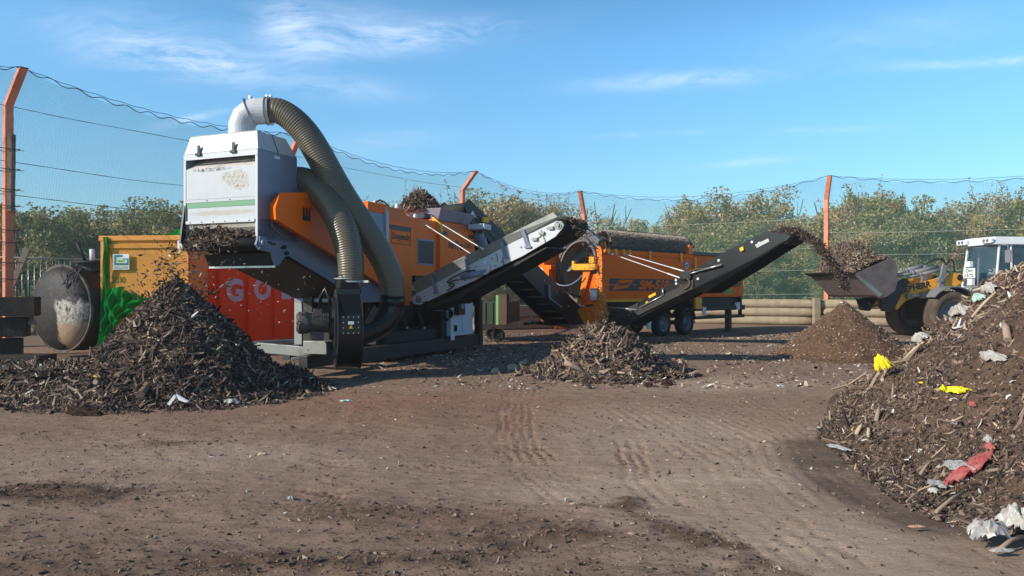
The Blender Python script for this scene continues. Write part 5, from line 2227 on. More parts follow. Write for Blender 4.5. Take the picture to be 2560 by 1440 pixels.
for (a, b, r_) in ((1396, 563, .085), (1047, 749, .08)):
    q = C(a, b)
    mb.ring(q + Vector((0, -.01, 0)), (0, 1, 0), r_ * .7, r_, .02, 20)
    mb.cyl(q + Vector((0, -.05, 0)), q, r_ * .5, 16)
for (a, b) in ((1230, 646), (1243, 651), (1255, 655), (1239, 664), (1190, 667), (1146, 700), (1163, 700), (1303, 618), (1368, 571), (1378, 569), (1358, 583), (1062, 742)):
    q = C(a, b)
    mb.cyl(q + Vector((0, -.015, 0)), q, .02, 8)
for (a, b, c, d) in ((1333, 602, 1352, 590), (1352, 575, 1363, 605), (1240, 634, 1244, 648), (1256, 645, 1260, 662)):
    p0, p1 = C(a, b, PL - .012), C(c, d, PL - .012)
    mb.bar(p0, p1, .02, .02, (0, 1, 0))
for (a, b) in ((1340, 598), (1357, 583), (1380, 570)):
    q = C(a, b)
    mb.box((q.x - .07, q.y - .05, q.z - .03), (q.x + .05, q.y, q.z + .03))
mb.build_each('fitting', M_GALV, cplate)
mb = MB(CF)
for pth in ([(1188, 676), (1160, 680), (1130, 695), (1117, 706)], [(1120, 705), (1135, 712), (1125, 722), (1118, 726)], [(1124, 728), (1105, 742), (1080, 752), (1056, 756)], [(1145, 699), (1130, 703), (1122, 712), (1131, 717)]):
    mb.tube(smooth_path([C(a, b, PL - .06) for a, b in pth], 5), .014, 6)
mb.build_each('hydraulic_line', M_BLACK, cplate)
for (a, b, da, c, d) in ((1040, 547, -.1, 1216, 659), (1097, 556, -.1, 1208, 623)):
    p0 = AF.M @ A(a, b, da)
    p1 = CF.M @ C(c, d, PL - .07)
    mb = MB()
    mb.tube([p0, p1], .011, 8)
    mb.cyl(p0, p0 + (p1 - p0).normalized() * .1, .028, 10)
    mb.cyl(p1, p1 + (p0 - p1).normalized() * .2, .022, 10)
    mb.build('tie_rod', M_SIGNW, af)


# ================================================================== TROMMEL SCREEN (orange trailer machine in the middle)
SF = Frame(5.6, 26.8, math.atan2(.694, .72))   # local x: towards its rear, local y: to its far side, near side y = 0
sm = empty('trommel_screen', SF, 'orange trailer mounted trommel screen with roller brush on top and black side conveyor', 'machine')
SW = 2.5


def N(px, py, y=0.0):
    return SF.y(px, py, y)


xa, xb, xc = N(1497, 700).x, N(1730, 700).x, N(1860, 700).x
zt_, zb_ = N(1600, 628).z, N(1600, 754).z
mb = MB(SF)
mb.box((xa, 0, zb_), (xb, .08, zt_ - .16))
mb.box((xa, SW - .08, zb_), (xb, SW, zt_ - .16))
mb.box((xb - .08, .08, zb_), (xb, SW - .08, zt_ - .16))
body = mb.build('screen_housing', M_ORANGE2, sm, .01)
mb = MB(SF)
mb.box((xa, -.03, zt_ - .157), (xb, .12, zt_))
mb.box((xa, SW - .12, zt_ - .157), (xb, SW + .03, zt_))
mb.build('top_rail', M_ORANGE2, body, .01)
mb = MB(SF)
mb.box((xa + .15, -.004, zb_ + .0), (xb - .1, -.0005, zb_ + .09))
mb.build('yellow_edge', M_YEL, body)
mb = MB(SF)
for px in (1518, 1536, 1556, 1571, 1622, 1700):
    q = N(px, 632)
    h_ = .3 if px in (1622, 1700) else .16
    mb.box((q.x - .05, -.08, zt_ - .02 - h_), (q.x + .05, -.031, zt_ + .02))
mb.build_each('tab', M_YEL, body, .006)
# dark band with lettering
b0, b1 = N(1523, 727), N(1728, 697)
zB0, zB1 = N(1523, 727).z, N(1523, 696).z
mb = MB(SF)
mb.box((b0.x, -.005, zB0), (b1.x, -.0008, zB1))
band = mb.build('dark_band', M_DECAL, body)
hB = zB1 - zB0
mb = MB(SF)
x0, x1 = N(1523, 710).x, N(1591, 710).x
xl = x0 + (x1 - x0) * .3
mb.box((x0, -.007, zB0 + hB * .45), (xl, -.0055, zB0 + hB * .54))
mb.prism([(xl - .28, -.0055, zB0 + hB * .06), (x1 - .5, -.0055, zB0 + hB * .24), (x1 - .12, -.0055, zB0 + hB * .94), (xl + .05, -.0055, zB0 + hB * .9)], (0, -.0015, 0))
mb.box((x1 - .2, -.0095, zB0 + hB * .45), (x1 - .02, -.0075, zB0 + hB * .54))
xs0, xs1 = N(1597, 712).x, N(1673, 712).x
mb.box((xs1 + .06, -.007, zB0 + hB * .45), (b1.x, -.0055, zB0 + hB * .54))
mb.build_each('band_stripe', M_ORANGE2, band)
text('Doppstadt', 'lettering', M_INK, SF, (xl - .02, -.0072, zB0 + hB * .30), (1, 0, .05), (0, 0, 1), x1 - xl - .38, hB * .42, band, .003, .03, .3)
text('SM-518', 'lettering', M_ORANGE2, SF, (xs0, -.0055, zB0 + hB * .1), (1, 0, 0), (0, 0, 1), xs1 - xs0, hB * .82, band, .003, .045, .3)
q = N(1717, 664)
mb = MB(SF)
mb.cyl((q.x, -.004, q.z), (q.x, -.0006, q.z), .16, 24)
mb.ring((q.x, -.005, q.z), (0, 1, 0), .13, .16, .003, 24, 1)
stk = mb.build('speed_sticker', [M_SIGNW, M_BLUEINK], body)
text('80', 'lettering', M_BLUEINK, SF, (q.x - .085, -.0045, q.z - .07), (1, 0, 0), (0, 0, 1), .17, .14, stk, .002, .03)

# engine housing
ze0, ze1 = N(1800, 742).z, N(1800, 640).z
zc0 = N(1760, 668).z
mb = MB(SF)
prf = [(0, ze0 + .0), (-.03, zc0), (.28, ze1), (SW - .28, ze1), (SW + .03, zc0), (SW, ze0)]
L1 = [Vector((xb + .06, y, z)) for y, z in prf]
L2 = [Vector((xc - .1, y, z)) for y, z in prf]
L3 = [Vector((xc, y * .9 + SW * .05, ze0 + (z - ze0) * .94)) for y, z in prf]
mb.loft(L1, L2, cap=False)
b_ = len(mb.v)
mb.loft(L2, L3, cap=False)
mb.add(L1, [tuple(range(5, -1, -1))])
mb.add(L3, [tuple(range(6))])
eng = mb.build('engine_housing', M_ORANGE2, sm, .02)
mb = MB(SF)
mb.box((xb + .0, .25, ze1 + .003), (xc - .25, SW - .25, ze1 + .14))
mb.build('roof_cover', M_BLACK, eng, .02)
mb = MB(SF)
for (a, b) in ((687, 698), (706, 717)):
    p, q = N(1775, a), N(1850, b)
    mb.box((p.x, -.018, q.z), (q.x, -.006, p.z))
mb.build_each('dark_band', M_DECAL, eng)
mb = MB(SF)
p, q = N(1811, 736), N(1832, 720)
mb.box((p.x, -.012, p.z), (q.x, -.004, q.z))
mb.build('green_sticker', M_LEAFST, eng)
mb = MB(SF)
for (a, b, c, d) in ((1766, 733, 1790, 708),):
    p, q = N(a, b), N(c, d)
    mb.box((p.x, -.022, p.z), (q.x, -.004, q.z))
p, q = N(1798, 732), N(1806, 724)
mb.box((p.x, -.02, p.z), (q.x, -.004, q.z), 1)
p, q = N(1842, 732), N(1856, 721)
mb.box((p.x, -.02, p.z), (q.x, -.0045, q.z), 2)
mb.build_each('service_panel', [M_DECAL, M_SIGNW, M_ORANGE2], eng)
mb = MB(SF)
p = N(1738, 650)
mb.box((p.x - .12, -.08, zc0 - .1), (p.x - .02, -.035, zc0 + .35))
mb.box((p.x - .1, -.1, zb_ - .3), (p.x + .3, -.0, zb_ + .12))
mb.build_each('bracket', M_YEL, eng, .01)

# drum with inside lining, end ring and lifter blades
dx0, dx1 = xa + .62, xb - .15
DC = Vector((dx0, 1.25, N(1433, 676, 1.25).z))
RD = 1.08
M_DRUM = bpy.data.materials.new('dusty punched drum plate lightened for daylight')
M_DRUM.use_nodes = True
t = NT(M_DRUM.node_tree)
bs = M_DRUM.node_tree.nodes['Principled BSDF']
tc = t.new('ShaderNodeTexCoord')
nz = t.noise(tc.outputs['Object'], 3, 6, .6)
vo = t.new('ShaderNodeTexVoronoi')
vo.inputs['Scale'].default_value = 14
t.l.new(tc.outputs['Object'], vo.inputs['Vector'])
c = t.mix(nz, srgb(140, 122, 106), srgb(176, 158, 140))  # lightened to stand in for daylight through the holes
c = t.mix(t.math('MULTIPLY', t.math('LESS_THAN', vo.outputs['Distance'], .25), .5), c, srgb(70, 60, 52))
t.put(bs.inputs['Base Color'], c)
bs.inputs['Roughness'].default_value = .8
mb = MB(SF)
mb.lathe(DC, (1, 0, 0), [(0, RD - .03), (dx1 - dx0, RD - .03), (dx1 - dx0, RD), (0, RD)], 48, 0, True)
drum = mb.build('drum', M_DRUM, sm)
mb = MB(SF)
mb.lathe(DC, (1, 0, 0), [(.02, RD + .09), (.02, RD - .10), (.16, RD - .10), (.16, RD + .09), (.02, RD + .09)], 48, 0, False)
mb.lathe(DC, (1, 0, 0), [(.7, RD + .06), (.7, RD + .001), (.86, RD + .001), (.86, RD + .06), (.7, RD + .06)], 48, 0, False)
mb.build('end_ring', pm('dull grey ring', srgb(112, 106, 104), .5, metal=.3, dirt=DUST, damt=.5), drum)
mb = MB(SF)
for i in range(7):
    a0 = i * .9
    for j in range(5):
        a = a0 + j * .2
        x0_ = DC.x + .25 + i * .7 + j * .12
        d = Vector((0, math.cos(a), math.sin(a)))
        d2 = Vector((0, math.cos(a + .22), math.sin(a + .22)))
        p0, p1 = DC + d * (RD - .04), DC + d2 * (RD - .04)
        p0.x, p1.x = x0_, x0_ + .13
        r0, r1 = DC + d * (RD - .34), DC + d2 * (RD - .34)
        r0.x, r1.x = x0_, x0_ + .13
        mb.prism([p0, p1, r1, r0], (.015, 0, 0))
mb.build('lifter_blade', M_GALV, drum)

# roller brush
bx0, bx1 = N(1508, 600, .42).x, N(1706, 600, .42).x
bz = N(1508, 603, .42).z
BR = .37
mb = MB(SF)
mb.cyl((bx0 + .02, .42, bz), (bx1 - .02, .42, bz), .27, 24)
mb.cyl((bx0 - .06, .42, bz), (bx1 + .06, .42, bz), .15, 24)
mb.cyl((bx0 - .12, .42, bz), (bx0 - .06, .42, bz), .1, 20)
core = mb.build('brush_core', M_DARK, sm)
k = 34000
th = rng.uniform(0, 2 * math.pi, k)
u = rng.uniform(bx0, bx1, k)
spl = np.clip((bx0 + .14 - u) / .14, 0, 1)
r0, r1 = np.full(k, .14), BR + rng.normal(size=k) * .010
tw = rng.normal(size=k) * .05
base = np.stack([u, .42 + np.cos(th) * r0, bz + np.sin(th) * r0], 1)
tip = np.stack([u + rng.normal(size=k) * .02 - spl * .12, .42 + np.cos(th + tw) * r1, bz + np.sin(th + tw) * r1], 1)
tan = np.stack([np.zeros(k), -np.sin(th), np.cos(th)], 1)
ax_ = np.tile([1.0, 0, 0], (k, 1))
rot = rng.uniform(0, math.pi, k)[:, None]
sd = (tan * np.cos(rot) + ax_ * np.sin(rot)) * .0045
vs = np.stack([base - sd, base + sd, tip + sd * 1.1, tip - sd * 1.1], 1).reshape(-1, 3)
R3 = np.array(SF.M)
vs = vs @ R3[:3, :3].T + R3[:3, 3]
M_BRIS = [pm('dark bristle', srgb(46, 42, 40), .8, var=.1), pm('dusty bristle', srgb(186, 172, 158), .85, var=.1)]
# bristle tips carry dust: the outer third is a second, paler face
midp = base + (tip - base) * .82
va_ = np.stack([base - sd, base + sd, midp + sd, midp - sd], 1).reshape(-1, 3)
vb_ = np.stack([midp - sd, midp + sd, tip + sd * 1.1, tip - sd * 1.1], 1).reshape(-1, 3)
vv_ = np.concatenate([va_, vb_]) @ R3[:3, :3].T + R3[:3, 3]
np_mesh('bristles', vv_, np.arange(len(vv_)).reshape(-1, 4), M_BRIS, np.repeat([0, 1], k), core)
mb = MB(SF)
q0, q1 = N(1500, 625, .1), N(1720, 622, .1)
mb.box((bx0 + .1, .1, zt_ + .02), (bx1 + .1, .8, zt_ + .12))
mb.build('brush_tray', M_DARK, sm)
mb = MB(SF)   # brush arms and rear cheek
mb.bar((bx1 + .1, .42, bz), (bx1 + .25, .2, zt_ + .05), .1, .16, (1, 0, 0))
mb.prism([(bx1 + .06, -.05, zt_ + .25), (bx1 + .06, .3, bz + BR + .05), (bx1 + .06, .9, bz + BR + .05), (bx1 + .06, 1.1, zt_)], (.03, 0, 0))
mb.bar((bx0 + 1.2, .75, bz + BR + .06), (bx1 + .1, .75, bz + BR + .06), .08, .03)
mb.build('brush_arm', M_DARK, sm)
mb = MB(SF)
p = N(1722, 622)
mb.box((xb - .28, -.06, zt_ + .0), (xb - .02, .2, zt_ + .34))
mb.build('rear_block', M_ORMUD, sm, .015)

# front frame: muddy orange uprights with ledges, braces
xf = xa - .02
mb = MB(SF)


def F_(px, py, y=-.06):
    return N(px, py, y)


def plate_x(pix, x, th, mb, mi=0):
    """plate lying across the machine, at local x"""
    pts = [SF.x(a, b, x) for a, b in pix]
    mb.prism(pts, (th, 0, 0), mi)


plate_x([(1491, 620), (1503, 606), (1505, 660), (1494, 664)], xf - .10, .05, mb)
plate_x([(1496, 604), (1512, 603), (1514, 628), (1504, 636), (1498, 622)], xf - .02, .06, mb)
plate_x([(1493, 662), (1505, 660), (1505, 800), (1486, 812), (1482, 745)], xf - .12, .06, mb)
plate_x([(1458, 676), (1476, 676), (1464, 720), (1458, 736), (1449, 732)], xf - .16, .05, mb)
plate_x([(1446, 730), (1460, 716), (1452, 754), (1440, 770)], xf - .18, .05, mb)
plate_x([(1440, 775), (1462, 765), (1482, 800), (1480, 812), (1462, 812)], xf - .2, .05, mb)
fr = mb.build('front_upright', M_ORMUD, sm, .012)
mb = MB(SF)
plate_x([(1466, 690), (1494, 680), (1486, 760), (1450, 764)], xf - .03, .05, mb)
plate_x([(1450, 770), (1488, 764), (1490, 812), (1466, 812)], xf - .05, .05, mb)
mb.build_each('gusset_plate', M_ORANGE2, sm, .006)
mb = MB(SF)
p0, p1 = SF.x(1437, 668, xf - .2), SF.x(1492, 667, xf - .2)
mb.bar(p0, p1, .16, .2)
mb.bar(p0 + Vector((0, .03, -.08)), p0 + Vector((0, .03, .2)), .12, .1, (0, 1, 0))
q = SF.x(1481, 656, xf - .2)
mb.box((q.x - .06, q.y - .1, q.z - .02), (q.x + .08, q.y + .1, q.z + .18))
mb.build('front_ledge', M_YEL, sm, .012)
mb = MB(SF)
a, b = N(1514, 712, -.08), N(1524, 800, -.08)
mb.box((xa + .02, -.1, N(1514, 805, -.08).z), (xa + .3, -.004, N(1514, 752, -.08).z))
mb.prism([(xa - .05, -.12, zb_ - .1), (xa + .2, -.12, zb_ - .1), (xa + .2, -.12, zb_ + .25), (xa + .02, -.12, zb_ + .52)], (0, .1, 0))
mb.build_each('side_bracket', M_ORMUD, sm, .012)
mb = MB(SF)
q = SF.x(1484, 736, xf - .24)
mb.cyl((q.x, q.y, q.z - .18), (q.x, q.y, q.z + .15), .11, 16, 0)
mb.cyl((q.x, q.y, q.z + .15), (q.x, q.y, q.z + .2), .12, 16, 1)
mb.build('lubricator', [M_SIGNW, M_STEEL], sm)
# far upright
mb = MB(SF)
xq = xf - .1
plate_x([(1339, 661), (1377, 663), (1377, 674), (1339, 670)], xq, .25, mb)
plate_x([(1350, 672), (1372, 672), (1372, 800), (1356, 800)], xq, .2, mb)
plate_x([(1348, 652), (1358, 652), (1360, 662), (1346, 662)], xq + .05, .1, mb)
mb.build('far_upright', M_ORANGE, sm, .012)
mb = MB(SF)
q = SF.x(1352, 679, xq - .01)
mb.cyl((q.x - .02, q.y, q.z), (q.x, q.y, q.z), .13, 20)
mb.build('speed_sticker', M_SIGNW, sm)
# curved head arm over the drum mouth
mb = MB(SF)
pts = [SF.x(1449, 569, xf - .2), SF.x(1462, 575, xf - .2), SF.x(1480, 590, xf - .2), SF.x(1500, 607, xf - .2)]
for i in range(3):
    mb.bar(pts[i], pts[i + 1], .2, .18, (1, 0, 0))
pts2 = [SF.x(1449, 590, xf), SF.x(1468, 600, xf), SF.x(1484, 618, xf), SF.x(1492, 645, xf), SF.x(1494, 668, xf)]
for i in range(4):
    mb.bar(pts2[i], pts2[i + 1], .08, .14, (1, 0, 0))
mb.build('head_arm', M_BLUEG if False else pm('grey arm paint', srgb(96, 98, 104), .45, dirt=DUST, damt=.4), sm, .01)
mb = MB(SF)
pts = [SF.x(a, b, xf - .3) for a, b in ((1362, 692), (1385, 706), (1405, 714), (1425, 712), (1445, 700), (1455, 688))]
mb.tube(smooth_path(pts, 6), .022, 8)
mb.build('hanging_hose', M_BLUEG, sm)

# chassis, axles, legs
mb = MB(SF)
mb.box((xa + .2, .5, .9), (xc - .1, .75, zb_ - .02))
mb.box((xa + .2, SW - .75, .9), (xc - .1, SW - .5, zb_ - .02))
for x_ in np.linspace(xa + .4, xc - .4, 7):
    mb.box((x_, .75, .95), (x_ + .15, SW - .75, 1.1))
z1_, z0_ = N(1800, 764).z, N(1800, 776).z
mb.box((xb + .15, -.02, z0_), (xc + .05, .12, z1_))
mb.box((xb + .1, .12, .95), (xc - .05, SW - .1, ze0 - .01))
z1_, z0_ = N(1800, 788).z, N(1800, 796).z
mb.box((xb + .15, -.02, z0_), (xc + .02, .1, z1_))
p = N(1853, 780)
mb.box((p.x - .08, -.02, z1_), (p.x + .04, .1, ze0))
mb.build('chassis', M_DARK, sm, .012)
mb = MB(SF)
p = N(1832, 812)
mb.box((p.x - .1, .1, .04), (p.x + .1, .3, .9))
mb.box((p.x - .2, .02, 0.0), (p.x + .2, .4, .04))
mb.build('support_leg', M_RUST, sm, .01)
mb = MB(SF)
p = N(1843, 780)
mb.box((p.x - .1, -.06, .85), (p.x + .12, .06, 1.15))
p = N(1758, 785)
mb.box((p.x - .12, -.07, .72), (p.x + .1, -.022, 1.0))
mb.build_each('tail_plate', M_SIGNW, sm, .01)
mb = MB(SF)
mb.box((xb + .4, .16, .96), (xb + 1.8, .6, 1.2))
mb.build('tank_box', M_ORANGE2, sm, .03)
WR = .44


def wheel(parent, frame, c, ax, r, wd, mats, name='wheel', lug=False):
    """tyre with tread grooves and shoulder, dished rim with hub, bolts"""
    mb = MB(frame)
    h = wd / 2
    prof = [(-h * .8, r * .62), (-h, r * .7), (-h, r * .88), (-h * .82, r * .97), (-h * .5, r)]
    for g in (-.28, 0.0, .28):
        prof += [(h * g - .015, r), (h * g - .012, r * .97), (h * g + .012, r * .97), (h * g + .015, r)]
    prof += [(h * .5, r), (h * .82, r * .97), (h, r * .88), (h, r * .7), (h * .8, r * .62)]
    mb.lathe(c, ax, prof, 40, 0, True)
    w_ = mb.build(name, mats[0], parent)
    mb = MB(frame)
    prof = [(h * .8, r * .63), (h * .72, r * .58), (h * .1, r * .52), (h * .02, r * .3), (h * .22, r * .28), (h * .3, r * .16), (h * .5, r * .14), (h * .52, .001)]
    mb.lathe(c, ax, prof, 32, 0, True)
    axv = Vector(ax).normalized()
    u_ = axv.cross(Vector((0, 0, 1))).normalized()
    q_ = axv.cross(u_)
    for i in range(10):
        a = i * math.pi / 5
        p = Vector(c) + (u_ * math.cos(a) + q_ * math.sin(a)) * r * .4 + axv * h * .06
        mb.cyl(p, p + axv * .04, .018, 6)
    mb.lathe(c, ax, [(-h * .8, r * .63), (-h * .3, r * .5), (-h * .3, .001)], 32, 0, False)
    mb.build('rim', mats[1], w_)
    return w_


for px, py in ((1652, 814), (1710, 808)):
    q = N(px, py, .15)
    wheel(sm, SF, (q.x, .15, WR), (0, -1, 0), WR, .32, (M_RUBBER, M_HUB))
    wheel(sm, SF, (q.x, SW - .15, WR), (0, 1, 0), WR, .32, (M_RUBBER, M_HUB))
xw0, xw1 = N(1652, 814, .15).x, N(1710, 808, .15).x
mb = MB(SF)
for xw in (xw0, xw1):
    mb.cyl((xw, .3, WR), (xw, SW - .3, WR), .08, 12)
mb.build('axle', M_DARK, sm)
for xw in (xw0, xw1):
    mb = MB(SF)
    pr = []
    for i in range(9):
        a = math.pi * (.12 + .76 * i / 8)
        pr.append((xw + math.cos(a) * (WR + .1), 0, WR + math.sin(a) * (WR + .08)))
    for i in range(8):
        mb.prism([(pr[i][0], -.03, pr[i][2]), (pr[i + 1][0], -.03, pr[i + 1][2]), (pr[i + 1][0], -.03, pr[i + 1][2] + .02), (pr[i][0], -.03, pr[i][2] + .02)], (0, .4, 0))
    mb.build('mudguard', M_BLACK, sm)
mb = MB(SF)
q = N(1625, 815, -.05)
mb.prism([(q.x - .1, -.05, .3), (q.x + .06, -.05, .28), (q.x + .1, -.05, .72), (q.x - .14, -.05, .72)], (0, .06, 0))
mb.build('wheel_chock', M_SIGNW, sm, .006)
for (a, b, da, c, d, dc) in ((1528, 634, -.05, 1712, 699, 0), (1558, 634, -.05, 1716, 680, 0)):
    p0 = SF.M @ N(a, b, da)
    p1 = SF.M @ SF.x(c, d, -3.76)
    mb = MB()
    mb.tube([p0, p1], .012, 8)
    m_ = p0.lerp(p1, .78)
    mb.tube([m_, p1], .02, 8)
    mb.cyl(p0, p0 + (p1 - p0).normalized() * .1, .035, 8)
    mb.build('tie_rod', M_SIGNW, sm)

# black side conveyor of the trommel
XS, XS2 = -3.73, -2.80


def K(px, py, x=XS):
    return SF.x(px, py, x)


pl = [(1530, 786), (1597, 755), (1706, 690), (1800, 636), (1915, 577), (1935, 582), (1968, 587), (1976, 592), (1968, 600), (1900, 640), (1800, 692), (1735, 724), (1640, 772), (1553, 822), (1533, 808)]
pk = [K(*p) for p in pl]
mb = MB(SF)
mb.prism(pk, (.03, 0, 0))
sp_ = mb.build('side_conveyor_plate', M_BLACK, sm, .006)
mb = MB(SF)
mb.prism([(XS2, p.y, p.z) for p in pk], (.03, 0, 0))
mb.build('side_conveyor_plate', M_BLACK, sm)
mb = MB(SF)
ht, tt = K(1962, 592), K(1545, 800)
dn = (ht - tt).normalized()
nn = Vector((0, -dn.z, dn.y))
if nn.z < 0:
    nn = -nn
for s_ in (.13, -.13):
    a0, a1 = tt + nn * s_, ht + nn * s_
    mb.prism([(XS + .035, a0.y, a0.z), (XS + .035, a1.y, a1.z), (XS + .035, a1.y, a1.z - .02), (XS + .035, a0.y, a0.z - .02)], (XS2 - XS - .04, 0, 0))
mb.cyl((XS + .035, ht.y, ht.z), (XS2 - .005, ht.y, ht.z), .13, 20)
mb.cyl((XS + .035, tt.y, tt.z), (XS2 - .005, tt.y, tt.z), .13, 20)
mb.build('conveyor_belt', M_RUBBER, sm)
mb = MB(SF)
u0, u1 = K(1745, 735), K(1955, 618)
v0, v1 = K(1760, 752), K(1930, 640)
mb.prism([K(1735, 722), K(1960, 602), K(1954, 612), K(1924, 630), K(1861, 672), K(1807, 704), K(1762, 733)], (XS2 - XS - .03, 0, 0))
mb.build('belt_sag', M_BELTU, sm)
mb = MB(SF)
mb.prism([(XS - .05, p.y, p.z) for p in [K(1588, 772), K(1735, 700), K(1735, 722), K(1590, 792)]], (.048, 0, 0))
mb.build('guard', M_BLACKDUST, sp_, .006)
mb = MB(SF)
mb.prism([(XS - .035, p.y, p.z) for p in [K(1530, 788), K(1598, 757), K(1592, 778), K(1534, 806)]], (.033, 0, 0))
mb.build('tail_box', M_BLACKDUST, sp_, .006)
mb = MB(SF)
a, b = K(1888, 622), K(1925, 595)
mb.prism([(XS - .02, p.y, p.z) for p in [K(1888, 612), K(1921, 596), K(1924, 604), K(1893, 620)]], (.018, 0, 0), 0)
mb.prism([(XS - .03, p.y, p.z) for p in [K(1622, 740), K(1640, 731), K(1641, 737), K(1624, 746)]], (.028, 0, 0), 1)
mb.prism([(XS - .03, p.y, p.z) for p in [K(1615, 755), K(1621, 752), K(1622, 757), K(1616, 760)]], (.028, 0, 0), 1)
mb.prism([(XS - .06, p.y, p.z) for p in [K(1851, 621), K(1860, 616), K(1862, 625), K(1854, 629)]], (.058, 0, 0), 1)
for (a, b) in ((1898, 608), (1797, 651), (1880, 605), (1745, 697), (1732, 703), (1691, 709), (1572, 786), (1690, 700)):
    q = K(a, b)
    mb.cyl((XS - .015, q.y, q.z), (XS, q.y, q.z), .035, 10, 2)
mb.build_each('fitting', [M_STEEL, M_WARNY, M_SIGNW], sp_)
mb = MB(SF)
for (a, b, c, d, r_) in ((1605, 768, 1662, 738, .022), (1662, 738, 1660, 722, .03), (1755, 676, 1808, 662, .03), (1710, 690, 1755, 676, .02), (1522, 767, 1597, 775, .03)):
    p0, p1 = K(a, b), K(c, d)
    p0.x = p1.x = XS - .07
    mb.cyl(p0, p1, r_, 8)
mb.build_each('rod', M_STEEL, sp_)
mb = MB(SF)
for pth in ([(1712, 690), (1725, 700), (1728, 712), (1715, 722), (1704, 712)], [(1712, 688), (1735, 676), (1755, 672), (1765, 676)], [(1525, 765), (1550, 770), (1585, 778)]):
    mb.tube(smooth_path([Vector((XS - .08, q.y, q.z)) for q in [K(*p) for p in pth]], 5), .022, 6)
mb.build_each('hydraulic_line', M_RUST, sp_)
mb = MB(SF)
q = K(1712, 688)
mb.box((XS - .1, q.y - .25, q.z - .12), (XS - .002, q.y + .12, q.z + .12))
mb.build('fold_joint', M_DARK, sp_, .02)

# black feed conveyor climbing from the drum mouth to the hopper of the air separator
YP = .70


def E(px, py, y=YP):
    return SF.y(px, py, y)


fp = [E(*p) for p in ((1173, 497), (1470, 785), (1478, 812), (1430, 812), (1178, 556), (1160, 512))]
mb = MB(SF)
mb.prism(fp, (0, .04, 0))
fpl = mb.build('feed_conveyor_plate', M_BLACK, sm, .006)
mb = MB(SF)
mb.prism([(p.x, YP + 1.1, p.z) for p in fp], (0, .04, 0))
mb.build('feed_conveyor_plate', M_BLACK, sm)
mb = MB(SF)
h1, h0 = E(1172, 520), E(1452, 798)
mb.cyl((h1.x, YP + .04, h1.z), (h1.x, YP + 1.1, h1.z), .16, 20)
dn = (h1 - h0).normalized()
nn = Vector((-dn.z, 0, dn.x))
if nn.z < 0:
    nn = -nn
for s_ in (.12, -.2):
    a0, a1 = h0 + nn * s_, h1 + nn * min(s_, .15)
    mb.prism([(a0.x, YP + .04, a0.z), (a1.x, YP + .04, a1.z), (a1.x, YP + .04, a1.z - .03), (a0.x, YP + .04, a0.z - .03)], (0, 1.06, 0), 1)
for i in range(14):
    c = h0.lerp(h1, i / 14) - nn * .24
    mb.box((c.x - .012, YP + .06, c.z - .02), (c.x + .012, YP + 1.08, c.z + .03), 1)
mb.build('conveyor_belt', [M_RUBBER, M_BELTU], sm)
mb = MB(SF)
p = [E(a, b, YP - .02) for a, b in ((1196, 540), (1262, 606), (1256, 616), (1190, 550))]
mb.prism(p, (0, .018, 0))
p = E(1212, 552, YP - .05)
mb.box((p.x - .1, p.y - .08, p.z - .05), (p.x + .1, p.y + .03, p.z + .1), 1)
p = E(1193, 508, YP - .02)
mb.prism([E(a, b, YP - .03) for a, b in ((1181, 526), (1192, 545), (1176, 538))], (0, .025, 0), 2)
mb.build_each('plate_trim', [M_BLACK, M_WARNY, M_STEEL], fpl)
mb = MB(SF)
p0, p1 = E(1372, 712, YP - .06), E(1374, 745, YP - .06)
mb.bar(p0, p1, .06, .06, (0, 1, 0))
mb.bar(p1, E(1405, 768, YP - .06), .03, .03)
for (a, b) in ((1309, 670), (1360, 702), (1390, 730), (1420, 765)):
    q = E(a, b, YP)
    mb.cyl((q.x, YP - .03, q.z), (q.x, YP, q.z), .03, 8)
mb.build_each('plate_stay', M_SILVER, fpl)
mb = MB(SF)
for (a, b, c, d) in ((1400, 727, 1450, 742), (1395, 742, 1440, 770), (1430, 726, 1436, 745)):
    mb.tube([SF.x(a, b, xf - .1), SF.x(c, d, xf - .25)], .03, 8)
mb.build_each('brace_rod', M_DARK, sm)
mb = MB(SF)   # drawbar at the front
p0, p1 = SF.z(1332, 806, .45), SF.z(1420, 812, .45)
mb.bar(p0, p1, .16, .14)
mb.bar(SF.z(1315, 810, .45), p0, .2, .1)
mb.tube(smooth_path([SF.z(1345, 775, .8), SF.z(1330, 786, .7), SF.z(1328, 798, .55), SF.z(1345, 806, .5), SF.z(1380, 806, .45)], 6), .06, 8)
mb.build('drawbar', M_BLACK, sm, .02)
mb = MB(SF)
q = SF.z(1362, 797, .45)
mb.box((q.x - .1, q.y - .1, .2), (q.x + .1, q.y + .1, .62))
q = SF.z(1397, 822, .02)
mb.box((q.x - .12, q.y - .12, .0), (q.x + .12, q.y + .12, .7))
mb.build_each('jack_foot', M_ORMUD, sm, .015)

# motor at the top of the air separator (blue grey) beside the feed conveyor
mb = MB(AF)
q = A(1198, 570, .25)
mb.box((q.x - .25, q.y - .2, q.z - .05), (q.x + .25, q.y + .25, q.z + .1), 0)
a, b = A(1196, 582, .2), A(1206, 614, .2)
mb.cyl(a, b, .13, 16, 1)
mb.cyl(A(1200, 596, .2), b, .16, 16, 1)
mb.build('drive_motor', [M_WHITE, M_BLUEG], af, .01)

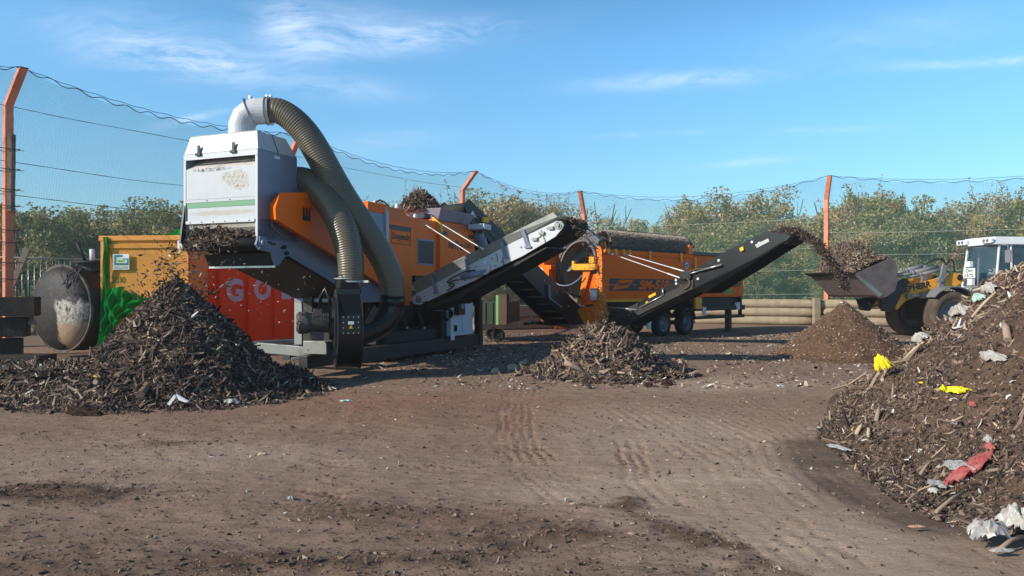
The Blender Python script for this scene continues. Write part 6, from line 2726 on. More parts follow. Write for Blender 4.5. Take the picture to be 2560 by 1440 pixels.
# ================================================================== SKIP TRAILER behind the separator
q = P(1225, 780, 23.5)
SK = Frame(q.x, q.y, math.radians(-14))
st = empty('skip_trailer', SK, 'dark green skip trailer with rusty brown end plate between separator and feed conveyor', 'skip')
k0, k1 = SK.y(1184, 813, 0), SK.y(1243, 755, 0)
mb = MB(SK)
mb.box((k0.x, 0, .55), (k1.x, 3.0, k1.z))
for i in range(3):
    mb.box((k0.x + .1 + i * .24, -.03, .56), (k0.x + .16 + i * .24, -.003, k1.z - .02))
mb.build('tub', M_DKGREEN, st, .01)
e0, e1 = SK.y(1247, 820, -.05), SK.y(1268, 736, -.05)
mb = MB(SK)
mb.box((e0.x, -.1, e0.z + .1), (e1.x, .2, e1.z))
mb.build('end_plate', M_RUST, st, .01)
mb = MB(SK)
mb.box((e0.x - .08, -.1, e0.z + .1), (e0.x - .003, .0, e1.z - .02))
mb.build('green_edge', M_LGREEN, st)
wheel(st, SK, (SK.y(1240, 815, .1).x, .4, .2), (0, -1, 0), .2, .2, (M_RUBBER, M_DARK))
wheel(st, SK, (SK.y(1200, 815, .1).x, 1.5, .2), (0, -1, 0), .2, .2, (M_RUBBER, M_DARK))


# ================================================================== LOG WALL AND SLABS
def log(p0, p1, r, seed, lab, grp='logs of the low wall'):
    R = random.Random(seed)
    mb = MB()
    pts, rr = [], []
    for i in range(9):
        q = p0.lerp(p1, i / 8)
        pts.append(q + Vector((R.uniform(-.02, .02), R.uniform(-.02, .02), R.uniform(-.015, .015))))
        rr.append(r * (1 + R.uniform(-.04, .04)))
    mb.tube(pts, rr, 16)
    tag(mb.build('log', M_LOG, loc=p0), lab, 'log', grp)


b4, b5 = bases[4], nxt_b
wall_pts = [Vector((4.4, 39.6, 0)), Vector((9.0, 37.4, 0)), Vector((14.2, 34.9, 0)), Vector((20.0, 32.4, 0)), Vector((26, 29.9, 0))]
zrow = (.20, .61, 1.0)
nm = {0: 'bottom', 1: 'middle', 2: 'top'}
wh = ['behind the trommel wheels', 'left of the salmon post', 'behind the loader bucket', 'behind the loader, mostly hidden']
for j in range(3):
    for i in range(4):
        a, b = wall_pts[i].copy(), wall_pts[i + 1].copy()
        d = (b - a).normalized()
        a.z = b.z = zrow[j]
        log(a + d * .06, b - d * .06 + d * (.25 * (j - 1) if i < 3 else 0), .205, i * 7 + j, 'grey log in the %s row of the wall %s' % (nm[j], wh[i]))
mb = MB()
for x_, y_ in ((13.9, 34.7),):
    mb.bar((x_, y_, 0), (x_, y_, 1.28), .3, .25, (0, 1, 0))
tag(mb.build('wall_stake', M_LOG, loc=(13.9, 34.7, 0), bevel=.02), 'upright timber stake holding the logs below the salmon post', 'stake')
sl0 = P(1268, 760, 31)
for i, (z0, z1, dx) in enumerate(((.02, .52, 0), (.53, 1.0, .3))):
    mb = MB()
    mb.bar((-1.6 + dx, 30.6, (z0 + z1) / 2), (3.4 + dx, 33.2, (z0 + z1) / 2), .5, z1 - z0)
    tag(mb.build('concrete_slab', pm('pale weathered concrete %s' % ('low' if i == 0 else 'upper'), srgb(150, 138, 120), .9, var=.12, scale=3, dirt=srgb(110, 96, 80), damt=.6, bump=.2), loc=(-1.6, 30.6, 0), bevel=.03),
        ('lower' if i == 0 else 'upper') + ' pale weathered wall block behind the skip trailer', 'wall block', 'wall blocks')

# ================================================================== WHEEL LOADER
hv = Vector((-.99, -.12, 0)).normalized()
LF = Frame(14.4, 26.3, math.atan2(hv.y, hv.x))   # local x forward, local y to its left (towards the camera)
ld_ = empty('wheel_loader', LF, 'yellow and white wheel loader with raised heaped bucket behind the waste heap', 'loader')


def Lp(px, py, y):
    return LF.y(px, py, y)


TR = .80
for (x_, y_, sgn) in ((0, 1.02, 1), (0, -1.02, -1), (-3.1, 1.02, 1), (-3.1, -1.02, -1)):
    wheel(ld_, LF, (x_, y_, TR), (0, sgn, 0), TR, .60, (M_TYRE, M_HUB))
mb = MB(LF)
mb.cyl((0, -.75, TR), (0, .75, TR), .22, 16)
mb.cyl((-3.1, -.75, TR), (-3.1, .75, TR), .22, 16)
mb.box((-.6, -.45, .6), (.5, .45, 1.5))
mb.box((-4.6, -.5, .75), (-.62, .5, 1.25))
mb.build('frame', M_DARK, ld_, .03)
# front mudguards
for s_ in (1, -1):
    mb = MB(LF)
    prev = None
    for i in range(9):
        a = math.radians(30 + 110 * i / 8)
        p = (math.cos(a) * -(TR + .14), TR + math.sin(a) * (TR + .12))
        if prev:
            y0 = .72 * s_ if s_ > 0 else -1.36
            mb.prism([(prev[0], y0, prev[1]), (p[0], y0, p[1]), (p[0], y0, p[1] + .04), (prev[0], y0, prev[1] + .04)], (0, .64, 0))
        prev = p
    mb.build('mudguard', M_LGREY, ld_)
# rear body
mb = MB(LF)
mb.prism([(-2.9, -1.0, 1.2), (-5.2, -1.0, 1.2), (-5.2, -1.0, 2.1), (-4.6, -1.0, 2.35), (-2.9, -1.0, 2.4)], (0, 2.0, 0))
mb.build('engine_bonnet', M_CABW, ld_, .05)
mb = MB(LF)
mb.prism([(-1.1, -.8, 1.2), (-2.5, -.8, 1.2), (-2.6, -.8, 1.75), (-1.5, -.8, 1.7)], (0, 1.6, 0))
mb.build('cab_base', M_CABW, ld_, .04)
# cab: pillars, glass, roof
zf0, zr0, zr1 = 1.72, 3.16, 3.45
xcf, xcb = -1.80, -3.35
cw = .80
mb = MB(LF)


def pil(p0, p1, w=.07):
    mb.bar(p0, p1, w, w, (0, 1, 0))


tfx = xcf - .28
for s_ in (1, -1):
    pil((xcf - .1, cw * s_, zf0), (tfx, (cw - .06) * s_, zr0), .06)
    pil((xcb, cw * s_, zf0), (xcb, (cw - .06) * s_, zr0), .10)
    pil((-2.5, cw * s_, zf0), (-2.5, (cw - .06) * s_, zr0), .06)
    pil((xcf - .1, cw * s_, zf0), (xcb, cw * s_, zf0), .10)
pil((xcf - .1, -cw, zf0), (xcf - .1, cw, zf0), .08)
pil((xcb, -cw, zf0), (xcb, cw, zf0), .08)
cabf = mb.build('cab', M_CABW, ld_, .012)
mb = MB(LF)
mb.loft([Vector(p) for p in ((xcf + .0, -cw - .04, zr0 + .01), (xcf + .0, cw + .04, zr0 + .01), (xcb - .15, cw + .04, zr0 + .01), (xcb - .15, -cw - .04, zr0 + .01))],
        [Vector(p) for p in ((xcf - .12, -cw + .08, zr1), (xcf - .12, cw - .08, zr1), (xcb - .05, cw - .08, zr1), (xcb - .05, -cw + .08, zr1))])
mb.box((xcf - .02, -cw - .04, zr0 + .05), (xcf + .12, -cw + .42, zr0 + .24))
mb.box((xcf - .02, cw - .42, zr0 + .05), (xcf + .12, cw + .04, zr0 + .24))
roof = mb.build('roof', M_CABW, cabf, .04)
for s_ in (1, -1):
    mb = MB(LF)
    for q in (.14, .30):
        c = (xcf + .121, (cw + .02 - q) * s_, zr0 + .15)
        mb.cyl(c, (c[0] + .01, c[1], c[2]), .055, 14, 0)
        mb.cyl((c[0] + .01, c[1], c[2]), (c[0] + .014, c[1], c[2]), .04, 14, 1)
    mb.build('work_light', [M_DARK, M_STEEL], cabf)
mb = MB(LF)   # curved windscreen
cols_ = 9
vs, fs = [], []
for i in range(cols_):
    a = -1 + 2 * i / (cols_ - 1)
    bul = .22 * (1 - a * a)
    vs += [(xcf - .1 + bul, a * (cw - .03), zf0 + .05), (tfx + bul * .8, a * (cw - .09), zr0)]
for i in range(cols_ - 1):
    fs.append((i * 2, i * 2 + 2, i * 2 + 3, i * 2 + 1))
mb.add(vs, fs, 0, True)
mb.build('windscreen', M_GLASS, cabf)
for s_ in (1, -1):
    mb = MB(LF)
    mb.prism([(xcf - .16, cw * s_, zf0 + .06), (-2.46, cw * s_, zf0 + .06), (-2.46, (cw - .06) * s_, zr0 - .02), (tfx - .05, (cw - .06) * s_, zr0 - .02)], (0, .006, 0))
    mb.prism([(-2.54, cw * s_, zf0 + .06), (xcb + .06, cw * s_, zf0 + .06), (xcb + .06, (cw - .06) * s_, zr0 - .02), (-2.54, (cw - .06) * s_, zr0 - .02)], (0, .006, 0))
    mb.build('side_window', M_GLASS, cabf)
mb = MB(LF)   # seat, column, wheel inside
mb.box((-3.2, -.75, 1.2), (-1.95, .75, zf0 - .03))
mb.box((-2.95, -.28, zf0), (-2.45, .28, zf0 + .45))
mb.box((-3.05, -.26, zf0 + .45), (-2.9, .26, zf0 + 1.1))
mb.bar((-2.05, 0, zf0), (-2.2, 0, zf0 + .6), .1, .1, (0, 1, 0))
mb.ring((-2.22, 0, zf0 + .64), (-.5, 0, 1), .16, .2, .03, 20)
mb.build('cab_interior', M_DARK, cabf)
mb = MB(LF)
mb.bar((xcf + .14, .15, zf0 + .1), (tfx + .35, -.1, zf0 + .75), .02, .02)
mb.build('wiper', M_INK, cabf)
mb = MB(LF)
mb.bar((xcf - .25, cw + .0, zr0 + .02), (xcf - .2, cw + .42, zr0 - .05), .03, .03)
mb.bar((xcf - .2, cw + .42, zr0 - .05), (xcf - .2, cw + .42, zr0 - .6), .03, .03, (0, 1, 0))
mb.box((xcf - .23, cw + .3, zr0 - .62), (xcf - .18, cw + .54, zr0 - .2))
mb.bar((xcb - .2, cw, zr0 - .9), (xcb - .2, cw, zr0), .03, .03, (0, 1, 0))
mb.build('mirror', M_LGREY, cabf, .01)
mb = MB(LF)
mb.prism([(xcb - .1, -.7, zf0), (xcb - .6, -.7, zf0), (xcb - .5, -.7, 2.95), (xcb - .1, -.7, zr0)], (0, 1.4, 0))
mb.build('rear_case', M_CABW, ld_, .04)

# number plate and marker lamps
pq = Lp(2424, 683, .62)
mb = MB(LF)
mb.box((pq.x, pq.y - .27, pq.z - .17), (pq.x + .02, pq.y + .27, pq.z + .17))
npl = mb.build('number_plate', M_SIGNW, ld_, .004)
text('OH', 'lettering', M_INK, LF, (pq.x + .0205, pq.y - .16, pq.z + .02), (0, 1, 0), (0, 0, 1), .32, .12, npl, .003, .02)
text('1572', 'lettering', M_INK, LF, (pq.x + .0205, pq.y - .2, pq.z - .14), (0, 1, 0), (0, 0, 1), .42, .12, npl, .003, .02)
mb = MB(LF)
mb.box((pq.x - .05, pq.y - .12, pq.z + .2), (pq.x + .1, pq.y + .12, pq.z + .4))
mb.box((pq.x - .05, pq.y - .1, pq.z - .42), (pq.x + .1, pq.y + .2, pq.z - .2))
mb.build_each('marker_lamp', M_SIGNW, ld_, .02)

# lift arms
arm_px = [(2232, 752), (2244, 728), (2268, 716), (2340, 696), (2366, 690), (2378, 682), (2404, 686), (2408, 702), (2388, 716), (2340, 724), (2300, 738), (2262, 752), (2240, 775)]
for s_ in (.62, -.62):
    mb = MB(LF)
    pts = [Lp(a, b, .62) for a, b in arm_px]
    mb.prism([(p.x, s_ - .06, p.z) for p in pts], (0, .12, 0))
    arm = mb.build('lift_arm', M_LYEL, ld_, .012)
    mb = MB(LF)
    pts = [Lp(a, b, .62) for a, b in ((2195, 748), (2215, 744), (2235, 706), (2262, 696), (2272, 704), (2258, 722), (2240, 758), (2226, 780), (2205, 778))]
    mb.prism([(p.x, s_ - .09, p.z) for p in pts], (0, .18, 0))
    mb.build('arm_nose', M_BLACK, arm, .02)
    if s_ > 0:
        yo = s_ + .0605
        for txt, c0, c1 in (('LIEBHERR', (2252, 737), (2330, 706)),):
            a, b = Lp(c0[0], c0[1], yo), Lp(c1[0], c1[1] + 12, yo)
            rt = (b - a)
            u_ = Vector((rt.z, 0, -rt.x)).normalized()
            if u_.z < 0:
                u_ = -u_
            a2 = Vector((a.x, yo, a.z + .03))
            text(txt, 'lettering', M_INK, LF, a2, (rt.x, 0, rt.z), u_, rt.length * .98, .21, arm, .004, .05)
    mb = MB(LF)
    q = Lp(2396, 694, .62)
    mb.cyl((q.x, s_ - .1, q.z), (q.x, s_ + .1, q.z), .1, 16)
    mb.build('pivot_pin', M_DARK, arm)
mb = MB(LF)
a, b = Lp(2300, 740, .2), Lp(2330, 705, .2)
mb.box((b.x - .1, -.56, b.z - .35), (b.x + .15, .56, b.z - .05))
mb.build('arm_cross_tube', M_LYEL, ld_, .02)
# tilt cylinders (upper, grey) and bell crank
for (a, b, c, d, y_, r_) in ((2246, 690, 2345, 668, .35, .085), (2240, 684, 2310, 664, -.3, .085), (2268, 694, 2362, 672, .55, .06)):
    mb = MB(LF)
    p0, p1 = Lp(a, b, y_), Lp(c, d, y_)
    mb.cyl(p0, p0.lerp(p1, .55), r_ * .6, 14, 1)
    mb.cyl(p0.lerp(p1, .35), p1, r_, 16, 0)
    mb.cyl(p0.lerp(p1, .33), p0.lerp(p1, .38), r_ * 1.2, 16, 0)
    mb.build('tilt_cylinder', [M_LGREY, M_STEEL], ld_)
mb = MB(LF)
pts = [Lp(a, b, .72) for a, b in ((2354, 660), (2364, 664), (2360, 700), (2354, 722), (2340, 724), (2346, 700))]
mb.prism([(p.x, .72, p.z) for p in pts], (0, .08, 0))
mb.prism([(p.x, -.2, p.z) for p in pts], (0, .08, 0))
q = Lp(2351, 699, .8)
mb.cyl((q.x, .7, q.z), (q.x, .85, q.z), .1, 14)
mb.build('bell_crank', M_LGREY, ld_, .01)
mb = MB(LF)
p0, p1 = Lp(2273, 740, .75), Lp(2370, 737, .75)
mb.cyl(p0, p0.lerp(p1, .4), .05, 12, 1)
mb.cyl(p0.lerp(p1, .3), p1, .1, 16, 0)
mb.cyl(p0 + Vector((0, -.06, 0)), p0 + Vector((0, .06, 0)), .11, 14, 0)
mb.build('lift_cylinder', [pm('dusty cylinder', srgb(150, 138, 126), .6, dirt=DUST, damt=.6), M_STEEL], ld_)
mb = MB(LF)
for pth, y_ in (([(2315, 660), (2340, 648), (2360, 652), (2368, 680)], .3), ([(2362, 668), (2375, 650), (2384, 656), (2386, 680)], .4), ([(2170, 758), (2185, 764), (2215, 758)], .8), ([(2190, 762), (2210, 772), (2240, 765)], .6)):
    mb.tube(smooth_path([Lp(a, b, y_) for a, b in pth], 6), .025, 6)
mb.build_each('hydraulic_line', M_BLACK, ld_)

# bucket
BW = 1.36
bp = [Lp(a, b, BW) for a, b in ((2134, 686), (2150, 700), (2182, 738), (2196, 744), (2216, 742), (2236, 726), (2244, 700), (2240, 660), (2226, 644))]
Rb = [Vector((p.x, 0, p.z)) for p in bp]
mb = MB(LF)


def shell(pts, y0, y1, th):
    inn = []
    c = sum(pts, Vector()) / len(pts)
    for p in pts:
        inn.append(p + (c - p).normalized() * th)
    for i in range(len(pts) - 1):
        a, b, c2, d = pts[i], pts[i + 1], inn[i + 1], inn[i]
        mb.prism([(a.x, y0, a.z), (b.x, y0, b.z), (c2.x, y0, c2.z), (d.x, y0, d.z)], (0, y1 - y0, 0))


shell(Rb, -BW, BW, .04)
for s_ in (1, -1):
    y_ = BW if s_ > 0 else -BW - .04
    mb.prism([(p.x, y_, p.z) for p in Rb], (0, .04, 0))
buck = mb.build('bucket', M_BUCKET, ld_, .006)
mb = MB(LF)
l0 = Rb[0]
mb.prism([(l0.x - .02, -BW - .05, l0.z - .03), (l0.x + .22, -BW - .05, l0.z + .07), (l0.x + .22, -BW - .05, l0.z + .10), (l0.x - .02, -BW - .05, l0.z + .03)], (0, 2 * BW + .1, 0))
mb.build('cutting_edge', M_STEEL if False else M_DARK, buck, .006)
mb = MB(LF)
a, b = Lp(2142, 692, BW), Lp(2196, 742, BW)
mb.prism([(p.x, BW + .0405, p.z) for p in [Lp(*q, BW) for q in ((2137, 690), (2148, 690), (2204, 736), (2196, 743))]], (0, .02, 0))
mb.build('wear_plate', M_GALV, buck)

# ================================================================== HEAPS


def cone_heap(name, c, r, h, prof_pow, chips_n, size, mats, probs, core_mi_mat, label, seed, sx=1.0, sy=1.0, tail=None, skirt=.35, Lr=3.5, elong=1.0, slump=None, reach=1.5, edge=1.12, big=0):
    """a heap tipped from above: lumpy cone core carrying loose splinters all over its skin"""
    R = np.random.default_rng(seed)
    nx = 90
    lim = 1.7
    gx = np.linspace(-lim, lim, nx)
    Xh, Yh = np.meshgrid(gx, gx)

    def hf(ux, uy):
        wx, wy = c[0] + ux * r * sx, c[1] + uy * r * sy
        ang_n = fbm(wx * 1.1, wy * 1.1, seed, 3) - .5
        q = np.sqrt(ux ** 2 + uy ** 2) * (1 + .28 * ang_n)
        core = np.clip(1 - q, 0, None)
        z = h * core ** prof_pow
        apron = .10 * np.clip((1.55 - q) / .8, 0, 1) ** 2 * skirt / .35
        z = np.maximum(z, 0) + apron * np.clip(q, 0, 1)
        if slump is not None:
            for (dx, dy, rr, hh) in slump:
                z = np.maximum(z, hh * np.clip(1 - np.hypot(wx - dx, wy - dy) / rr, 0, 1) ** 1.1)
        z = z + (fbm(wx * 4, wy * 4, seed + 3, 4) - .5) * .16 * np.clip(z / (.3 * h), 0, 1)
        return np.where((q > edge) & (z < .14), -.05, z)
    Zh = hf(Xh, Yh)
    bk = Bulk()
    vs = np.stack([c[0] + Xh * r * sx, c[1] + Yh * r * sy, Zh], -1).reshape(-1, 3)
    bk.add(vs, grid_faces(nx, nx), len(mats))
    k = chips_n
    th = R.uniform(0, 2 * math.pi, k)
    rr = np.sqrt(R.random(k)) * reach
    keep = (rr < 1.0) | (R.random(k) < np.clip((reach + .02 - rr) / (reach - 1.0), 0, 1) ** 1.3 * .8)
    th, rr = th[keep], rr[keep]
    ux, uy = np.cos(th) * rr, np.sin(th) * rr
    z = hf(ux, uy)
    e = .02
    gx_ = (hf(ux + e, uy) - hf(ux - e, uy)) / (2 * e * r * sx)
    gy_ = (hf(ux, uy + e) - hf(ux, uy - e)) / (2 * e * r * sy)
    nr = np.stack([-gx_, -gy_, np.ones_like(gx_)], 1)
    nr /= np.linalg.norm(nr, axis=1, keepdims=True)
    k = len(z)
    s_ = size * np.clip(R.lognormal(0, .58, k), .3, 3.4)
    pos = np.stack([c[0] + ux * r * sx, c[1] + uy * r * sy, np.maximum(z, 0) + s_ * .25], 1)
    bk.chips(pos, nr, s_ * Lr * elong, s_, s_ * .75, probs, tilt=.5, bend=.22, R=R)
    if big:
        j = R.choice(k, size=big, p=(np.clip(rr, .15, 1.3) ** 1.6) / (np.clip(rr, .15, 1.3) ** 1.6).sum())
        sb = size * R.uniform(1.6, 3.4, big)
        bk.chips(pos[j] + np.array([0, 0, .012]), nr[j], sb * R.uniform(3.5, 9, big), sb, sb * R.uniform(.4, .9, big), [1, 3, 5, 3.4, 1.2, .25, .02], tilt=.35, bend=.18, R=R)
    o = bk.build(name, list(mats) + [core_mi_mat], loc=(c[0], c[1], 0))
    tag(o, label, 'heap')
    return hf


H1C = (-5.35, 12.15)
cone_heap('wood_chip_heap', H1C, 1.80, 1.84, 1.14, 46000, .0118, CH, [6.5, 6, 3.2, .8, .24, .07, .006], SOIL, 'tall dark wood chip heap under the belt of the air separator', 21, 1.0, 1.0, skirt=.5, Lr=6.2,
          slump=[(-3.75, 12.7, .8, .36), (-7.0, 13.3, 1.2, .22), (-4.1, 12.2, .8, .42)], reach=1.42, big=520)
H2C = (1.78, 14.85)
cone_heap('wood_chip_heap', H2C, 1.32, 1.03, .98, 13000, .0165, CH, [2.4, 5, 5.5, 1.5, .25, .12, .02], SOILR, 'small pale brown wood chip heap under the white side conveyor', 22, 1.0, 1.0, skirt=.4, Lr=6.2, reach=1.35, big=110)
H3C = (8.15, 18.6)
cone_heap('compost_heap', H3C, 1.50, 1.36, .97, 15000, .0085, CH, [1.5, 4, 6, 3.4, .9, .1, 0], SOILF, 'smooth cone of fine brown compost under the black side conveyor', 23, 1.0, 1.15, skirt=.3, Lr=2.6)
cone_heap('debris_mound', (-8.3, 13.4), 1.5, .28, .8, 12000, .014, CH, [4, 5.5, 4.5, 1.8, .6, .2, .01], SOIL, 'low dark mound of wood debris in front of the scorched tank', 24, 1.25, .9, skirt=.6, Lr=5.0, big=220)

# big heap of shredded waste at the right: a slope rising from an uneven foot line
FOOT = np.array([(7.0, 4.2), (4.6, 4.75), (3.5, 5.08), (3.2, 5.5), (3.25, 6.2), (3.45, 7.2), (3.6, 8.2), (4.0, 9.1), (4.65, 10.2), (5.45, 11.6), (6.5, 13.2), (7.9, 15.0), (9.6, 16.6), (12, 17.8), (15, 18.2)])


def foot_dist(x, y):
    """distance inside the foot line (positive on the heap)"""
    x, y = np.asarray(x, float), np.asarray(y, float)
    best = np.full(x.shape, 1e9)
    sgn = np.zeros(x.shape)
    for i in range(len(FOOT) - 1):
        a, b = FOOT[i], FOOT[i + 1]
        d = b - a
        L2 = d @ d
        t_ = np.clip(((x - a[0]) * d[0] + (y - a[1]) * d[1]) / L2, 0, 1)
        px_, py_ = a[0] + t_ * d[0], a[1] + t_ * d[1]
        ds = np.hypot(x - px_, y - py_)
        cr = d[0] * (y - a[1]) - d[1] * (x - a[0])
        up_ = ds < best
        best = np.where(up_, ds, best)
        sgn = np.where(up_, np.where(cr < 0, 1, -1), sgn)
    return best * sgn


def heap_z(x, y):
    d = foot_dist(x, y) + (fbm(x * .9, y * .9, 71, 3) - .5) * .7
    slope = .64 + .30 * np.clip((np.asarray(y) - 5) / 5, 0, 1)
    z = slope * np.clip(d, 1e-3, None)
    top = 2.35 + .4 * (fbm(x * .5, y * .5, 72, 2) - .5)
    z = z * (.86 + .16 * np.clip(d / 1.4, 0, 1)) + .38 * np.exp(-((np.asarray(x) - 7.0) ** 2 + (np.asarray(y) - 10.4) ** 2) / 4.5)
    z = (z ** -4.0 + top ** -4.0) ** -.25
    on = np.clip(d / .5, 0, 1)
    z = z + on * ((fbm(x * 1.6, y * 1.6, 73, 3) - .5) * .30 + (fbm(x * 5, y * 5, 74, 4) - .5) * .13)
    return np.where(d > -.25, z + .02 * np.clip((d + .25) / .3, 0, 1), -.06)


gx = np.concatenate([np.arange(2.6, 6.2, .045), np.arange(6.2, 15, .09)])
gy = np.concatenate([np.arange(2.5, 12, .05), np.arange(12, 18.6, .09)])
Xh, Yh = np.meshgrid(gx, gy)
bk = Bulk()
bk.add(np.stack([Xh, Yh, heap_z(Xh, Yh)], -1).reshape(-1, 3), grid_faces(len(gx), len(gy)), 7)


def heap_scatter(k, xr, yr, sz, Lr, probs, tilt, seed, dens=None, bend=.25, flat=.6, dmin=-.3):
    R = np.random.default_rng(seed)
    x, y = R.uniform(*xr, k), R.uniform(*yr, k)
    d = foot_dist(x, y)
    keep = d > dmin
    if dens is not None:
        keep &= R.random(k) < dens(x, y)
    x, y = x[keep], y[keep]
    z = heap_z(x, y)
    e = .03
    nr = np.stack([-(heap_z(x + e, y) - heap_z(x - e, y)) / (2 * e), -(heap_z(x, y + e) - heap_z(x, y - e)) / (2 * e), np.ones_like(x)], 1)
    nr /= np.linalg.norm(nr, axis=1, keepdims=True)
    s_ = sz * np.clip(R.lognormal(0, .55, len(x)), .3, 3.2)
    pos = np.stack([x, y, np.maximum(z, 0)], 1) + nr * (s_ * .3)[:, None]
    bk.chips(pos, nr, s_ * Lr, s_, s_ * flat, probs, tilt=tilt, bend=bend, R=R)


bare = lambda x, y: np.clip(fbm(x * .8, y * .8, 75, 4) * 2.4 - .62, .10, 1)
heap_scatter(46000, (2.8, 11), (3.6, 17.5), .0085, 7.0, [3, 6, 5.5, 1.6, .35, .16, .01], .55, 31, bare)
heap_scatter(60000, (2.8, 7.5), (4.5, 11), .005, 6.5, [3, 6, 5, 1.5, .4, .15, .01], .6, 32, bare)
heap_scatter(45000, (2.8, 8), (4.3, 13), .010, 1.6, [5, 6, 4, .8, .1, 0, 0], .8, 33, flat=.9)
heap_scatter(1500, (3.2, 11), (4, 17), .011, 16, [.6, 2, 4.5, 3.0, 1.0, 0, 0], .35, 34, flat=.9, bend=.12)
heap_scatter(900, (3.0, 11), (4, 17), .028, 2.0, [0, .2, 1, 1.5, 1.5, 5, .05], .7, 35, flat=.12)
heap_scatter(9000, (5.4, 11), (8.5, 17), .012, 8.0, [.5, 2, 4, 5, 3.4, .5, 0], .5, 36)
tag(bk.build('waste_heap', CH + [SOILR], loc=(5, 8, 0)), 'big heap of shredded green waste and soil with plastic scraps filling the right edge', 'heap')


def hit(px, py):
    """where the sight line through a pixel meets the big heap or the yard"""
    kx, kz = (px - CX) / FP, (HY - py) / FP
    ys_ = np.arange(3.6, 18, .01)
    z = np.maximum(heap_z(kx * ys_, ys_), 0)
    zr = CZ + kz * ys_
    i = int(np.argmax(zr <= z)) if (zr <= z).any() else len(ys_) - 1
    return Vector((kx * ys_[i], ys_[i], float(z[i])))


def film(px, py, r, mat, seed, sq, label, cat='plastic film', name='plastic_film', rot=0.0, lift=.25, grp=None, amp=.45):
    p = hit(px, py)
    e_ = .12
    hx = lambda a, b: float(np.maximum(heap_z(np.array([a]), np.array([b])), 0)[0])
    nv = Vector((-(hx(p.x + e_, p.y) - hx(p.x - e_, p.y)) / (2 * e_), -(hx(p.x, p.y + e_) - hx(p.x, p.y - e_)) / (2 * e_), 1)).normalized()
    o = crumple(name, p + Vector((0, 0, r * sq[2] * lift + .03)), r, mat, seed, sq, amp=amp, frame_rot=rot, nrm=nv)
    tag(o, label, cat, grp)
    return o


# sheets lying over the slope: strips that follow the heap
def sheet(pix, wd, mat, label, seed, name='plastic_sheet'):
    R = random.Random(seed)
    ctr = [hit(a, b) for a, b in pix]
    pts = smooth_path(ctr, 8)
    vs = []
    k = len(pts)
    cols_ = 9
    for i, p in enumerate(pts):
        q = i / (k - 1)
        w_ = wd * (.25 + .75 * math.sin(math.pi * min(1, max(.06, 1 - q * .85)))) * (1 + .25 * math.sin(q * 17 + seed))
        t_ = (pts[min(k - 1, i + 1)] - pts[max(0, i - 1)])
        s_ = Vector((-t_.y, t_.x, 0)).normalized()
        for j in range(cols_):
            a = -1 + 2 * j / (cols_ - 1)
            pp = p + s_ * (a * w_ / 2)
            z = float(np.maximum(heap_z(np.array([pp.x]), np.array([pp.y])), 0)[0])
            vs.append(Vector((pp.x, pp.y, z + .05 + .03 * math.sin(a * 6 + q * 19) + R.uniform(-.008, .008))))
    fs = [(i * cols_ + j, i * cols_ + j + 1, (i + 1) * cols_ + j + 1, (i + 1) * cols_ + j) for i in range(k - 1) for j in range(cols_ - 1)]
    mb = MB()
    mb.add(vs, fs, 0, True)
    o = mb.build(name, mat, loc=ctr[0])
    m_ = o.modifiers.new('thickness', 'SOLIDIFY')
    m_.thickness = .006
    return tag(o, label, 'plastic sheet')


film(2206, 950, .20, M_FILMY, 3, (.55, .5, .95), 'bright yellow bag standing at the top edge of the waste heap', lift=.8, rot=.3)
film(2390, 987, .12, M_FILMY, 4, (1.1, .5, .35), 'torn yellow film lying midway up the waste heap')
film(2358, 984, .07, M_FILMY, 14, (.6, .5, .7), 'small yellow scrap beside the torn yellow film on the heap')
film(2431, 1023, .06, M_FILMR, 6, (.8, .6, .6), 'small red scrap on the waste heap above the red sheet')
sheet([(2362, 1228), (2400, 1198), (2440, 1175), (2475, 1150)], .15, M_FILMR, 'faded red plastic sheet stretched along the slope of the waste heap', 2)
film(2475, 1135, .08, M_FILMR, 8, (.7, .6, .7), 'red and pink film knot at the upper end of the faded red sheet')
film(2470, 1122, .07, M_FILM, 9, (.6, .5, .8), 'white film corner above the red knot on the waste heap', lift=.7)
film(2392, 1178, .13, M_FILMG, 10, (1.3, .6, .4), 'grey translucent film above the faded red sheet')
film(2345, 1220, .10, M_FILMG, 11, (1.3, .7, .25), 'grey film under the lower end of the faded red sheet')
film(2334, 1240, .055, M_FILM, 12, (1, .8, .6), 'small pale lump just below the faded red sheet')
film(2468, 1366, .15, M_FILM, 13, (1.1, .8, .62), 'crumpled white bag on the ground near the lower right corner', lift=.7)
film(2545, 1348, .16, M_FILM, 24, (.85, .8, .75), 'crumpled white bag cut by the right edge near the corner', lift=.7)
film(2500, 1392, .05, M_FILM, 25, (1.6, .6, .4), 'white film shred between the two crumpled white bags')
film(2095, 1128, .10, M_FILMG, 26, (1.5, .5, .3), 'pale grey torn film at the foot of the waste heap')
film(2047, 1076, .04, M_FILM, 27, (1.5, .6, .3), 'small white scrap on the ground at the tip of the waste heap')
film(2300, 855, .16, M_FILM, 28, (1.2, .7, .6), 'white film scrap on the far shoulder of the waste heap below the loader tyre')
film(2400, 790, .2, M_FILM, 29, (1.3, .6, .6), 'large white film draped on the ridge of the heap in front of the loader tyre')
film(2475, 735, .16, M_FILM, 30, (.9, .6, .7), 'white film on the ridge of the waste heap by the loader cab')
film(2445, 755, .12, M_FILMB, 31, (1.2, .6, .7), 'pale blue white film on the ridge by the loader mudguard')
film(2290, 1330, .045, M_FILMT, 32, (1.4, .5, .3), 'tan twist of film lying alone on the bare ground')
film(2480, 903, .13, M_FILM, 33, (1.1, .6, .5), 'white film scrap high on the waste heap near the right edge')
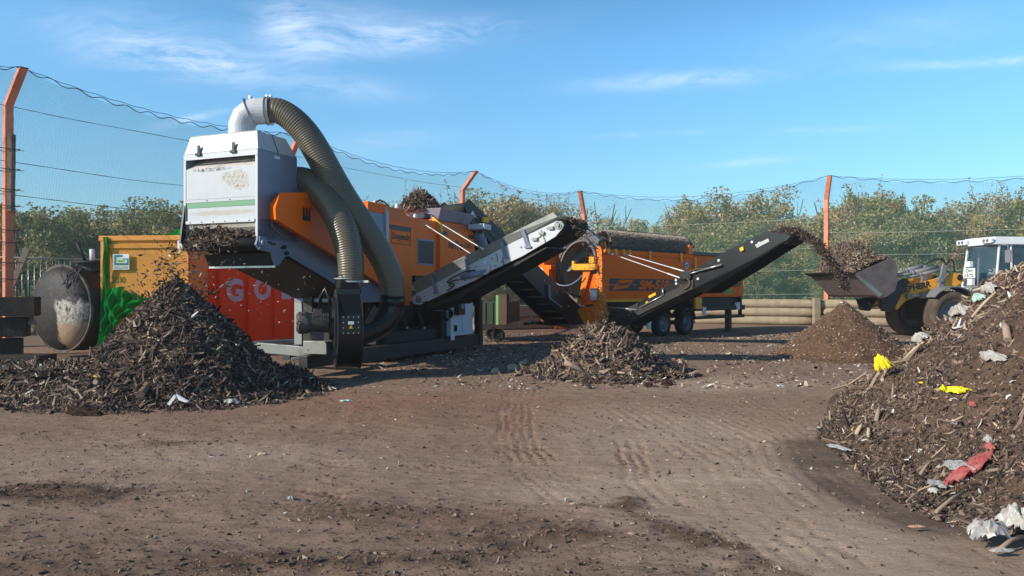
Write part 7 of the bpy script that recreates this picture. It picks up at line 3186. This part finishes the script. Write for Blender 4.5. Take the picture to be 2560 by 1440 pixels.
for i, (a, b, c, d, r_, lab) in enumerate(((2140, 1095, 2155, 1080, .02, 'pale broken stick low on the heap'), (2172, 1078, 2170, 1108, .018, 'short pale stick low on the heap, upright'),
                                           (2205, 955, 2225, 925, .022, 'pale stick beside the bright yellow bag'), (2190, 1062, 2198, 1036, .022, 'grey stick in the middle of the heap'),
                                           (2260, 905, 2310, 868, .02, 'long pale stick on the far shoulder of the heap'), (2430, 800, 2490, 745, .018, 'long pale branch on the ridge of the heap'),
                                           (2520, 860, 2510, 825, .035, 'stubby wooden stump on the heap ridge'), (2495, 1388, 2560, 1370, .012, 'thin tan stick in front of the white bags'),
                                           (2300, 1195, 2330, 1175, .012, 'thin stick left of the faded red sheet'), (2340, 1290, 2420, 1250, .012, 'thin twig at the foot of the heap below the red sheet'))):
    p0, p1 = hit(a, b), hit(c, d)
    p0.z += .03
    p1.z += .07
    mb = MB()
    m_ = p0.lerp(p1, .5) + Vector((.01, .01, .02))
    mb.tube([p0, m_, p1], [r_, r_ * 1.05, r_ * .7], 8)
    tag(mb.build('stick', CH[4] if 'pale' in lab else CH[3], loc=p0), lab, 'stick')


# single pieces lying at the heaps and on the yard
def on_yard(px, py, r, mat, seed, sq, label, cat, name, lift=.5, rot=0):
    g = G(px, py)
    o = crumple(name, Vector((g[0], g[1], float(gz(g[0], g[1])[0]) + r * sq[2] * lift)), r, mat, seed, sq, frame_rot=rot)
    return tag(o, label, cat)


on_yard(865, 1003, .075, M_FILMB, 41, (1.4, .8, .3), 'pale mint film lying on the bare dirt right of the big chip heap', 'plastic film', 'plastic_film')
on_yard(580, 1012, .13, M_FILMG, 42, (1.4, .8, .5), 'grey crumpled film at the front foot of the big chip heap', 'plastic film', 'plastic_film')
on_yard(704, 985, .08, M_FILM, 43, (1.2, .7, .5), 'white film ring at the right foot of the big chip heap', 'plastic film', 'plastic_film')
on_yard(1690, 925, .24, M_FILMT, 44, (1.15, .8, .75), 'red and tan plastic bundle at the right foot of the small chip heap', 'plastic film', 'plastic_film')
on_yard(1735, 938, .12, M_INK, 45, (1.3, .5, .3), 'black rubber scrap beside the red and tan bundle', 'scrap', 'rubber_scrap')
on_yard(1668, 962, .09, SOIL, 46, (1, 1, .7), 'dark soil clod right of the small chip heap', 'clod', 'soil_clod')
on_yard(1620, 965, .07, SOIL, 47, (1, 1, .7), 'dark soil clod in front of the small chip heap', 'clod', 'soil_clod')
on_yard(1345, 930, .07, M_FILMY, 48, (1.2, .5, .3), 'yellow scrap at the left foot of the small chip heap', 'plastic film', 'plastic_film')
on_yard(1237, 930, .08, CH[4], 49, (1, 1, .7), 'pale stone left of the small chip heap, nearer the machine', 'stone', 'stone')
on_yard(1283, 922, .1, CH[4], 50, (1.2, 1, .7), 'larger pale stone close to the small chip heap', 'stone', 'stone')
on_yard(1416, 1255, .03, M_FILMG, 51, (.7, .7, 1.1), 'small grey film tuft on the dirt in the foreground centre', 'plastic film', 'plastic_film')
on_yard(655, 1138, .03, CH[4], 52, (1.3, .8, .6), 'pale pebble on the dirt below the big chip heap', 'stone', 'stone')
on_yard(531, 1146, .03, M_FILM, 53, (1.4, .6, .4), 'white scrap on the dirt left of the pale pebble', 'plastic film', 'plastic_film')
on_yard(727, 1247, .028, M_FILM, 54, (1, 1, .7), 'white fluff tuft left of the lug prints in the dirt', 'plastic film', 'plastic_film')
on_yard(45, 908, .14, M_FILM, 55, (1.3, .6, .4), 'white film below the timber stack at the left edge', 'plastic film', 'plastic_film')
on_yard(210, 1040, .14, SOIL, 56, (1.6, .6, .5), 'dark root lump at the left front of the big chip heap', 'root', 'root_lump')
on_yard(770, 940, .11, M_FILMB, 57, (.6, .5, 1.2), 'mint and white bag on the right shoulder of the big chip heap', 'plastic film', 'plastic_film', lift=1.6)


def shard(pts, mat, th, name, label, cat):
    mb = MB()
    mb.prism(pts, Vector((0, .02, th)))
    tag(mb.build(name, mat, loc=pts[0]), label, cat)


for (a, b, c, d, r_, mt, lab) in ((292, 940, 382, 930, .05, CH[2], 'thick curved brown branch across the front of the big chip heap'), (352, 985, 402, 938, .05, CH[2], 'thick straight stick leaning on the curved branch'),
                                  (238, 955, 300, 1000, .035, CH[3], 'tan split stick low on the left front of the big chip heap'), (1412, 905, 1475, 945, .045, CH[3], 'pale forked stick on the small chip heap'),
                                  (1360, 850, 1245, 847, .05, CH[2], 'long root lying on the dirt between skip trailer and small heap')):
    Y0 = 11.0 if a < 500 else (13.7 if a > 1400 else 22.5)
    p0, p1 = P(a, b, Y0 - (b - 900) * .008), P(c, d, Y0 + (.3 if a < 500 else 0))
    mb = MB()
    m_ = p0.lerp(p1, .5) + Vector((0, 0, .04))
    mb.tube([p0, p0.lerp(m_, .6), m_, p1], [r_, r_ * 1.1, r_, r_ * .7], 8)
    tag(mb.build('stick', mt, loc=p0), lab, 'stick')
for (tri, lab) in ((((418, 1010), (434, 988), (440, 992), (424, 1014)), 'narrow white plastic shard at the front of the big chip heap'), (((440, 986), (470, 1004), (462, 1006), (446, 1000)), 'white plastic shard beside the narrow one at the front of the big chip heap')):
    shard([P(a, b, 10.2 - (b - 990) * .003) for a, b in tri], M_WHITE, .01, 'plastic_shard', lab, 'plastic shard')

# loads: chips riding on the belts, in the hopper and in the bucket; chips in flight


def load(pts_fn, k, size, probs, name, label, Lr=3.6, seed=1, cat='load', nrm=(0, 0, 1.0), tilt=.8, core=None, loc=None):
    bk = Bulk()
    R = np.random.default_rng(seed)
    pos = pts_fn(R, k)
    s_ = size * np.clip(R.lognormal(0, .4, len(pos)), .4, 2.5)
    bk.chips(pos, np.tile(np.array(nrm), (len(pos), 1)), s_ * Lr, s_, s_ * .6, probs, tilt=tilt, R=R)
    o = bk.build(name, CH, loc=loc)
    return tag(o, label, cat, kind='stuff')


def to_world(fr_, pts):
    M = np.array(fr_.M)
    return pts @ M[:3, :3].T + M[:3, 3]


def belt_load(R, k):
    u = R.uniform(-WD + .06, -.08, k)
    v = R.random(k) ** 1.4 * .85
    x, y = u, rcx.y - .1 + v
    slope = (e1.z - e0.z) / (e1.y - e0.y)
    z = rcx.z + .14 + (y - rcx.y) * slope * .0 + R.random(k) * (.05 + .17 * np.exp(-((u + 1.2) / .7) ** 2))
    # some hang over the roller
    ov = R.random(k) < .45 * np.clip((-.35 - u) / .8, 0, 1)
    an = R.uniform(0, 1.9, k)
    y = np.where(ov, rcx.y - np.sin(an) * .155, y)
    z = np.where(ov, rcx.z + np.cos(an) * .155, z)
    return to_world(AF, np.stack([x, y, z], 1))


load(belt_load, 2600, .02, [4, 5, 3, 1, .3, .05, 0], 'belt_chips', 'dark wood chips riding over the head roller of the air separator belt', seed=61)


def drop(R, k):
    q = R.random(k) ** .8
    x = np.where(R.random(k) < .8, R.normal(-5.55, .22, k), R.uniform(-5.9, -4.4, k))
    y = 12.75 - q * .55 + R.normal(size=k) * .12
    z = 2.45 - q * (2.45 - 1.5) * 1.05
    x = x + R.normal(size=k) * .12 * (1 + q)
    return np.stack([x, y, z], 1)


load(drop, 420, .017, [3, 5, 3, 1, .4, .1, 0], 'falling_chips', 'dark chips falling from the belt onto the tall chip heap', seed=62)


def spray(R, k):
    x = R.uniform(-5.6, -3.5, k)
    y = R.uniform(12.9, 14.6, k)
    z = R.uniform(.5, 2.1, k)
    return np.stack([x, y, z], 1)


load(spray, 110, .009, [0, 1, 2, 3, 3, 1.5, 0], 'flying_chaff', 'pale bits of chaff flying between the heap and the red container', seed=63)
hpw = CF.M @ C(1403, 566)
hpw = Vector((hpw.x, hpw.y, hpw.z))
cdir = CF.M.to_3x3() @ Vector((1, 0, 0))
cn = CF.M.to_3x3() @ Vector((0, 1, 0))


def belt2(R, k):
    a = R.uniform(-.25, 2.0, k)
    v = R.uniform(.1, .85, k)
    hd_ = C(1396, 566)
    x = hd_.x + .06 + np.cos(a) * (.16 + R.random(k) * .03)
    z = hd_.z + np.sin(a) * (.16 + R.random(k) * .03)
    y = PL + .05 + v * .9
    return to_world(CF, np.stack([x, y, z], 1))


load(belt2, 330, .016, [3, 4, 3, 1, .3, 0, 0], 'belt_chips', 'dark chips tipping over the head of the white side conveyor', seed=64)


def fall2(R, k):
    q = R.random(k)
    t_ = q * .62
    p = np.array(hpw)[None] + np.array(cdir)[None] * (.25 + .75 * t_)[:, None] + np.array(cn)[None] * R.uniform(.1, .7, k)[:, None]
    p[:, 2] = hpw.z - .1 - 4.9 * t_ ** 2 + R.normal(size=k) * .03
    return p + R.normal(size=(k, 3)) * .035


load(fall2, 420, .011, [3, 4, 3, 1, .3, .05, 0], 'falling_chips', 'chips falling in a thin stream onto the small chip heap', seed=65)
hk = SF.M @ K(1968, 588, (XS + XS2) / 2)
kd = SF.M.to_3x3() @ Vector((0, -1, 0))
kn = SF.M.to_3x3() @ Vector((1, 0, 0))


def stream(R, k):
    t_ = R.random(k) ** .85 * .62
    p = np.array(hk)[None] + np.array(kd)[None] * (-.15 + 2.75 * t_)[:, None] + np.array(kn)[None] * (R.normal(size=k) * .13)[:, None]
    p[:, 2] = hk.z + .12 + .55 * t_ - 4.9 * t_ ** 2 + R.normal(size=k) * (.03 + .08 * t_)
    return p + R.normal(size=(k, 3)) * (.02 + .05 * t_)[:, None]


load(stream, 5200, .014, [4, 5, 2, .3, 0, 0, 0], 'compost_stream', 'dark fine compost shooting off the head of the black side conveyor', seed=66, Lr=2.2)


def belt3(R, k):
    q = R.random(k)
    a0, a1 = K(1905, 585, XS + .1), K(1968, 586, XS + .1)
    y = a0.y + (a1.y - a0.y) * q
    z = a0.z + (a1.z - a0.z) * q + .0 + R.random(k) * .09
    x = R.uniform(XS + .12, XS2 - .05, k)
    return to_world(SF, np.stack([x, y, z], 1))


load(belt3, 900, .014, [4, 5, 2, .3, 0, 0, 0], 'belt_compost', 'dark fine compost lying on the head end of the black side conveyor', seed=67, Lr=2.2)
hc = AF.M @ Vector(((-.9), ha.y + .45, zh1))


def hopper_load(R, k):
    th = R.uniform(0, 6.28, k)
    r_ = np.sqrt(R.random(k)) * .62
    h_ = .55 * (1 - (r_ / .62) ** 1.5) * (.75 + .5 * R.random(k))
    return np.stack([hc.x + np.cos(th) * r_ * 1.05, hc.y + np.sin(th) * r_, hc.z + h_ - .05], 1)


load(hopper_load, 1500, .024, [3, 5, 3.4, 1.4, .4, 0, 0], 'hopper_chips', 'brown chips heaped in the feed hopper at the top of the black feed conveyor', seed=68)


def bucket_load(R, k):
    y = R.uniform(-BW + .1, BW - .05, k)
    q = R.random(k)
    l, b_ = Rb[0], Rb[-1]
    x = l.x + (b_.x - l.x) * q
    z = l.z + (b_.z - l.z) * q
    dome = np.sin(np.clip(q * 1.12, 0, 1) * math.pi) ** .8 * np.clip(1 - np.abs(y / BW) ** 2.6, 0, 1)
    hh = (.06 + .86 * dome * (.75 + .5 * fbm(x * 2, y * 2, 5, 3)))
    z = z + hh * R.random(k) ** .25
    return to_world(LF, np.stack([x, y, z], 1))


load(bucket_load, 9000, .019, [1.6, 4, 5, 2.6, .8, .15, 0], 'bucket_load', 'brown shredded waste heaped in the raised bucket of the wheel loader', seed=69, Lr=3.4)

# ================================================================== HAZE: thin dusty air over the yard
mb = MB()
mb.box((-310, -70, -1.0), (310, 310, 12.6))
hzm = bpy.data.materials.new('thin dusty air')
hzm.use_nodes = True
t = NT(hzm.node_tree)
t.n.remove(t.n['Principled BSDF'])
pv = t.new('ShaderNodeVolumePrincipled')
pv.inputs['Color'].default_value = (.93, .94, .96, 1)
pv.inputs['Density'].default_value = HAZE
pv.inputs['Anisotropy'].default_value = .2
t.l.new(pv.outputs[0], t.n['Material Output'].inputs['Volume'])
tag(mb.build('haze', hzm), kind='stuff')
